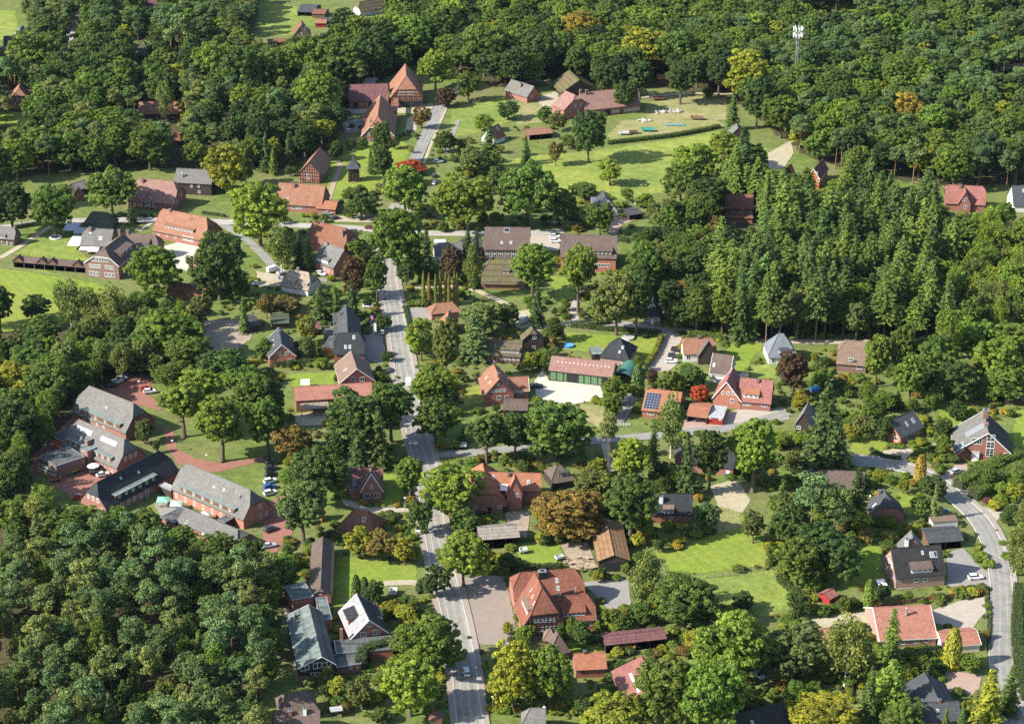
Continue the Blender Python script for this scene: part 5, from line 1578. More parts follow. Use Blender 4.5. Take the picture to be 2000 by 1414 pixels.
b = h.E(I(1430, 1445), I(1545, 1415), I(1480, 1383), 3.0, 42, 'black', 'brick'); b.sky(I(1470, 1412), 0, .7, 1.6, M_COLL)
# ------------------------------------------------------------------ trees
LEAF = leaf_mat('foliage')
NEEDLE = leaf_mat('needles', .2, .12)
BARK = plain('bark_brown', (.11, .085, .06), .95)
BARK_P = plain('bark_pine', (.20, .12, .075), .95)
BARK_W = plain('bark_birch', (.55, .53, .48), .9)
nr = np.random.default_rng(11)

def leaves(pos, nrm, size, aspect=.62, jit=.5, tint=None):
    """diamond-shaped sprays of leaves at pos, facing about nrm"""
    n = len(pos)
    nn = nrm + nr.normal(0, jit, (n, 3))
    nn /= np.linalg.norm(nn, axis=1, keepdims=True) + 1e-9
    a = nr.normal(0, 1, (n, 3))
    t = np.cross(nn, a); t /= np.linalg.norm(t, axis=1, keepdims=True) + 1e-9
    b = np.cross(nn, t)
    s = (size * nr.uniform(.6, 1.35, n))[:, None]
    q = np.stack([pos - t * s, pos - b * s * aspect + nn * s * .18, pos + t * s, pos + b * s * aspect + nn * s * .18], 1)
    return q, (nr.uniform(0, 1, n) if tint is None else tint)

def quads_mesh(name, qs, ts, mat, extra=None, emats=()):
    """one mesh out of leaf quads, with a trunk (MB) joined when given"""
    q = np.concatenate(qs); ti = np.clip(np.concatenate(ts), 0, 1)
    n = len(q)
    V = q.reshape(-1, 3)
    F = np.arange(n * 4).reshape(-1, 4)
    ev, ef = ([], []) if extra is None else (extra.v, extra.f)
    me = bpy.data.meshes.new(name)
    nv = len(V)
    me.from_pydata(np.concatenate([V, np.array(ev).reshape(-1, 3)]) if len(ev) else V, [], F.tolist() + [tuple(i + nv for i in f) for f in ef])
    me.materials.append(mat)
    for e in emats:
        me.materials.append(e)
    if ef:
        me.polygons.foreach_set('material_index', [0] * n + [1] * len(ef))
    at = me.attributes.new('tint', 'FLOAT', 'FACE')
    at.data.foreach_set('value', np.concatenate([ti, np.full(len(ef), .5)]).astype(np.float32))
    me.update()
    return me

def fib(n):
    i = np.arange(n) + .5
    ph = np.arccos(1 - 2 * i / n); th = math.pi * (1 + 5 ** .5) * i
    return np.stack([np.cos(th) * np.sin(ph), np.sin(th) * np.sin(ph), np.cos(ph)], 1)

def puff(c, a, n, size, out, jit=.5, tint0=.5, tvar=.25, cover=-.25):
    d = nr.normal(0, 1, (int(n * 1.7), 3)); d /= np.linalg.norm(d, axis=1, keepdims=True)
    d = d[(d @ out) > cover][:n]
    pos = c + d * a * nr.uniform(.72, 1.08, (len(d), 1))
    nrm = d * .9 + np.array([0, 0, .45])
    return leaves(pos, nrm, size, .62, jit, tint0 + nr.normal(0, tvar, len(d)))

def trunk_mb(H, r0, hb, R, limbs=5, lean=.03, seed=0):
    rr = random.Random(seed)
    m = MB()
    p = Vector((0, 0, -.1)); d = Vector((rr.uniform(-lean, lean), rr.uniform(-lean, lean), 1)).normalized()
    segs = 5; q = p
    pts = [p]
    for k in range(segs):
        q = q + d * (H * .82 / segs) + Vector((rr.uniform(-.1, .1), rr.uniform(-.1, .1), 0))
        pts.append(q)
    for k in range(segs):
        m.tube(pts[k], pts[k + 1], r0 * (1 - .16 * k), r0 * (1 - .16 * (k + 1)), 7, cap=False)
    m.tube(p, p + d * .9, r0 * 1.5, r0 * 1.02, 7, cap=False)
    for k in range(limbs):
        a = 2 * math.pi * k / limbs + rr.uniform(-.4, .4)
        z = hb + (H * .75 - hb) * rr.uniform(.0, .7)
        t = z / (H * .82) * segs
        i = min(segs - 1, int(t)); s = pts[i].lerp(pts[i + 1], t - i)
        ln = R * rr.uniform(.5, .75)
        e = s + Vector((math.cos(a) * ln, math.sin(a) * ln, ln * rr.uniform(.35, .8)))
        mid = s.lerp(e, .5) + Vector((0, 0, ln * .08))
        m.tube(s, mid, r0 * .42, r0 * .28, 5, cap=False); m.tube(mid, e, r0 * .28, r0 * .08, 5, cap=False)
    return m

def make_oak(i, R=7.0, H=16.0, lobes=16, per=36, size=.34, base=.12, spread=1.0):
    """broad crown: lobes carried by the limbs, each set with small leaf clusters, gaps between"""
    b = H * (1 - base) / 2; zc = H - b
    qs, ts = [], []
    dirs = fib(lobes) + nr.normal(0, .22, (lobes, 3))
    ax = nr.uniform(.86, 1.12, 2)
    for d in dirs:
        d = d / np.linalg.norm(d)
        if d[2] < -.8: continue
        rad = nr.uniform(.48, .70) * spread
        lr = nr.uniform(.30, .46)
        c = np.array([d[0] * R * rad * ax[0], d[1] * R * rad * ax[1], zc + d[2] * b * rad])
        la = np.array([R * lr, R * lr, min(R, b) * lr * nr.uniform(.75, 1.0)])
        t0 = .5 + nr.normal(0, .1)
        npf = int(27 * (lr / .38) ** 2)
        for e in fib(npf) + nr.normal(0, .24, (npf, 3)):
            e = e / np.linalg.norm(e)
            if e @ d < -.35 and e[2] < .3: continue
            pc = c + e * la * nr.uniform(.62, 1.12)
            pr = R * nr.uniform(.06, .135)
            q, t = puff(pc, np.array([pr, pr, pr * nr.uniform(.5, .8)]), int(per * (pr / (R * .095)) ** 1.5), size, e, .42, t0 + nr.normal(0, .13), .2, -.45)
            qs.append(q); ts.append(t)
    for _ in range(10):                      # leaves on the inner twigs
        d = nr.normal(0, 1, 3); d /= np.linalg.norm(d)
        c = np.array([d[0] * R * .36, d[1] * R * .36, zc + d[2] * b * .4])
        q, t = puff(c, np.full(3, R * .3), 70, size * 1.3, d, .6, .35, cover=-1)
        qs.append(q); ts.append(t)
    return qs, ts, trunk_mb(H, .036 * H * .75, H * .24, R, 8, seed=i)

def make_birch(i, R=4.0, H=15.0):
    qs, ts = [], []
    b = H * .41; zc = H - b
    for d in fib(46) + nr.normal(0, .25, (46, 3)):
        d = d / np.linalg.norm(d)
        k = (1.0 if d[2] < .3 else 1.0 - .45 * (d[2] - .3))
        rad = nr.uniform(.4, .95)
        c = np.array([d[0] * R * rad * k, d[1] * R * rad * k, zc + d[2] * b * rad])
        pr = R * nr.uniform(.2, .32)
        q, t = puff(c, np.array([pr, pr, pr * nr.uniform(1.2, 2.0)]), 80, .3, d, .9, .5 + nr.normal(0, .12), cover=-.7)
        qs.append(q); ts.append(t)
    return qs, ts, trunk_mb(H, .17, H * .2, R * .6, 6, .05, seed=i)

def make_pine(i, R=4.2, H=17.0):
    qs, ts = [], []
    n = 26
    for k in range(n):
        z = H * (.60 + .40 * (k / n) ** .9)
        prof = math.sqrt(max(.05, 1 - ((z / H - .72) / .30) ** 2))
        a = nr.uniform(0, 2 * math.pi); r = R * prof * nr.uniform(.25, .92)
        c = np.array([math.cos(a) * r, math.sin(a) * r, z])
        pr = R * nr.uniform(.24, .4)
        out = np.array([math.cos(a) * .5, math.sin(a) * .5, .8])
        q, t = puff(c, np.array([pr, pr, pr * .5]), 130, .3, out, .75, .5 + nr.normal(0, .1), cover=-.6)
        qs.append(q); ts.append(t)
    return qs, ts, trunk_mb(H, .24, H * .55, R * .8, 8, .04, seed=i)

def make_spruce(i, R=3.1, H=19.0, low=.06, droop=.25, taper=.72):
    """whorls of drooping boughs of uneven length; no two sides alike"""
    pos, nrm, tin = [], [], []
    nw = 34
    lop = nr.uniform(0, 6.28, 2); bend = nr.normal(0, .012, 2)
    for k in range(nw):
        f = k / nw
        z = H * (low + (1 - low) * f) + nr.normal(0, .12)
        rr = R * (1 - f) ** taper * nr.uniform(.72, 1.15) + .15
        nb = max(4, int(10 * (1 - f) + 4))
        a0 = nr.uniform(0, 6.28)
        cx, cy = bend * z
        for j in range(nb):
            a = a0 + 2 * math.pi * j / nb + nr.normal(0, .22)
            r = rr * nr.uniform(.55, 1.2) * (1 + .16 * math.sin(2 * a + lop[0]) + .1 * math.sin(3 * a + lop[1]))
            if nr.uniform() < .06: continue
            t0 = nr.normal(.5, .16)
            ns = max(3, int(r * 3.4))
            for s in range(ns):
                g = (s + .6) / ns
                w = .4 * (1 - g * .6)
                for side in (-1, 1):
                    x = np.array([cx + math.cos(a) * r * g - math.sin(a) * w * side, cy + math.sin(a) * r * g + math.cos(a) * w * side, z - droop * r * g ** 1.5 + .12 * r * g + nr.normal(0, .1)])
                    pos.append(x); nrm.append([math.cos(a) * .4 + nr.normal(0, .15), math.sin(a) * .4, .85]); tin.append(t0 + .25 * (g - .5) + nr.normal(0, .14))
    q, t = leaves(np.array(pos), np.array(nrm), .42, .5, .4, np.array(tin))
    m = MB(); m.tube((0, 0, -.1), (bend[0] * H, bend[1] * H, H * .97), .26, .03, 7, cap=False)
    return [q], [t], m

def make_shrub(i, R=1.6, H=2.2, size=.2, tall=False):
    qs, ts = [], []
    for d in fib(24) + nr.normal(0, .2, (24, 3)):
        d = d / np.linalg.norm(d)
        if d[2] < -.55: continue
        rad = nr.uniform(.5, .75)
        c = np.array([d[0] * R * rad, d[1] * R * rad, H * .5 + d[2] * H * .45 * rad])
        pr = R * nr.uniform(.28, .42)
        q, t = puff(c, np.array([pr, pr, pr * (H / R / 2)]), 75, size, d, .5, .5 + nr.normal(0, .12))
        qs.append(q); ts.append(t)
    m = MB(); m.tube((0, 0, -.1), (0, 0, H * .5), .09, .05, 5, cap=False)
    return qs, ts, m

def make_column(i, R=1.1, H=5.0):
    n = 1500
    z = nr.uniform(0, 1, n) ** .85
    prof = np.sqrt(np.clip(1 - (np.abs(z - .3) / .72) ** 1.8, .02, 1))
    th = nr.uniform(0, 6.283, n)
    r = R * prof * nr.uniform(.78, 1.06, n)
    pos = np.stack([np.cos(th) * r, np.sin(th) * r, z * H], 1)
    q, t = leaves(pos, np.stack([np.cos(th), np.sin(th), np.full(n, .5)], 1), .2, .6, .45, .5 + nr.normal(0, .2, n) + .12 * np.sin(th * 5))
    m = MB(); m.tube((0, 0, -.1), (0, 0, H * .5), .1, .05, 5, cap=False)
    return [q], [t], m

# kind: maker, variants, radius, height, crown centre (share of H), half crown height (share of H), crown material, bark
KINDS = {
    'oak':    (lambda i: make_oak(i), 7, 7.0, 16.0, .56, .44, LEAF, BARK),
    'round':  (lambda i: make_oak(i, 5.0, 12.0, 12, 38, .27, .06), 5, 5.0, 12.0, .53, .47, LEAF, BARK),
    'tall':   (lambda i: make_oak(i, 5.2, 18.0, 20, 34, .3, .16, 1.0), 5, 5.2, 18.0, .58, .42, LEAF, BARK),
    'birch':  (lambda i: make_birch(i), 5, 4.0, 15.0, .56, .42, LEAF, BARK_W),
    'pine':   (lambda i: make_pine(i), 6, 4.2, 17.0, .74, .26, NEEDLE, BARK_P),
    'spruce': (lambda i: make_spruce(i, 3.6, 19.0), 7, 3.6, 19.0, .52, .48, NEEDLE, BARK),
    'fir':    (lambda i: make_spruce(i, 4.4, 21.0, .34, .12, .5), 6, 4.4, 21.0, .66, .34, NEEDLE, BARK_P),
    'shrub':  (lambda i: make_shrub(i), 5, 1.6, 2.2, .5, .5, LEAF, BARK),
    'column': (lambda i: make_column(i), 3, 1.1, 5.0, .5, .5, NEEDLE, BARK),
}
PROTO = {}
for kd, (mk, nv, R, H, zc, hb, mt, bk) in KINDS.items():
    PROTO[kd] = []
    for i in range(nv):
        qs, ts, tm = mk(i)
        crown = quads_mesh('crown', qs, ts, mt)
        trunk = tm.mesh('trunk', bk, True)
        PROTO[kd].append((crown, trunk, quads_mesh('tree', qs, ts, mt, tm, (bk,)) if kd not in ('shrub', 'column') else None))

COLOURS = {                                   # base colours of the leaves
    'g': ((0.119, 0.169, 0.0277), 'mid-green'), 'b': ((0.196, 0.25, 0.0311), 'bright green'), 'd': ((0.0784, 0.12, 0.0259), 'dark green'),
    'y': ((0.28, 0.27, 0.0277), 'yellow-green'), 'o': ((0.161, 0.182, 0.0475), 'olive'), 'n': ((0.211, 0.153, 0.0389), 'brownish'),
    'c': ((0.115, 0.0676, 0.0346), 'copper-dark'), 'r': ((0.379, 0.0751, 0.0259), 'red-leaved'), 'p': ((0.104, 0.155, 0.0484), 'blue-green'),
    'k': ((0.0532, 0.0852, 0.0234), 'blackish green'), 'l': ((0.349, 0.238, 0.0346), 'golden'), 'm': ((0.147, 0.207, 0.0277), 'fresh green'),
}
NAMES = {'oak': 'oak_tree', 'round': 'round_tree', 'tall': 'tall_tree', 'birch': 'birch_tree', 'pine': 'pine_tree', 'spruce': 'spruce_tree', 'fir': 'fir_tree', 'shrub': 'shrub', 'column': 'columnar_conifer'}
WORDS = {'oak': 'oak', 'round': 'round-crowned tree', 'tall': 'tall broadleaf tree', 'birch': 'birch', 'pine': 'pine', 'spruce': 'spruce', 'fir': 'tall-stemmed fir', 'shrub': 'shrub', 'column': 'columnar conifer'}
TREES = []                                    # (object, kind, colour code, pixel of the crown, radius m)
SPOTS = []                                    # ground places taken by trees
tr = random.Random(77)

def solve_tree(kind, px, r, q=None):
    """ground place, crown radius and height of a tree whose crown centre and half-width are seen at px, r"""
    R0, H0, zc, hb = KINDS[kind][2:6]
    H = H0
    for _ in range(6):
        c = P(px, H * zc)
        s = scale_at(c)
        R = r / s
        al = math.atan2(CAM_H - c.z, c.y)
        if q:
            v = max(.2, (q / s) ** 2 - (R * math.sin(al)) ** 2) if kind not in ('spruce', 'fir', 'column') else (q / s) ** 2
            H = math.sqrt(v) / math.cos(al) / hb
        elif kind == 'oak': H = 1.5 * R + 5.5
        elif kind == 'round': H = 1.5 * R + 4
        elif kind == 'shrub': H = R * 1.35
        else: H = R * H0 / R0
        H = max(H, 1.0)
    return c.x, c.y, R, H

def plant(kind, x, y, R, H, code, parts=True, name=None):
    R0, H0 = KINDS[kind][2:4]
    v = tr.randrange(KINDS[kind][1])
    crown, trunk, both = PROTO[kind][v]
    col = COLOURS[code][0]
    k = tr.uniform(.82, 1.18); w = tr.uniform(-.1, .1)
    rgba = (col[0] * k * (1 + w), col[1] * k, col[2] * k * (1 - w), 1)
    sc = (R / R0, R / R0 * tr.uniform(.93, 1.07), H / H0)
    rz = tr.uniform(0, 2 * math.pi)
    nm = name or NAMES[kind]
    if parts:
        e = add(nm, None, None, (x, y, 0), rz)
        e.scale = sc
        for pn, me in (('trunk', trunk), ('crown', crown)):
            o = add(pn, me, e); o.color = rgba
    else:
        e = add(nm, both or crown, None, (x, y, 0), rz)
        e.scale = sc; e.color = rgba
    zc = H * KINDS[kind][4]
    TREES.append((e, kind, code, PR((x, y, zc)), R, H))
    SPOTS.append((x, y, R))
    return e

for h in HOUSES:                              # houses stay in view
    for b in h.bodies:
        fp = [PR(b.w(x, yq, zq)) for x, yq, zq in ((0, 0, 0), (b.L, 0, 0), (b.L, 0, b.he), (b.L, b.W / 2, b.hr), (0, b.W / 2, b.hr), (0, 0, b.he))]
        MASK |= mask_poly(fp)
FOOT = [(b.o, b.ex, b.ey, b.L, b.W) for h in HOUSES for b in h.bodies]

def in_house(x, y, mg=.5):
    for o, ex, ey, L, W in FOOT:
        d = Vector((x - o.x, y - o.y, 0))
        a, c = d.dot(ex), d.dot(ey)
        if -mg < a < L + mg and -mg < c < W + mg: return True
    return False

# --- trees picked out one by one: kind, colour, crown centre x, y, half-width (, half-height) in the photograph
HAND = '''
oak b 625 185 46 50|tall y 628 250 27 28|spruce d 470 262 18 42|spruce k 497 235 17 40|spruce d 520 295 15 38|tall d 545 232 26 36|spruce k 565 290 16 34|spruce k 487 282 16 36|spruce g 533 313 11 26
oak y 440 322 46 45|round d 590 225 24 30|oak b 850 132 36 36|oak g 945 88 52 50|round c 870 187 24 20|round n 823 227 18 22|tall d 745 268 20 42|round g 915 165 25 30|round d 992 214 22 18
round b 946 238 22 18|spruce d 956 285 24 42|round d 870 276 26 22|round o 925 312 32 32|tall d 748 318 24 36|spruce d 724 312 10 26|round r 800 326 34 16|oak b 790 366 46 48|shrub d 709 278 10 11|round d 770 278 12 12
oak b 905 385 62 54|oak g 1030 372 58 58|round d 978 352 30 40|round g 1100 400 32 36|round d 706 394 43 34|oak b 505 412 62 58|oak m 775 462 56 62|birch o 547 482 28 42|spruce k 584 488 16 36|spruce d 603 494 14 32|oak d 425 512 60 62
oak m 300 524 56 50|oak g 103 402 48 52|oak g 216 368 50 44|spruce k 258 417 10 20|spruce k 834 492 17 50|spruce k 914 468 11 32|spruce k 930 474 9 28|round c 885 515 32 40|round d 792 528 22 26|tall g 735 532 20 46|round c 692 538 30 44
spruce k 688 585 18 36|spruce d 655 590 17 32|spruce d 625 592 18 32|round n 558 594 36 20|round n 520 596 18 24|birch o 922 522 18 46|tall m 1040 516 42 52|tall b 1130 522 36 66|spruce k 1050 592 17 44|oak o 1205 585 48 58|round g 1172 420 30 36|round d 1103 412 22 32
oak g 1260 520 44 50|tall d 1245 580 30 56|round d 1085 642 20 24|round o 945 620 46 34|spruce p 925 650 28 50|tall o 870 672 28 60|round b 822 660 36 42|round d 990 612 26 28|round d 748 628 21 18|round d 757 695 13 12|round y 600 642 22 28|round g 522 662 22 22|round o 598 678 18 22
tall d 690 812 54 66|tall g 762 788 44 58|oak b 846 752 43 40|oak d 850 815 46 46|round n 572 868 40 40|tall g 535 775 24 40|oak d 625 925 60 56|tall p 590 985 48 60|spruce d 740 852 28 58|spruce k 700 862 24 50|round d 660 868 24 36|tall m 800 922 32 40|oak b 880 950 66 54|round d 822 1002 28 40
round g 908 1018 30 26|tall d 950 840 40 50|tall d 1005 842 30 46|oak g 1085 835 78 62|tall b 355 782 48 56|tall b 430 822 52 62|tall g 492 775 46 50|tall m 520 820 40 56|round o 280 838 20 26|tall b 395 750 44 50|round d 305 870 8 14
round b 1192 788 26 26|round m 1200 760 28 28|pine o 1190 840 20 34|birch o 1312 822 32 56|round r 1366 766 24 18|column d 1246 742 12 30|round d 1350 735 34 26|round g 1310 745 28 26|round c 1275 735 13 18|tall b 1232 892 42 48|spruce d 1277 868 16 48|spruce k 1344 902 24 62|tall d 1388 885 32 58
tall b 1474 872 44 68|round o 1158 940 38 34|oak n 1108 1000 76 52|tall d 1232 975 52 66|round p 1382 1008 26 32|round o 1472 1025 28 34|spruce k 1616 828 48 84|tall c 1550 722 32 44|tall m 1714 690 28 50|tall g 1762 678 28 52|spruce k 1672 968 29 58|spruce d 1530 985 28 50
pine p 1590 965 40 40|pine p 1630 985 34 36|tall d 1545 1020 36 50|oak d 1600 1060 56 52|oak g 1560 1090 52 50|oak d 1640 1090 44 46|round m 1700 795 18 28|round d 1725 825 16 24|round o 1680 830 18 26|round g 1752 790 12 12|round o 1722 848 12 14|spruce d 1752 778 12 16
round y 1720 926 16 14|round y 1765 945 14 18|column l 1798 915 12 26|round d 1822 950 28 30|spruce o 1826 982 12 34|round g 1798 985 22 26|round d 1845 835 24 22|round m 1845 870 22 26|round b 1898 808 14 13|round d 1870 800 20 22
birch o 1988 1075 22 50|birch o 1996 1010 16 36|round n 745 1062 34 32|round y 700 1055 32 30|round y 790 1075 26 28|oak b 905 1085 54 54|round d 852 1132 30 34|oak m 845 1252 66 60|oak b 800 1335 64 60|round y 766 1186 21 19|column d 696 1150 10 26|column d 712 1152 11 24|round d 732 1155 18 26|round g 808 1186 17 16
oak y 1002 1312 54 62|oak b 1075 1315 44 58|birch o 1262 1128 32 52|oak g 1338 1172 78 60|oak b 1440 1255 76 72|oak g 1305 1345 72 70|oak m 1395 1352 66 76|oak y 1205 1400 66 54|round d 1450 1172 26 22|round d 1295 1195 18 22
oak o 1558 1268 66 56|birch o 1655 1262 44 62|spruce g 1742 1238 23 52|column y 1862 1266 17 38|spruce d 1700 1352 22 52|spruce m 1742 1338 42 52|oak y 1605 1398 72 50|round g 1760 1400 50 40|spruce y 1934 1360 36 52|spruce d 1974 1345 22 46|column m 1697 1160 11 28|round d 1560 1180 26 24|spruce d 1848 1405 10 26|spruce d 1880 1400 16 34
round g 1648 1180 14 16|round y 660 1340 22 24|round o 700 1350 26 30|round o 640 1320 22 22|round d 745 1395 24 18|tall d 20 395 40 50|tall d -10 330 40 60|round d 72 597 32 28|tall d -5 590 34 46|birch o 135 590 34 44|birch o 180 600 30 40|birch o 220 605 32 46
tall g 80 650 40 40|oak m 330 650 70 50|round o 388 604 30 30|spruce d 480 600 14 34|round d 466 560 20 30|tall g 1990 660 50 50|oak m 1905 660 48 46|oak g 1830 700 50 48|oak m 1950 700 56 50|tall m 1780 730 34 50|round d 1815 745 30 30|oak d 1870 740 44 40|oak g 1965 745 46 34|birch m 1850 660 30 56
tall d 1660 60 40 30|oak l 1775 220 42 40|oak l 1135 55 40 34|oak y 1260 90 50 42|oak g 1325 95 46 44|oak y 1460 140 50 44|oak d 1055 100 50 46|oak m 1000 90 40 40|oak d 1150 258 42 48|round b 1192 335 27 26|round d 1220 170 26 32|round d 1180 150 32 36|tall d 1330 150 30 40|tall d 1250 145 26 36|spruce d 1432 215 16 36|spruce d 1028 290 10 26|round n 1085 295 16 26
round g 1062 222 18 16|round o 1090 235 18 20|round d 1382 180 12 12|oak b 1360 315 46 40|oak b 1420 290 40 36|oak g 1330 350 40 36|oak m 1485 350 46 34|oak d 1380 380 46 40|round b 1260 390 22 16|oak o 1300 420 40 36|birch o 1560 455 26 26|round g 1225 380 14 14|round d 1140 370 34 18
oak d 1480 190 40 50|round m 185 300 26 34|oak m 80 280 50 40|oak g 290 285 46 40|birch o 322 195 18 36|round y 372 205 30 30|oak b 420 120 46 50|oak d 470 140 46 56|oak g 530 140 46 50|oak m 590 120 50 46|oak g 660 115 46 50|oak d 730 100 46 50|oak m 800 70 46 40|oak g 860 50 46 40
pine o 110 15 26 20|pine p 330 40 34 30|pine p 350 60 30 30|birch o 450 38 26 26|birch o 175 90 24 26|spruce o 215 105 14 22|oak g 60 100 50 46|oak d 90 60 44 36|round b 260 235 24 22|round g 140 200 44 40|oak m 155 250 40 36
oak d 30 830 60 60|oak y 30 740 44 40|oak g 100 740 50 46|oak d 10 930 44 50|oak g 60 700 46 40|birch m 85 985 30 36|round y 62 990 24 18|oak g 130 1030 50 44|round m 230 1020 40 34|round g 280 1020 40 34|oak m 30 1010 46 40|round b 165 1010 40 30|oak g 370 690 50 40|oak d 430 710 50 36|round d 230 690 46 36|round m 470 735 40 30|round g 280 670 50 40|oak g 335 735 40 30
round m 1012 1165 12 10|round b 1060 1180 14 12|round d 1175 1118 12 14|round b 1222 1106 12 12|round g 1096 1240 14 26|round b 1118 1222 13 24|round d 1138 1238 26 28|round b 1168 1222 9 12|round b 1190 1203 18 20|round g 1215 1215 20 18|round l 1222 1200 9 14|round p 1240 1198 18 16|round b 1025 1235 20 18|round y 992 1225 12 14|round d 1000 1250 12 10
oak g 350 1055 40 32|round m 300 1035 36 28|oak g 420 1068 40 32|round o 470 1075 36 28|round g 250 1035 30 26|tall d 470 225 26 40|oak d 545 262 36 34|tall k 505 262 24 40|oak g 590 262 30 32|round d 655 292 18 20|round o 480 335 18 26|tall d 450 262 26 36|spruce d 600 262 15 36|oak g 515 208 34 34|oak d 560 200 34 30
'''
for row in HAND.strip().split('\n'):
    for it in row.split('|'):
        f = it.split()
        kind, code = f[0], f[1]
        v = [float(a) for a in f[2:]]
        x, y, R, H = solve_tree(kind, (v[0], v[1]), v[2], v[3] if len(v) > 3 else None)
        for _ in range(12):
            if not in_house(x, y, .6): break
            y -= 1.0
        plant(kind, x, y, R, H, code)

# --- the woods: mixed stands planted a crown's width apart
def inside(p, poly):
    c = False; j = len(poly) - 1
    for i in range(len(poly)):
        if (poly[i][1] > p[1]) != (poly[j][1] > p[1]) and p[0] < (poly[j][0] - poly[i][0]) * (p[1] - poly[i][1]) / (poly[j][1] - poly[i][1]) + poly[i][0]:
            c = not c
        j = i
    return c

def covers_open(px, rx, ry):
    x0, x1 = int(max(0, (px[0] - rx) / 4)), int(min(500, (px[0] + rx) / 4 + 1))
    y0, y1 = int(max(0, (px[1] - ry) / 4)), int(min(354, (px[1] + ry) / 4 + 1))
    if x1 <= x0 or y1 <= y0: return 0.0
    sub = MASK[y0:y1, x0:x1]
    el = ((_gx[y0:y1, x0:x1] - px[0]) / rx) ** 2 + ((_gy[y0:y1, x0:x1] - px[1]) / ry) ** 2 < 1
    return (sub & el).sum() / max(1, el.sum())

MIX = {
    'far left wood': (('oak', 'gggdmdb', 8.2, .5), ('tall', 'gdmo', 6.4, .25), ('round', 'gydo', 6.4, .15), ('pine', 'po', 4.4, .1)),
    'top wood': (('oak', 'gdmo', 7.6, .35), ('pine', 'pp', 4.6, .35), ('tall', 'gd', 5, .2), ('birch', 'o', 4.2, .1)),
    'far middle wood': (('oak', 'gdmgb', 8.8, .6), ('tall', 'gdk', 6.8, .3), ('round', 'yg', 6.6, .1)),
    'far right wood': (('oak', 'ggdmp', 8.6, .45), ('tall', 'gdmk', 6.6, .25), ('round', 'gmy', 6.6, .15), ('pine', 'p', 4.6, .15)),
    'conifer wood': (('spruce', 'ddgdk', 5.2, .25), ('fir', 'dgddg', 5.6, .42), ('tall', 'gmod', 5.8, .33)),
    'pine wood': (('pine', 'popp', 4.0, .5), ('round', 'gmdo', 4.2, .35), ('spruce', 'go', 2.8, .08), ('birch', 'om', 3.4, .07)),
    'left wood': (('oak', 'gmdo', 5.8, .4), ('round', 'gyod', 4.8, .3), ('birch', 'om', 3.8, .2), ('tall', 'gd', 4.6, .1)),
}
WOOD_TREES = []
for wn_, poly in WOODS.items():
    pts = [P(p, 9.0) for p in poly]
    x0, x1 = min(p.x for p in pts), max(p.x for p in pts); y0, y1 = min(p.y for p in pts), max(p.y for p in pts)
    mix = MIX[wn_]
    taken = [s for s in SPOTS]
    SPC = .46 if wn_ == 'conifer wood' else .64
    area = (x1 - x0) * (y1 - y0)
    cell = {}
    def near(x, y, R):
        for i in range(int(x // 10) - 1, int(x // 10) + 2):
            for j in range(int(y // 10) - 1, int(y // 10) + 2):
                for a, b, c in cell.get((i, j), ()):
                    if (a - x) ** 2 + (b - y) ** 2 < (SPC * (R + c)) ** 2: return True
        return False
    for a, b, c in taken: cell.setdefault((int(a // 10), int(b // 10)), []).append((a, b, c))
    for _ in range(int(area / 7)):
        x, y = tr.uniform(x0, x1), tr.uniform(y0, y1)
        px = PR((x, y, 9.0))
        if not inside(px, poly) or px[0] < -45 or px[0] > 2045 or px[1] < -50 or px[1] > 1455: continue
        u = tr.random(); k = 0
        while k < len(mix) - 1 and u > mix[k][3]:
            u -= mix[k][3]; k += 1
        kind, codes, R, _s = mix[k]
        if wn_ == 'conifer wood':
            if px[0] > 1860 and px[1] > 420: kind, codes, R = (('tall', 'mbm', 5.2), ('birch', 'mbo', 4.4))[tr.random() < .5]
            elif px[0] < 1400: kind, codes, R = (('oak', 'gdm', 5.4), ('tall', 'gd', 4.6), ('round', 'on', 4.6))[tr.randrange(3)]
        R *= tr.uniform(.8, 1.2)
        if near(x, y, R) or in_house(x, y, 2.0): continue
        R0, H0 = KINDS[kind][2:4]
        H = {'oak': 1.3 * R + 8, 'round': 1.6 * R + 5, 'tall': 2.2 * R + 6, 'spruce': 25, 'fir': 26}.get(kind, H0 * (R / R0) ** .6) * (tr.uniform(.66, 1.18) if wn_ == 'conifer wood' else tr.uniform(.86, 1.12))
        if wn_ == 'pine wood' and kind == 'spruce': H = 16
        zc = H * KINDS[kind][4]; cp = PR((x, y, zc)); s = scale_at((x, y, zc))
        if covers_open(cp, R * s, H * KINDS[kind][5] * s) > (.025 if wn_ == 'conifer wood' else .06): continue
        cell.setdefault((int(x // 10), int(y // 10)), []).append((x, y, R))
        WOOD_TREES.append((R * s * (.6 if cp[1] < 40 else 1), kind, x, y, R, H, tr.choice(codes), wn_))

WOOD_TREES.sort(key=lambda a: -a[0])          # the largest in view are trees of their own, the rest one far mass of woodland
count = {}
for t in TREES:
    count[t[1]] = count.get(t[1], 0) + 1
FAR = []
for a in WOOD_TREES:
    kind = a[1]
    if count.get(kind, 0) < 295:
        count[kind] = count.get(kind, 0) + 1
        plant(*a[1:7], False)['wood'] = a[7]
    else:
        FAR.append(a)

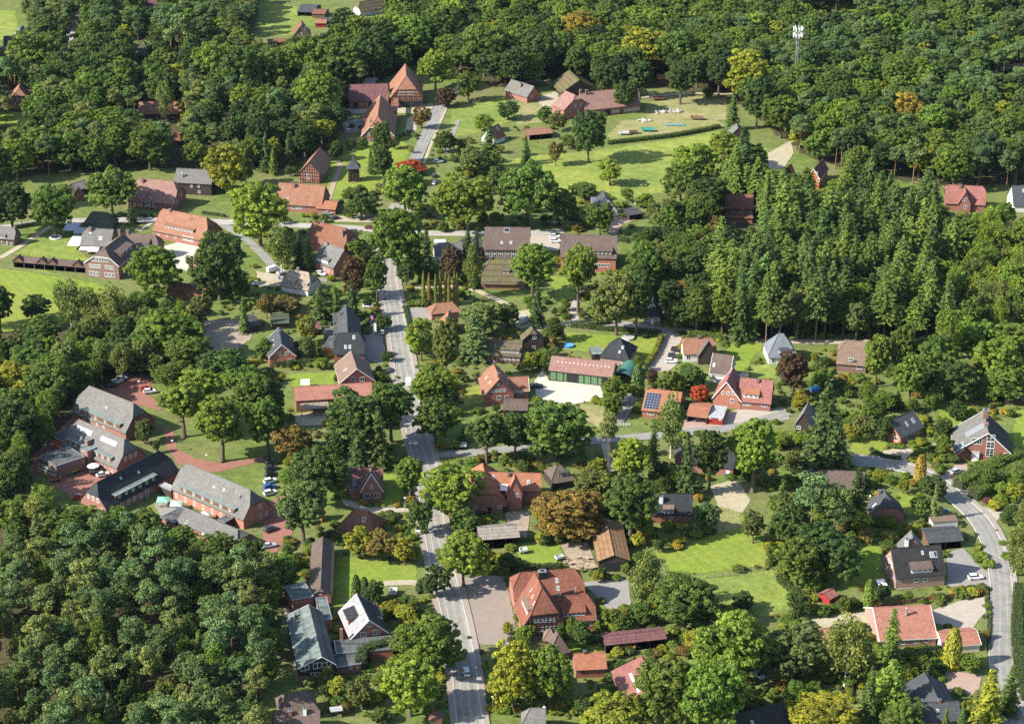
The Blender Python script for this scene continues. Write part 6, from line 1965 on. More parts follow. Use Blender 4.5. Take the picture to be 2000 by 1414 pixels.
# --- medium garden trees and shrubs between the houses
VILLAGE = [(0, 640), (260, 600), (430, 560), (480, 380), (640, 300), (800, 260), (1000, 200), (1250, 300), (1250, 560), (1330, 640), (1700, 640), (1990, 740), (1990, 1400), (560, 1400), (560, 1100), (560, 760), (420, 740)]
n_sh = 0
while n_sh < 270:
    px = (tr.uniform(0, 2000), tr.uniform(270, 1410))
    if not inside(px, VILLAGE): continue
    w = P(px)
    R = tr.uniform(1.5, 3.8)
    H = R * tr.uniform(1.7, 2.4)
    s = scale_at(w); cp = PR((w.x, w.y, H * .55))
    if in_house(w.x, w.y, R * .6) or covers_open(cp, R * s, H * .5 * s) > .08: continue
    if any((a - w.x) ** 2 + (b - w.y) ** 2 < (.42 * (R + c)) ** 2 for a, b, c in SPOTS): continue
    plant(tr.choice(('round', 'round', 'round', 'birch', 'tall')), w.x, w.y, R, H, tr.choice('ggdmmoyb'), True, 'garden_tree')
    n_sh += 1
n_sh = 0
while n_sh < 200:                            # young and fruit trees
    px = (tr.uniform(0, 2000), tr.uniform(270, 1410))
    if not inside(px, VILLAGE): continue
    w = P(px)
    R = tr.uniform(1.0, 2.3); H = R * tr.uniform(1.7, 2.6)
    s = scale_at(w); cp = PR((w.x, w.y, H * .55))
    if in_house(w.x, w.y, R * .7) or covers_open(cp, R * s, H * .5 * s) > .15: continue
    plant(tr.choice(('round', 'round', 'birch', 'tall')), w.x, w.y, R, H, tr.choice('ggdmmoybn'), True, 'fruit_tree')
    n_sh += 1
n_sh = 0
while n_sh < 300:
    px = (tr.uniform(0, 2000), tr.uniform(250, 1410))
    if not inside(px, VILLAGE): continue
    w = P(px)
    R = tr.choice((.9, 1.2, 1.6, 2.0, 2.6)) * tr.uniform(.8, 1.2)
    s = scale_at(w)
    cp = PR((w.x, w.y, R * .7))
    if in_house(w.x, w.y, .8 + R * .5) or covers_open(cp, R * s, R * s * .8) > .1: continue
    plant('shrub', w.x, w.y, R, R * tr.uniform(1.1, 1.7), tr.choice('gggdmmboyyn'), True)
    n_sh += 1

# --- hedges: leafy walls along a line (photo pixels, height, width, colour)
def hedge(px, hgt, wid, code, label):
    L = smooth_line(px, 4)
    m = MB(); qs, ts = [], []
    base = L[0].copy()
    for a, b in zip(L, L[1:]):
        d = b - a; ln = d.length
        if ln < .05: continue
        e = d / ln; n = Vector((-e.y, e.x, 0))
        k = int(ln * (hgt * 2 + wid) * 9)
        u = nr.uniform(0, 1, k); side = nr.uniform(0, 1, k)
        A = np.array(a - base); E_ = np.array(e); N_ = np.array(n)
        tot = 2 * hgt + wid; s = side * tot
        off = np.where(s < hgt, -wid / 2, np.where(s < 2 * hgt, wid / 2, s - 2 * hgt - wid / 2))
        zz = np.where(s < hgt, s, np.where(s < 2 * hgt, s - hgt, hgt))
        wob = nr.normal(0, .07, k) + .1 * np.sin(u * ln * .9)
        nx = np.where(s < hgt, -1.0, np.where(s < 2 * hgt, 1.0, 0.0)); nz = np.where(s >= 2 * hgt, 1.0, .3)
        pos = A + E_ * (u * ln)[:, None] + N_ * (off + wob * nx)[:, None]
        pos[:, 2] = zz + wob * (nx == 0)
        q, t = leaves(pos, N_ * nx[:, None] + np.array([0, 0, 1.0]) * nz[:, None], .26, .6, .4, .5 + nr.normal(0, .2, k))
        qs.append(q); ts.append(t)
        c = (a + b) / 2 - base
        m.obox((c.x, c.y, hgt * .46), e * (ln / 2 + .02), n * (wid * .4), (0, 0, hgt * .46))
    e = thing('hedge', label, 'hedge', base, 0, 'garden hedges')
    c = COLOURS[code][0]
    o = add('foliage', quads_mesh('foliage', qs, ts, LEAF), e); o.color = (*c, 1)
    o = m.obj('branches', plain('hedge_core', (.03, .035, .015)), e)
    return e

for a in (
    ([(1262, 718), (1280, 690), (1292, 660)], 2.0, 1.6, 'y', 'golden hedge along the driveway beside the pyramid-roofed house'),
    ([(1342, 658), (1380, 660), (1418, 664)], 2.2, 2.0, 'm', 'clipped green hedge behind the white house with two roofs'),
    ([(706, 1312), (712, 1290), (760, 1275), (790, 1268)], 4.5, 3.0, 'd', 'tall dark clipped hedge screening the felt-roofed annex'),
    ([(1735, 1290), (1840, 1280)], 2.6, 3.0, 'm', 'thick leafy hedge below the salmon-tiled bungalow'),
    ([(1870, 955), (1905, 935), (1945, 915), (1990, 895)], 3.2, 4.5, 'm', 'upper of two thick rounded hedges climbing from the curving road'),
    ([(1900, 975), (1935, 955), (1965, 935), (2010, 915)], 3.2, 4.5, 'm', 'lower of two thick rounded hedges climbing from the curving road'),
    ([(530, 716), (580, 715), (640, 712)], 2.4, 1.6, 'd', 'dark hedge in front of the pointed slate house'),
    ([(1190, 282), (1260, 274), (1330, 265), (1405, 250)], 1.8, 2.5, 'g', 'wild hedge between the sandy yard and the meadow'),
    ([(1140, 640), (1180, 634), (1195, 632)], 1.4, 1.4, 'k', 'dark low hedge bordering the walled garden plot'),
    ([(1115, 638), (1180, 645), (1290, 652)], 1.6, 1.6, 'd', 'long dark hedge behind the trampoline lawn'),
    ([(175, 423), (240, 424), (310, 424)], 1.2, 1.4, 'd', 'low dark hedge between the street and the pink-tiled farmhouse'),
    ([(30, 447), (80, 440), (130, 445)], 1.6, 1.6, 'd', 'dark hedge where the lane leaves the street by the inn'),
    ([(700, 655), (728, 615)], 1.4, 1.2, 'o', 'low hedge beside the steep dark house and the main road'),
    ([(790, 600), (800, 640), (805, 690)], 1.0, 1.4, 'd', 'low dark hedge along the main road at the red hipped house'),
    ([(1205, 470), (1228, 474)], 2.0, 2.0, 'd', 'dark block hedge at the corner of the brown-roofed flats'),
    ([(1075, 462), (1094, 463)], 1.8, 1.6, 'k', 'dark clipped hedge behind the two white parked cars'),
    ([(1925, 1150), (1932, 1200), (1930, 1270)], .8, .8, 'g', 'low planting along the roadside fence'),
    ([(1990, 1150), (1985, 1230), (1990, 1300), (2005, 1370)], 2.4, 3.0, 'd', 'dark hedge along the outer side of the curving road'),
    ([(1835, 880), (1815, 885), (1790, 895)], 1.5, 4.0, 'm', 'broad low juniper-like hedge mound on the corner plot'),
    ([(1700, 880), (1725, 893), (1760, 898)], 1.2, 1.4, 'k', 'dark hedge by the sandy forecourt of the slate house'),
    ([(250, 12), (305, 10)], 2.0, 2.0, 'd', 'clipped hedge in front of the pink-roofed house on the top edge'),
    ([(820, 1160), (815, 1150), (822, 1135)], 1.0, 1.2, 'd', 'short dark hedge by the mown strip at the main road'),
    ([(395, 418), (440, 424)], 1.2, 1.2, 'd', 'clipped hedge row above the street at the black-boarded house'),
    ([(980, 1108), (1040, 1112), (1100, 1108)], 1.6, 1.6, 'd', 'dark hedge between the lawn and the great farmhouse'),
    ([(1570, 1165), (1540, 1150), (1520, 1130)], 1.4, 2.0, 'd', 'wild dark hedge at the paddock corner'),
    ([(690, 935), (690, 900), (700, 885)], 1.4, 1.4, 'd', 'dark hedge behind the maroon brick house'),
    ([(655, 745), (662, 725)], 1.2, 1.0, 'd', 'short hedge shielding the terrace of the tan-roofed house'),
):
    hedge(*a)

GROUNDCOVER = []                              # countless small plants in beds and along edges
while len(GROUNDCOVER) < 5200:
    px = (tr.uniform(0, 2000), tr.uniform(250, 1412))
    if not inside(px, VILLAGE): continue
    w = P(px)
    if in_house(w.x, w.y, .5): continue
    cl = MASK[min(353, int(px[1] / 4)), min(499, int(px[0] / 4))]
    if cl: continue
    if math.sin(w.x * .09 + 1.3) * math.sin(w.y * .07) + tr.uniform(-.6, .6) < -.1: continue
    R = tr.choice((.35, .5, .7, .9, 1.2, 1.7)) * tr.uniform(.8, 1.2)
    GROUNDCOVER.append((0, 'shrub', w.x, w.y, R, R * tr.uniform(.8, 1.5), tr.choice('ggmmdoybnyl'), ''))

# --- the rest of the woods: one mass, its trees instanced on points
def mass(FAR, NAME, LABEL, CAT):
    def mass_mat(src, name):
        m = src.copy(); m.name = name
        nt = m.node_tree
        oi = next(n for n in nt.nodes if n.type == 'OBJECT_INFO')
        at = nt.nodes.new('ShaderNodeAttribute'); at.attribute_type = 'INSTANCER'; at.attribute_name = 'leaf_colour'
        for l in list(nt.links):
            if l.from_node == oi:
                nt.links.new(at.outputs['Color'], l.to_socket)
        nt.nodes.remove(oi)
        return m
    far_col = bpy.data.collections.new(NAME + '_forms')
    idx = {}
    mm = {LEAF.name: mass_mat(LEAF, 'foliage_mass'), NEEDLE.name: mass_mat(NEEDLE, 'needles_mass')}
    forms = []
    for kind in sorted({a[1] for a in FAR}):
        for v in range(min(5, KINDS[kind][1])):
            me = (PROTO[kind][v][2] or PROTO[kind][v][0]).copy()
            me.materials[0] = mm[KINDS[kind][6].name]
            forms.append((kind, v, me))
    for i, (kind, v, me) in enumerate(forms):
        o = bpy.data.objects.new(NAME + '_form_%03d' % i, me)      # collection info sorts by name
        far_col.objects.link(o); idx.setdefault(kind, []).append(i)
    me = bpy.data.meshes.new(NAME)
    me.from_pydata([(a[2], a[3], 0) for a in FAR], [], [])
    at = me.attributes.new('form', 'INT', 'POINT'); at.data.foreach_set('value', [tr.choice(idx[a[1]]) for a in FAR])
    at = me.attributes.new('size', 'FLOAT_VECTOR', 'POINT')
    at.data.foreach_set('vector', [c for a in FAR for c in (a[4] / KINDS[a[1]][2], a[4] / KINDS[a[1]][2], a[5] / KINDS[a[1]][3])])
    at = me.attributes.new('turn', 'FLOAT_VECTOR', 'POINT'); at.data.foreach_set('vector', [c for a in FAR for c in (0, 0, tr.uniform(0, 6.28))])
    at = me.attributes.new('leaf_colour', 'FLOAT_COLOR', 'POINT')
    cc = []
    for a in FAR:
        k = tr.uniform(.82, 1.18); cc += [c * k for c in COLOURS[a[6]][0]] + [1.0]
    at.data.foreach_set('color', cc)
    far = tag(add(NAME, me), LABEL, CAT, None, 'stuff')
    ng = bpy.data.node_groups.new(NAME, 'GeometryNodeTree')
    ng.interface.new_socket('Geometry', in_out='INPUT', socket_type='NodeSocketGeometry'); ng.interface.new_socket('Geometry', in_out='OUTPUT', socket_type='NodeSocketGeometry')
    N = ng.nodes.new
    gi, go, ip, ci = N('NodeGroupInput'), N('NodeGroupOutput'), N('GeometryNodeInstanceOnPoints'), N('GeometryNodeCollectionInfo')
    ci.inputs['Collection'].default_value = far_col; ci.inputs['Separate Children'].default_value = True; ci.inputs['Reset Children'].default_value = True
    def named(n, t):
        q = N('GeometryNodeInputNamedAttribute'); q.data_type = t; q.inputs['Name'].default_value = n
        return next(o for o in q.outputs if o.enabled and o.name == 'Attribute')
    ip.inputs['Pick Instance'].default_value = True
    K = ng.links.new
    K(gi.outputs[0], ip.inputs['Points']); K(ci.outputs[0], ip.inputs['Instance']); K(named('form', 'INT'), ip.inputs['Instance Index'])
    er = N('FunctionNodeEulerToRotation'); K(named('turn', 'FLOAT_VECTOR'), er.inputs[0]); K(er.outputs[0], ip.inputs['Rotation']); K(named('size', 'FLOAT_VECTOR'), ip.inputs['Scale'])
    K(ip.outputs[0], go.inputs[0])
    md = far.modifiers.new('trees', 'NODES'); md.node_group = ng

mass(FAR, 'far_woodland', 'continuous far woodland filling the gaps behind the nearer trees', 'woodland')
mass(GROUNDCOVER, 'undergrowth', 'low bushes, perennials and weeds scattered through gardens and along edges', 'undergrowth')
print('wood trees', len(WOOD_TREES), 'far', len(FAR), count)
# ------------------------------------------------------------------ cars and small things
PAINT = obj_col_mat('car_paint', .22, .5, .4)
M_TYRE = plain('tyre', (.02, .02, .02), .9)
M_RIM = plain('rim', (.45, .45, .46), .35, .5, .7)
M_LAMP = plain('headlight', (.7, .72, .74), .15, .8)
M_TAIL = plain('taillight', (.35, .02, .02), .2, .6)

def hull(secs):
    """skin over cross sections [(x, half width, z low, z high)]; closed"""
    m = MB()
    R = []
    for x, w, zl, zh in secs:
        R.append([(x, -w, zl), (x, w, zl), (x, w, zl + (zh - zl) * .75), (x, w * .9, zh), (x, -w * .9, zh), (x, -w, zl + (zh - zl) * .75)])
    for a, b in zip(R, R[1:]):
        for k in range(6):
            j = (k + 1) % 6
            m.planar([a[k], b[k], b[j], a[j]])
    m.planar(R[0]); m.planar(R[-1][::-1])
    return m

def car_proto(kind):
    if kind == 'van':
        L, body = 5.4, hull([(-2.7, .9, .35, 1.0), (-2.62, .97, .3, 2.25), (1.3, .98, .3, 2.3), (1.75, .97, .3, 1.45), (2.6, .93, .3, 1.05), (2.7, .85, .35, .8)])
        glass = hull([(1.2, .93, 1.3, 2.22), (1.92, .9, 1.3, 1.42)]); sideg = (-.3, 1.2, 1.35, 2.0)
        roof = None
    elif kind == 'suv':
        L, body = 4.6, hull([(-2.3, .8, .4, .9), (-2.2, .9, .32, 1.02), (.9, .92, .3, 1.05), (2.0, .88, .32, .95), (2.3, .8, .4, .75)])
        glass = hull([(-2.12, .8, 1.0, 1.1), (-1.8, .8, 1.0, 1.55), (.2, .8, 1.0, 1.58), (1.05, .78, 1.0, 1.06)]); roof = hull([(-1.85, .72, 1.56, 1.66), (.15, .72, 1.56, 1.66)])
    else:
        L, body = 4.3, hull([(-2.15, .78, .38, .8), (-2.05, .87, .3, .92), (-1.2, .89, .28, .95), (.9, .89, .28, .93), (1.9, .85, .3, .8), (2.15, .76, .36, .65)])
        glass = hull([(-1.75, .74, .88, .95), (-1.15, .74, .88, 1.38), (.1, .74, .88, 1.4), (.95, .72, .88, .93)]); roof = hull([(-1.2, .64, 1.39, 1.46), (.1, .64, 1.39, 1.46)])
    P_ = {'body': body.mesh('body', PAINT), 'window': glass.mesh('window', M_GLASS)}
    if roof: P_['roof'] = roof.mesh('roof', PAINT)
    w = MB(); w.lathe([(.33, -.1), (.33, .1)], 12)
    w.v = [(x, z, y) for x, y, z in w.v]
    P_['wheel'] = w.mesh('wheel', M_TYRE)
    r = MB(); r.lathe([(.2, -.11), (.2, .11)], 10); r.v = [(x, z, y) for x, y, z in r.v]
    P_['rim'] = r.mesh('rim', M_RIM)
    l = MB(); l.box(-.06, .06, -.17, .17, -.09, .09)
    P_['headlight'] = l.mesh('headlight', M_LAMP); P_['taillight'] = l.mesh('taillight', M_TAIL)
    return L, P_
CARS = {k: car_proto(k) for k in ('van', 'suv', 'car')}
PAINTS = {'white': (.72, .72, .71), 'black': (.012, .012, .014), 'dark': (.035, .04, .05), 'silver': (.42, .44, .46), 'red': (.45, .02, .02), 'blue': (.03, .09, .33), 'grey': (.16, .17, .18), 'wine': (.12, .02, .025)}

def car(px, heading, kind, colour, label, name=None):
    w = P(px)
    L, P_ = CARS[kind]
    w.z = .22
    e = thing(name or {'van': 'parked_van', 'suv': 'parked_car', 'car': 'parked_car'}[kind], label, 'van' if kind == 'van' else 'car', w, math.radians(heading), 'cars about the village')
    wid = {'van': .98, 'suv': .92, 'car': .89}[kind]
    for pn in ('body', 'window', 'roof'):
        if pn in P_:
            add(pn, P_[pn], e).color = (*PAINTS[colour], 1)
    for sx in (-.31, .31):
        for sy in (-1, 1):
            o = add('wheel', P_['wheel'], e, (sx * L, sy * (wid - .08), .33)); add('rim', P_['rim'], o)
    z = .72 if kind != 'van' else .85
    for sy in (-1, 1):
        add('headlight', P_['headlight'], e, (L / 2 - .08, sy * (wid - .32), z)); add('taillight', P_['taillight'], e, (-L / 2 + .05, sy * (wid - .25), z + .05))
    MASK_CAR.append(px)
    return e
MASK_CAR = []
for a in (
    ((224, 13), 10, 'suv', 'white', 'white estate car parked by the clipped hedge at the top edge'),
    ((260, 10), 0, 'car', 'white', 'small white car in front of the pink-roofed house at the top edge'),
    ((688, 248), 80, 'suv', 'black', 'black off-roader on the shady farm drive'),
    ((707, 250), 60, 'car', 'dark', 'dark car against the long brick farmhouse'),
    ((799, 258), 75, 'suv', 'dark', 'dark estate car beside the brick farmhouse facing the northern road'),
    ((856, 319), 10, 'suv', 'silver', 'silver car parked at the foot of the northern road'),
    ((848, 346), 80, 'car', 'dark', 'dark car first in the shady queue under the oaks'),
    ((848, 360), 80, 'car', 'white', 'white car second in the shady queue under the oaks'),
    ((1064, 213), -5, 'car', 'white', 'white car on the sandy farm lane'),
    ((378, 477), -20, 'suv', 'black', 'black car at the door of the red-roofed guest house'),
    ((407, 479), -20, 'car', 'silver', 'silver car half under the courtyard tree'),
    ((32, 371), 10, 'car', 'dark', 'dark car far along the lane at the left edge'),
    ((533, 531), 40, 'van', 'white', 'white delivery van by the straw-thatched cottage'),
    ((627, 538), -25, 'suv', 'white', 'white car behind the straw-thatched cottage'),
    ((502, 556), 35, 'car', 'white', 'white car by the crossing of garden tracks'),
    ((655, 429), 25, 'car', 'black', 'black car on the sandy verge above the street'),
    ((641, 420), 10, 'car', 'silver', 'silver car by the orange-red house'),
    ((722, 448), -10, 'car', 'wine', 'dark red car driving on the village street'),
    ((719, 601), 0, 'car', 'white', 'pale car under the row of dark trees beside the main road'),
    ((696, 611), 0, 'car', 'dark', 'dark car tucked behind the steep dark house'),
    ((747, 652), 85, 'car', 'silver', 'silver car parked under the round street tree'),
    ((760, 726), 85, 'car', 'dark', 'dark car parked under the smaller street tree'),
    ((1084, 465), 5, 'suv', 'white', 'white car nearer the hedge in the hotel car park'),
    ((1085, 474), 0, 'suv', 'white', 'white car nearer the viewer in the hotel car park'),
    ((1083, 441), 80, 'car', 'dark', 'dark car by the fence beyond the street end'),
    ((1057, 487), 0, 'car', 'blue', 'blue car beside the brown-roofed hotel'),
    ((1236, 421), 5, 'suv', 'black', 'black car under the slate carport'),
    ((1304, 621), 80, 'car', 'dark', 'dark car in the shade beside the dark bungalow'),
    ((1024, 630), 60, 'van', 'white', 'white van on the sandy track below the hotel'),
    ((1322, 687), -5, 'suv', 'black', 'black car farthest up the driveway of the white house'),
    ((1316, 699), -5, 'suv', 'dark', 'dark blue car in the middle of the driveway of the white house'),
    ((1311, 709), 0, 'suv', 'white', 'white car lowest on the driveway of the white house'),
    ((1049, 758), 12, 'suv', 'black', 'black car at the edge of the white gravel yard'),
    ((1366, 823), -5, 'car', 'dark', 'dark car under the red carport'),
    ((218, 756), 35, 'suv', 'black', 'black car, first in the shady row of the red car park'),
    ((228, 749), 35, 'suv', 'white', 'white car, second in the shady row of the red car park'),
    ((238, 743), 35, 'suv', 'silver', 'silver car, third in the shady row of the red car park'),
    ((247, 738), 35, 'suv', 'dark', 'dark car, fourth in the shady row of the red car park'),
    ((256, 733), 35, 'suv', 'black', 'black car, last in the shady row of the red car park'),
    ((286, 762), 15, 'car', 'red', 'bright red car in the red-paved car park'),
    ((293, 768), 15, 'suv', 'white', 'white car beside the bright red one'),
    ((150, 785), 40, 'suv', 'dark', 'dark car in wood shade behind the rear guest block'),
    ((188, 926), 30, 'suv', 'black', 'black car in the red courtyard beside the round parasol'),
    ((201, 930), 30, 'car', 'white', 'white car in the red courtyard beside the black one'),
    ((153, 973), 25, 'car', 'red', 'red car at the corner of the dark guest block'),
    ((528, 943), 30, 'suv', 'white', 'white car above the blue one in the side car park'),
    ((527, 955), 30, 'suv', 'blue', 'bright blue car in the side car park'),
    ((528, 966), 30, 'suv', 'white', 'white car below the blue one in the side car park'),
    ((530, 930), 30, 'suv', 'black', 'black car next above the white one in the side car park'),
    ((530, 918), 30, 'suv', 'dark', 'dark car in the deep shade of the side car park'),
    ((531, 907), 30, 'suv', 'black', 'black car uppermost in the side car park'),
    ((528, 1037), 40, 'suv', 'dark', 'dark car on red paving at the end of the orange-brick block'),
    ((526, 1069), 20, 'car', 'silver', 'silver car nosing out of the trees below the dark one'),
    ((818, 1036), 85, 'car', 'white', 'white car on the main road in the shade of the junction tree'),
    ((798, 752), 95, 'van', 'white', 'white delivery van on the main road between the big trees'),
    ((911, 1316), 98, 'suv', 'white', 'white car driving on the main road near the bottom edge'),
    ((1868, 924), 35, 'suv', 'silver', 'silver estate car outside the modern glass-gabled house'),
    ((1902, 925), -10, 'car', 'black', 'black car half hidden by the upper thick hedge'),
    ((1933, 983), -8, 'suv', 'wine', 'dark wine-red car on the pale parking bay by the road bend'),
    ((1905, 1131), 8, 'suv', 'white', 'white off-road car on the drive beside the curving road'),
    ((1481, 1322), -60, 'car', 'silver', 'pale blue-grey car under the oaks at the bottom edge'),
):
    car(*a)

# bell tower
def bell_tower():
    z = ZC[1, 0]
    w = P(z(752, 1385))
    e = thing('bell_tower', 'free-standing black wooden bell tower with shingled spire and cross', 'bell tower', w, .06)
    m = MB(); hw = 2.6
    for x0, x1, y0, y1 in ((-hw, hw, -hw, -hw), (hw, hw, -hw, hw), (hw, -hw, hw, hw), (-hw, -hw, hw, -hw)):
        m.planar([(x0, y0, 0), (x1, y1, 0), (x1 * .93, y1 * .93, 6.6), (x0 * .93, y0 * .93, 6.6)])
    m.obj('wall', WA['wood'], e)
    m = MB(); b = 3.2
    c = [(-b, -b, 6.4), (b, -b, 6.4), (b, b, 6.4), (-b, b, 6.4)]; d = [(-.9, -.9, 9.2), (.9, -.9, 9.2), (.9, .9, 9.2), (-.9, .9, 9.2)]
    for k in range(4):
        j = (k + 1) % 4
        m.planar([c[k], c[j], d[j], d[k]]); m.planar([d[k], d[j], (0, 0, 13.6)])
    m.planar(c[::-1])
    m.obj('roof', RO['slate'], e)
    m = MB(); m.tube((0, 0, 13.4), (0, 0, 15.2), .06); m.box(-.4, .4, -.05, .05, 14.5, 14.62); m.obj('cross', M_METAL, e)
    m = MB()
    for k in range(4): m.box(-.55 + .28 * k, -.38 + .28 * k, -1.25, -1.15, 8.0, 8.7)
    m.obj('louvre', M_WHITE, e)
    for x in (-1.4, 0, 1.4):
        m = MB(); m.box(x - .08, x + .08, -hw - .06, -hw + .02, .1, 6.2); m.obj('post', M_BEAM, e)
    m = MB(); m.box(-1, 1, -3.6, -3.2, .35, .45); m.box(-.9, -.8, -3.55, -3.25, 0, .35); m.box(.8, .9, -3.55, -3.25, 0, .35)
    tag(m.obj('bench', M_TIMBER, None, (w.x, w.y, 0)), 'small wooden bench at the foot of the bell tower', 'bench')
bell_tower()

def mast():
    w = P((1552, 185))
    e = thing('radio_mast', 'slim lattice radio mast crowned with white antennas rising from the wood', 'radio mast', w)
    top = 20
    while PR((w.x, w.y, top))[1] > 48: top += .5
    m = MB(); r = 1.0
    for k in range(3):
        a = k * 2.094
        m.tube((math.cos(a) * r * 1.2, math.sin(a) * r * 1.2, 0), (math.cos(a) * r * .6, math.sin(a) * r * .6, top - 6), .12, .1, 5)
        for q in range(18):
            f0, f1 = q / 18, (q + 1) / 18; b = (k + 1) % 3 * 2.094
            R0, R1 = r * (1.2 - .6 * f0), r * (1.2 - .6 * f1)
            m.tube((math.cos(a) * R0, math.sin(a) * R0, f0 * (top - 6)), (math.cos(b) * R1, math.sin(b) * R1, f1 * (top - 6)), .04, .04, 4)
    m.obj('lattice_shaft', M_METAL, e)
    m = MB(); m.tube((.9, 0, 0), (.5, 0, top), .22, .12, 7); m.obj('pole', M_METAL, e)
    for zz in (top - 6.5, top - 3.2):
        m = MB()
        for k in range(12):
            a, b = k * math.pi / 6, (k + 1) * math.pi / 6
            m.tube((math.cos(a) * 2.2, math.sin(a) * 2.2, zz), (math.cos(b) * 2.2, math.sin(b) * 2.2, zz), .1, .1, 5)
        for k in range(6): m.tube((0, 0, zz), (math.cos(k * math.pi / 3) * 2.2, math.sin(k * math.pi / 3) * 2.2, zz), .07, .07, 5)
        m.obj('antenna_ring', M_METAL, e)
        for k in range(9):
            a = k * 2 * math.pi / 9
            m = MB(); m.box(-.2, .2, -.12, .12, -1.1, 1.1)
            add('antenna', m.mesh('antenna', M_WHITE), e, (math.cos(a) * 2.3, math.sin(a) * 2.3, zz + .7), a)
mast()

def tunnel():
    z = ZC[2, 2]
    a, b = P(z(772, 185)), P(z(932, 205))
    far = P(z(925, 70))
    c = (a + b) / 2; ex = (b - a).normalized(); ey = Vector((-ex.y, ex.x, 0)); r = (b - a).length / 2; L = max(8, (far - c).dot(ey)) * .8
    e = thing('tunnel_shelter', 'dark green half-round tunnel shelter beside the long tiled barn', 'tunnel shelter', c)
    e.rotation_euler = (0, 0, math.atan2(ex.y, ex.x))
    m = MB(); n = 14
    for q in range(6):
        y0, y1 = L * q / 6, L * (q + 1) / 6
        for k in range(n):
            t0, t1 = math.pi * k / n, math.pi * (k + 1) / n
            m.face([(math.cos(t0) * r, y0, math.sin(t0) * 4.2), (math.cos(t0) * r, y1, math.sin(t0) * 4.2), (math.cos(t1) * r, y1, math.sin(t1) * 4.2), (math.cos(t1) * r, y0, math.sin(t1) * 4.2)][::-1])
    m.obj('cover', plain('tarp_green', (.05, .15, .12), .45, .4), e, smooth=True)
    for q in range(7):
        m = MB(); y0 = L * q / 6
        for k in range(n):
            t0, t1 = math.pi * k / n, math.pi * (k + 1) / n
            m.tube((math.cos(t0) * (r + .06), y0, math.sin(t0) * 4.26), (math.cos(t1) * (r + .06), y0, math.sin(t1) * 4.26), .06, .06, 5)
        m.obj('hoop', plain('tarp_seam', (.04, .11, .09), .5), e)
    m = MB(); m.planar([(-r, L, 0)] + [(math.cos(math.pi * (1 - k / n)) * r, L, math.sin(math.pi * k / n) * 4.2) for k in range(n + 1)] + [(r, L, 0)]); m.obj('back_wall', M_DARK, e)
tunnel()

def parasol(px, r, col, label, sides=8, h=2.6):
    w = P(px, h); e = thing('parasol', label, 'parasol', (w.x, w.y, 0))
    m = MB(); A = [(math.cos(2 * math.pi * (k + .5) / sides) * r, math.sin(2 * math.pi * (k + .5) / sides) * r, h - .15) for k in range(sides)]
    for k in range(sides): m.face([A[k], A[(k + 1) % sides], (0, 0, h + .55)])
    for k in range(sides): m.face([A[(k + 1) % sides], A[k], (A[k][0], A[k][1], h - .4), (A[(k + 1) % sides][0], A[(k + 1) % sides][1], h - .4)])
    m.obj('canopy', plain('canvas_' + col, {'white': (.66, .65, .61), 'green': (.22, .55, .36), 'mint': (.42, .66, .50)}[col], .9), e)
    m = MB(); m.tube((0, 0, 0), (0, 0, h + .5), .04); m.obj('pole', M_TIMBER, e)
    m = MB(); m.lathe([(.4, 0), (.4, .12)], 10); m.obj('base', G_KERB, e)
parasol((318, 974), 2.6, 'green', 'square green parasol on the terrace nearer the dark guest block', 4)
parasol((344, 982), 2.6, 'mint', 'square mint parasol on the terrace nearer the orange brick', 4)
parasol((182, 908), 2.1, 'white', 'round white parasol in the red courtyard')
parasol((401, 1002), 1.9, 'white', 'white parasol against the orange brick front', 4)

def canopy(px, a, b, label, h=2.7, col='canvas_white', rz=-.06, nm='awning'):
    w = P(px, h); e = thing(nm, label, nm.replace('_', ' '), (w.x, w.y, 0), rz)
    m = MB(); m.slab([(-a, -b, h - .25), (a, -b, h - .25), (a, b, h + .2), (-a, b, h + .2)], .08); m.obj('canopy', MATS.get(col) or plain(col, (.5, .5, .5)), e)
    for x in (-a + .1, a - .1):
        for y in (-b + .1, b - .1):
            m = MB(); m.tube((x, y, 0), (x, y, h - .1), .05, n=5); m.obj('post', M_METAL, e)
    return e
for p, a, b, l in (((149, 466), 2.2, 3.0, 'white awning highest on the inn terrace'), ((146, 474), 2.6, 3.0, 'white awning at the lawn side of the inn terrace'), ((168, 483), 2.4, 2.6, 'white awning in front of the long grey inn roof'), ((183, 486), 2.2, 2.6, 'white awning closest to the brown timbered gable')):
    canopy(p, a, b, l)
canopy((140, 443), 3.0, 4.0, 'pale metal shelter roof beside the mossy thatched barn', 3.0, 'metal_grey', -.05, 'shelter')
canopy((155, 450), 2.0, 3.0, 'smaller pale metal shelter roof behind the inn', 3.0, 'metal_grey', -.05, 'shelter')
canopy((596, 746), 1.6, 2.0, 'white sun sail on the lawn above the salmon-roofed shed', 2.4, 'canvas_white', .1)
canopy((1722, 1137), 1.3, 1.8, 'white swing-seat canopy on the terrace of the pale brick house', 2.2, 'canvas_white', .2)
canopy((990, 951), 2.2, 2.0, 'white awning over the roof terrace of the corner hotel', 6.0, 'canvas_white')
canopy((859, 472), 2.4, 2.0, 'white pergola in the garden behind the spruces', 2.6, 'canvas_white', .0, 'pergola')

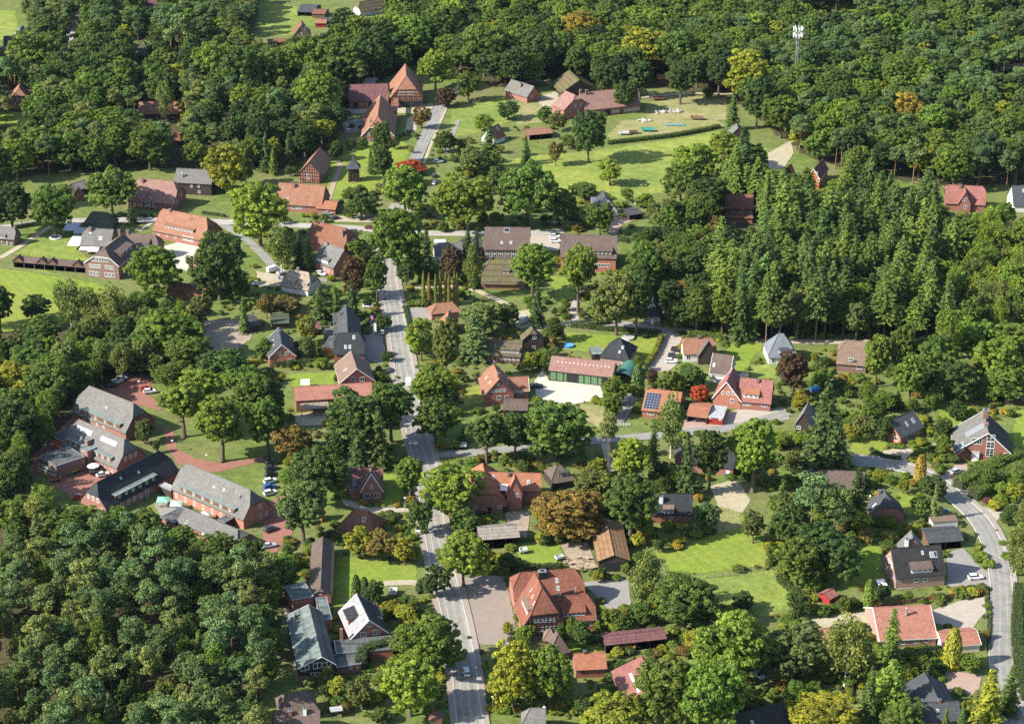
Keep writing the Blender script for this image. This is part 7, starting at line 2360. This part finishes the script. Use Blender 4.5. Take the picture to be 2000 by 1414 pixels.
def tables(px, n, label0):
    w = P(px)
    for k in range(n):
        e = thing('terrace_table', f'{label0}, {("first", "second", "third", "fourth", "fifth", "sixth")[k]} in its row', 'table', (w.x + 2.3 * k, w.y - .3 * k, 0), 0, 'terrace tables')
        m = MB(); m.box(-.6, .6, -.4, .4, .7, .76); m.obj('table_top', M_TIMBER, e)
        for x in (-.5, .5):
            for y in (-.3, .3):
                m = MB(); m.box(x - .04, x + .04, y - .04, y + .04, 0, .7); m.obj('leg', M_METAL, e)
tables((158, 491), 6, 'wooden beer-garden table below the inn awnings')
tables((312, 990), 3, 'terrace table between the guest blocks')

def pool(px, r, d, label, wat=True, nm='garden_pool', rim=(.04, .16, .5)):
    w = P(px); e = thing(nm, label, nm.split('_')[-1], w)
    m = MB(); n = 24
    for k in range(n):
        a, b = 2 * math.pi * k / n, 2 * math.pi * (k + 1) / n
        c = lambda t, rr, z: (math.cos(t) * rr, math.sin(t) * rr, z)
        m.face([c(a, r, 0), c(b, r, 0), c(b, r, d), c(a, r, d)]); m.face([c(a, r, d), c(b, r, d), c(b, r - .12, d), c(a, r - .12, d)]); m.face([c(b, r - .12, d), c(b, r - .12, 0), c(a, r - .12, 0), c(a, r - .12, d)][::-1])
    m.obj('wall', plain('pool_blue' if wat else 'trampoline_frame', rim, .4), e)
    m = MB(); m.lathe([(r - .12, d - .2), (r - .12, d - .18)], n); m.obj('water' if wat else 'mat', plain('pool_water', (.10, .34, .58), .08, .6) if wat else plain('trampoline_mat', (.35, .34, .32), .8), e)
pool((1592, 762), 1.9, 1.1, 'round bright blue garden pool behind the copper tree')
pool((1111, 677), 1.9, .8, 'round blue pool on the lawn beside a bushy shrub')
pool((1752, 1049), .8, .35, 'small blue paddling pool behind the slate carport')
pool((1226, 662), 2.4, .9, 'round pale trampoline behind the dark pyramid roof', False, 'garden_trampoline', (.5, .5, .48))

def bin_(px, col, lid, label, rz=0):
    w = P(px); w.z = .1; e = thing('wheelie_bin', label, 'bin', w, rz, 'wheelie bins')
    m = hull([(-.35, .32, .05, .95), (.35, .38, .05, 1.05)]); m.obj('body', plain('bin_' + col, {'black': (.03, .03, .03), 'blue': (.02, .08, .35), 'green': (.03, .15, .06)}[col], .5), e)
    m = MB(); m.box(-.42, .45, -.42, .42, 1.03, 1.13); m.obj('lid', plain('lid_' + lid, {'yellow': (.7, .55, .03), 'blue': (.02, .1, .45), 'green': (.04, .2, .08)}[lid], .5), e)
for k in range(5):
    bin_((144 + 4.6 * k, 927 - 2.2 * k), 'black', 'yellow', f'black bin with yellow lid along the courtyard wall, {("first", "second", "third", "fourth", "fifth")[k]} from the green one', .4)
bin_((139, 930), 'green', 'green', 'green bin at the corner of the courtyard wall', .4)
for p, l in (((1792, 861), 'blue bin outside the slate house with brick gable'), ((546, 546), 'blue bin beside the straw-thatched cottage'), ((637, 688), 'blue bin at the terrace wall of the steep dark house'), ((1417, 932), 'blue bin beside the white door of the dark roadside house'), ((1863, 1155), 'blue bin at the end of the board fence'), ((1848, 1001), 'blue bin behind the white-walled shed')):
    bin_(p, 'blue', 'blue', l)

def fence(px, h, label, board=False, post=2.2, mat=None, nm='fence'):
    L = smooth_line(px, 1)
    e = thing(nm, label, 'fence', L[0])
    mt = mat or WA['woodbrown']
    for a, b in zip(L, L[1:]):
        d = b - a; n = max(1, int(d.length / post)); ex = d.normalized(); ey = Vector((-ex.y, ex.x, 0))
        for k in range(n + 1):
            p = a + d * k / n - L[0]
            m = MB(); m.obox((p.x, p.y, h / 2), ex * .07, ey * .07, (0, 0, h / 2)); m.obj('post', mt, e)
        c = (a + b) / 2 - L[0]
        if board:
            for k in range(n):
                q = a + d * (k + .5) / n - L[0]
                m = MB(); m.obox((q.x, q.y, h * .5 - .03), ex * (d.length / n / 2 - .08), ey * .03, (0, 0, h * .5 - .06)); m.obj('panel', mt, e)
        else:
            for zz in (h * .45, h * .85):
                m = MB(); m.obox((c.x, c.y, zz), ex * d.length / 2, ey * .03, (0, 0, .06)); m.obj('rail', mt, e)
fence([(1705, 1192), (1750, 1182), (1866, 1168)], 1.7, 'long brown board fence between the pale brick house and the salmon bungalow', True)
fence([(1380, 1130), (1440, 1124), (1508, 1112)], 1.2, 'weathered rail fence across the paddock', mat=WA['woodgrey'])
fence([(1922, 1170), (1926, 1220), (1924, 1275)], 1.3, 'low grey roadside fence by the salmon-tiled garage', mat=M_METAL, post=1.6)
fence([(5, 525), (60, 532), (110, 540), (140, 552)], 1.1, 'rail fence along the paddock below the arcade', mat=WA['woodgrey'], post=3)
fence([(1742, 905), (1790, 900), (1830, 917)], 1.1, 'pale rail fence on the corner of the curving road', mat=M_TIMBER)
fence([(1868, 945), (1885, 955), (1900, 972)], 1.2, 'light metal gate fence at the foot of the thick hedges', mat=M_METAL, post=1.5)
fence([(1212, 828), (1228, 792), (1240, 762)], 1.2, 'wooden fence along the planted drive beside the gravel lawn', mat=WA['woodgrey'], post=1.8)
fence([(1207, 832), (1230, 832)], 1.2, 'white gate closing the planted drive', mat=M_WHITE, post=1.0, nm='gate')
fence([(1288, 1098), (1300, 1118), (1296, 1132)], 1.2, 'short grey fence between willow and paddock', mat=WA['woodgrey'])

def lamp(px, h, label):
    w = P(px); e = thing('street_lamp', label, 'street lamp', w, 0, 'street lamps')
    m = MB(); m.tube((0, 0, 0), (0, 0, h), .09, .06); m.obj('pole', M_METAL, e)
    m = MB(); m.lathe([(.05, h), (.42, h + .05), (.42, h + .2), (.1, h + .42)], 12); m.obj('lamp_head', plain('lamp_glass', (.6, .6, .58), .4), e)
for p, hh, l in (((1063, 1412), 5, 'street lamp by the grey pointed roof'), ((963, 1392), 5, 'street lamp on the verge near the driving white car'), ((338, 882), 4, 'lamp on the red path beside the guest blocks'), ((405, 908), 3.6, 'twin lamp on the path under the limes'), ((1962, 1020), 5, 'street lamp by the pale parking bay'), ((273, 765), 4, 'lamp in the red-paved car park'), ((792, 1000), 5, 'street lamp at the junction path'), ((1240, 420), 5, 'lamp near the slate carport')):
    lamp(p, hh, l)

def flag(px, h, col, label):
    w = P(px); e = thing('banner_flag', label, 'flag', w)
    m = MB(); m.tube((0, 0, 0), (0, 0, h), .05); m.obj('pole', M_WHITE, e)
    m = MB()
    for k in range(6):
        x0, x1 = .06 + .2 * k, .06 + .2 * (k + 1)
        f = lambda x: .08 * math.sin(x * 5)
        m.face([(x0, f(x0), h - 3.6), (x1, f(x1), h - 3.6), (x1, f(x1), h - .1), (x0, f(x0), h - .1)])
    m.obj('cloth', plain('flag_' + col, {'white': (.7, .7, .7), 'pink': (.5, .16, .38)}[col], .8), e)
flag((730, 662), 6.5, 'white', 'tall white banner flag beside the main road car park')
flag((724, 642), 5.5, 'pink', 'pink banner flag behind the white one')

def trailer(px, rz, L, W, col, label, tilt=0):
    w = P(px); e = thing('farm_trailer', label, 'trailer', (w.x, w.y, .05), rz, 'trailers')
    m = MB(); m.box(-L / 2, L / 2, -W / 2, W / 2, .8, .92)
    for s in (-1, 1):
        m.box(-L / 2, L / 2, s * W / 2 - .05, s * W / 2 + .05, .925, 1.6); m.box(s * L / 2 - .05, s * L / 2 + .05, -W / 2 + .06, W / 2 - .06, .925, 1.6)
    m.obj('bed', plain('trailer_' + col, {'brown': (.2, .12, .08), 'green': (.05, .3, .26), 'white': (.6, .6, .58), 'ochre': (.5, .27, .04), 'rust': (.3, .12, .07), 'red': (.45, .04, .03), 'blue': (.12, .2, .35)}[col], .6), e)
    for x in (-L * .3, L * .3):
        for s in (-1, 1):
            add('wheel', CARS['car'][1]['wheel'], e, (x, s * W * .42, .42))
    m = MB(); m.tube((L / 2, 0, .7), (L / 2 + 1.5, 0, .5), .07); m.obj('drawbar', M_METAL, e)
for a in (((1219, 264), .1, 4.5, 2.0, 'white', 'white-topped cart on the dry yard'), ((1237, 262), .1, 4, 2.0, 'brown', 'brown cart beside the white-topped one'), ((1265, 257), -.1, 6, 2.4, 'green', 'turquoise trailer on the dry yard above the meadow'), ((1361, 234), -.15, 6, 2.6, 'brown', 'brown wooden trailer at the end of the weedy yard'), ((1285, 196), .2, 6, 3, 'rust', 'rust-red wagon by the farm track'),
          ((768, 1161), 1.5, 3.2, 2.2, 'white', 'white trailer on the mown grass near the road hedge'), ((895, 875), .05, 5.5, 2.2, 'white', 'long white trailer box parked beside the junction'), ((1220, 1267), 0, 6, 2, 'ochre', 'ochre hay cart inside the wine-red wagon shed'), ((549, 537), .8, 3.4, 1.8, 'white', 'small white trailer next to the delivery van'), ((943, 1003), .1, 1.8, 1.6, 'red', 'orange-red skip at the corner hotel wall'), ((109, 940), .5, 3.2, 1.9, 'rust', 'small tractor cart with red wheels in the red courtyard'), ((1022, 1080), .2, 2.2, 1.8, 'white', 'white garden playhouse box on the lawn'), ((1092, 1094), .5, 2.4, 1.6, 'white', 'white garden cart at the lawn edge'), ((727, 239), .2, 3.2, 1.8, 'red', 'red implement outside the wine-red barn'), ((880, 1098), .1, 3, 1.8, 'blue', 'pale blue cart in the yard by the open barn')):
    trailer(*a)

def pile(px, n, mat, label, kind='log', cat='wood pile'):
    w = P(px); e = thing(kind + '_pile', label, cat, w); r = random.Random(int(px[0]))
    for k in range(n):
        m = MB()
        a = r.uniform(-.5, .5) + (0 if kind == 'log' else r.uniform(0, 3)); L = r.uniform(.8, 2.2) if kind == 'log' else r.uniform(.4, .9)
        c = Vector((r.uniform(-3.5, 3.5), r.uniform(-2, 2), r.uniform(.15, .9)))
        d = Vector((math.cos(a), math.sin(a), r.uniform(-.1, .1))) * L
        if kind == 'log': m.tube(c - d, c + d, .2, .18, 7)
        else: m.obox(c, d * .6, Vector((-d.y, d.x, .1)) * .5, (0, .05, L * .4))
        m.obj(kind, mat, e)
M_STONE = plain('field_stone', (.42, .40, .37), .9)
pile((1130, 1098), 42, M_TIMBER, 'heap of pale sawn timber beside the orange-brown hall'); pile((1143, 1108), 30, M_TIMBER, 'lower heap of pale timber offcuts by the garden shrubs')
pile((1257, 237), 26, M_STONE, 'heap of field stones in front of the pink farm block', 'stone', 'stone heap'); pile((1318, 219), 26, M_STONE, 'heap of pale stones in the weeds', 'stone', 'stone heap'); pile((1290, 221), 14, M_STONE, 'smaller stone heap among the weeds', 'stone', 'stone heap')
pile((1735, 788), 30, M_TIMBER, 'round stack of firewood on the lawn behind the slate house'); pile((696, 275), 16, M_TIMBER, 'firewood heap in front of the long brick farmhouse')
w = P((1318, 245)); m = MB()
for i in range(8):
    for j in range(3):
        f = lambda a, b: (-5 + a * 1.25, -1.2 + b * .8, .12 + .35 * abs(math.sin(a * 1.7 + b)))
        m.face([f(i, j), f(i + 1, j), f(i + 1, j + 1), f(i, j + 1)])
tag(m.obj('tarpaulin', plain('tarp_teal', (.10, .30, .30), .6), None, w), 'crumpled teal tarpaulin lying on the dry yard', 'tarpaulin')
_t = min(TREES, key=lambda t: abs(t[3][0] - 103) + abs(t[3][1] - 402))[0]
w = Vector((_t.location.x, _t.location.y, 0)); m = MB(); n = 20
for k in range(n):
    a, b = 2 * math.pi * k / n, 2 * math.pi * (k + 1) / n
    c = lambda t, rr, z: (math.cos(t) * rr, math.sin(t) * rr, z)
    m.face([c(a, 2.6, 0), c(b, 2.6, 0), c(b, 2.6, .5), c(a, 2.6, .5)]); m.face([c(a, 2.6, .5), c(b, 2.6, .5), c(b, 2.1, .5), c(a, 2.1, .5)]); m.face([c(b, 2.1, 0), c(a, 2.1, 0), c(a, 2.1, .5), c(b, 2.1, .5)])
tag(m.obj('ring_bench', M_WHITE, None, w), 'white ring bench round the oak trunk on the inn lawn', 'bench')

# two walkers on the street at the left
def person(px, coat, label, face):
    w = P(px); w.z = .21
    bm = bpy.data.meshes.new('person')
    V = [(0, 0, .92), (0, 0, 1.2), (0, 0, 1.45), (0, 0, 1.56), (0, .02, 1.7), (.1, 0, .88), (.12, .12, .48), (.12, .02, .06), (.12, .16, .03), (-.1, 0, .88), (-.12, -.08, .48), (-.12, -.26, .1), (-.12, -.14, .04), (.2, 0, 1.42), (.27, -.06, 1.14), (.27, .08, .92), (-.2, 0, 1.42), (-.27, .06, 1.14), (-.27, .16, .95)]
    E_ = [(0, 1), (1, 2), (2, 3), (3, 4), (0, 5), (5, 6), (6, 7), (7, 8), (0, 9), (9, 10), (10, 11), (11, 12), (2, 13), (13, 14), (14, 15), (2, 16), (16, 17), (17, 18)]
    R_ = [.16, .15, .17, .06, .11, .1, .07, .05, .05, .1, .07, .05, .05, .075, .055, .045, .075, .055, .045]
    bm.from_pydata(V, E_, [])
    o = add('person', bm, None, w, face)
    o.modifiers.new('skin', 'SKIN'); o.modifiers.new('sub', 'SUBSURF').levels = 1
    for k, r in enumerate(R_):
        bm.skin_vertices[0].data[k].radius = (r, r)
    bm.skin_vertices[0].data[0].use_root = True
    t = NT('cloth_' + coat, .9, .1)
    sep = t.n('SeparateXYZ'); t.l(t.coords('Object'), sep.inputs[0])
    c = {'dark': (.03, .03, .04), 'blue': (.05, .09, .2)}[coat]
    st = t.ramp(t.math('DIVIDE', sep.outputs[2], 1.9), [(0, (.02, .02, .02)), (.05, (.03, .035, .06)), (.48, c), (.8, (.45, .27, .2)), (.93, (.06, .04, .03))])
    next(n for n in t.t.nodes if n.type == 'VALTORGB').color_ramp.interpolation = 'CONSTANT'
    bm.materials.append(t.done(st))
    tag(o, label, 'person')
person((43, 440), 'dark', 'person in dark clothes walking along the street', 1.2)
person((53, 440), 'blue', 'person in blue jacket walking along the street beside another', 1.4)

# a row of slim bare columns of conifers along the garden path
for k, x in enumerate((827, 838, 851, 860, 871, 877, 888, 893)):
    xx, yy, R, H = solve_tree('column', (x, 562 + (k % 3) * 3), 3.6, 31)
    plant('column', xx, yy, R, H, 'on'[k % 2])
# roadside young columns by the salmon drive
for k, (x, yy) in enumerate(((1868, 1162), (1879, 1164), (1887, 1163), (1897, 1160), (1909, 1158), (1917, 1157))):
    a, b, R, H = solve_tree('column', (x, yy), 2.6, 6)
    plant('column', a, b, R, H, 'gdgddr'[k])

# ------------------------------------------------------------------ thin summer haze filling the air
m = MB()
m.box(-420, 420, -60, 1500, -1.0, CAM_H + 12)
hz = tag(m.obj('haze', None), 'thin pale summer haze over the whole village', 'haze', None, 'stuff')
hm = bpy.data.materials.new('haze_air'); hm.use_nodes = True
hn = hm.node_tree.nodes; hn.clear()
pv = hn.new('ShaderNodeVolumePrincipled'); ho = hn.new('ShaderNodeOutputMaterial')
pv.inputs['Color'].default_value = (.55, .76, 1.0, 1); pv.inputs['Density'].default_value = .00001; pv.inputs['Anisotropy'].default_value = .2
hm.node_tree.links.new(pv.outputs[0], ho.inputs['Volume'])
hz.data.materials.clear(); hz.data.materials.append(hm)
# ------------------------------------------------------------------ labels for the trees: by look, then by what they stand beside
ORD = ['', 'second ', 'third ', 'fourth ', 'fifth ', 'sixth ', 'seventh ', 'eighth ', 'ninth ', 'tenth ', 'eleventh ', 'twelfth ']
spots = [(h.short, ((bx[0] + bx[2]) / 2, (bx[1] + bx[3]) / 2), bx) for h in HOUSES for bx in h.boxes[:1]]
by_key = {}
for t in TREES:
    o, kind, code, px, R, H = t
    best = min(spots, key=lambda s: (s[1][0] - px[0]) ** 2 + ((s[1][1] - px[1]) * 1.6) ** 2)
    base = PR((o.location.x, o.location.y, 0))
    bx = best[2]
    rel = 'behind' if base[1] < bx[1] + (bx[3] - bx[1]) * .45 else ('in front of' if base[1] > bx[3] else 'beside')
    dist = math.hypot(best[1][0] - px[0], (best[1][1] - px[1]) * 1.6)
    by_key.setdefault((kind, code, rel, best[0]), []).append((dist, t))
GROUP = {'shrub': 'garden shrubs', 'column': 'columnar conifers in the gardens'}
for (kind, code, rel, short), L in by_key.items():
    L.sort(key=lambda a: a[0])
    cw, kw_ = COLOURS[code][1], WORDS[kind]
    for i, (dist, t) in enumerate(L):
        o = t[0]
        wood = o.get('wood')
        o['category'] = 'shrub' if kind == 'shrub' else 'tree'
        o['group'] = ('trees of the ' + wood) if wood else GROUP.get(kind, 'trees of the village gardens')
        if i < len(ORD):
            lab = f'{ORD[i]}{cw} {kw_} {"away " if i and rel != "beside" else ""}{rel} the {short}'
            if i: lab = f'{cw} {kw_} {rel} the {short}, {ORD[i].strip()} from it'
        else:
            lab = f'{cw} {kw_} deep in the {wood or "gardens"}, well {rel} the {short}'
        ws = lab.split()
        o['label'] = ' '.join(ws[:16]).rstrip(',')
        if 'wood' in o.keys(): del o['wood']
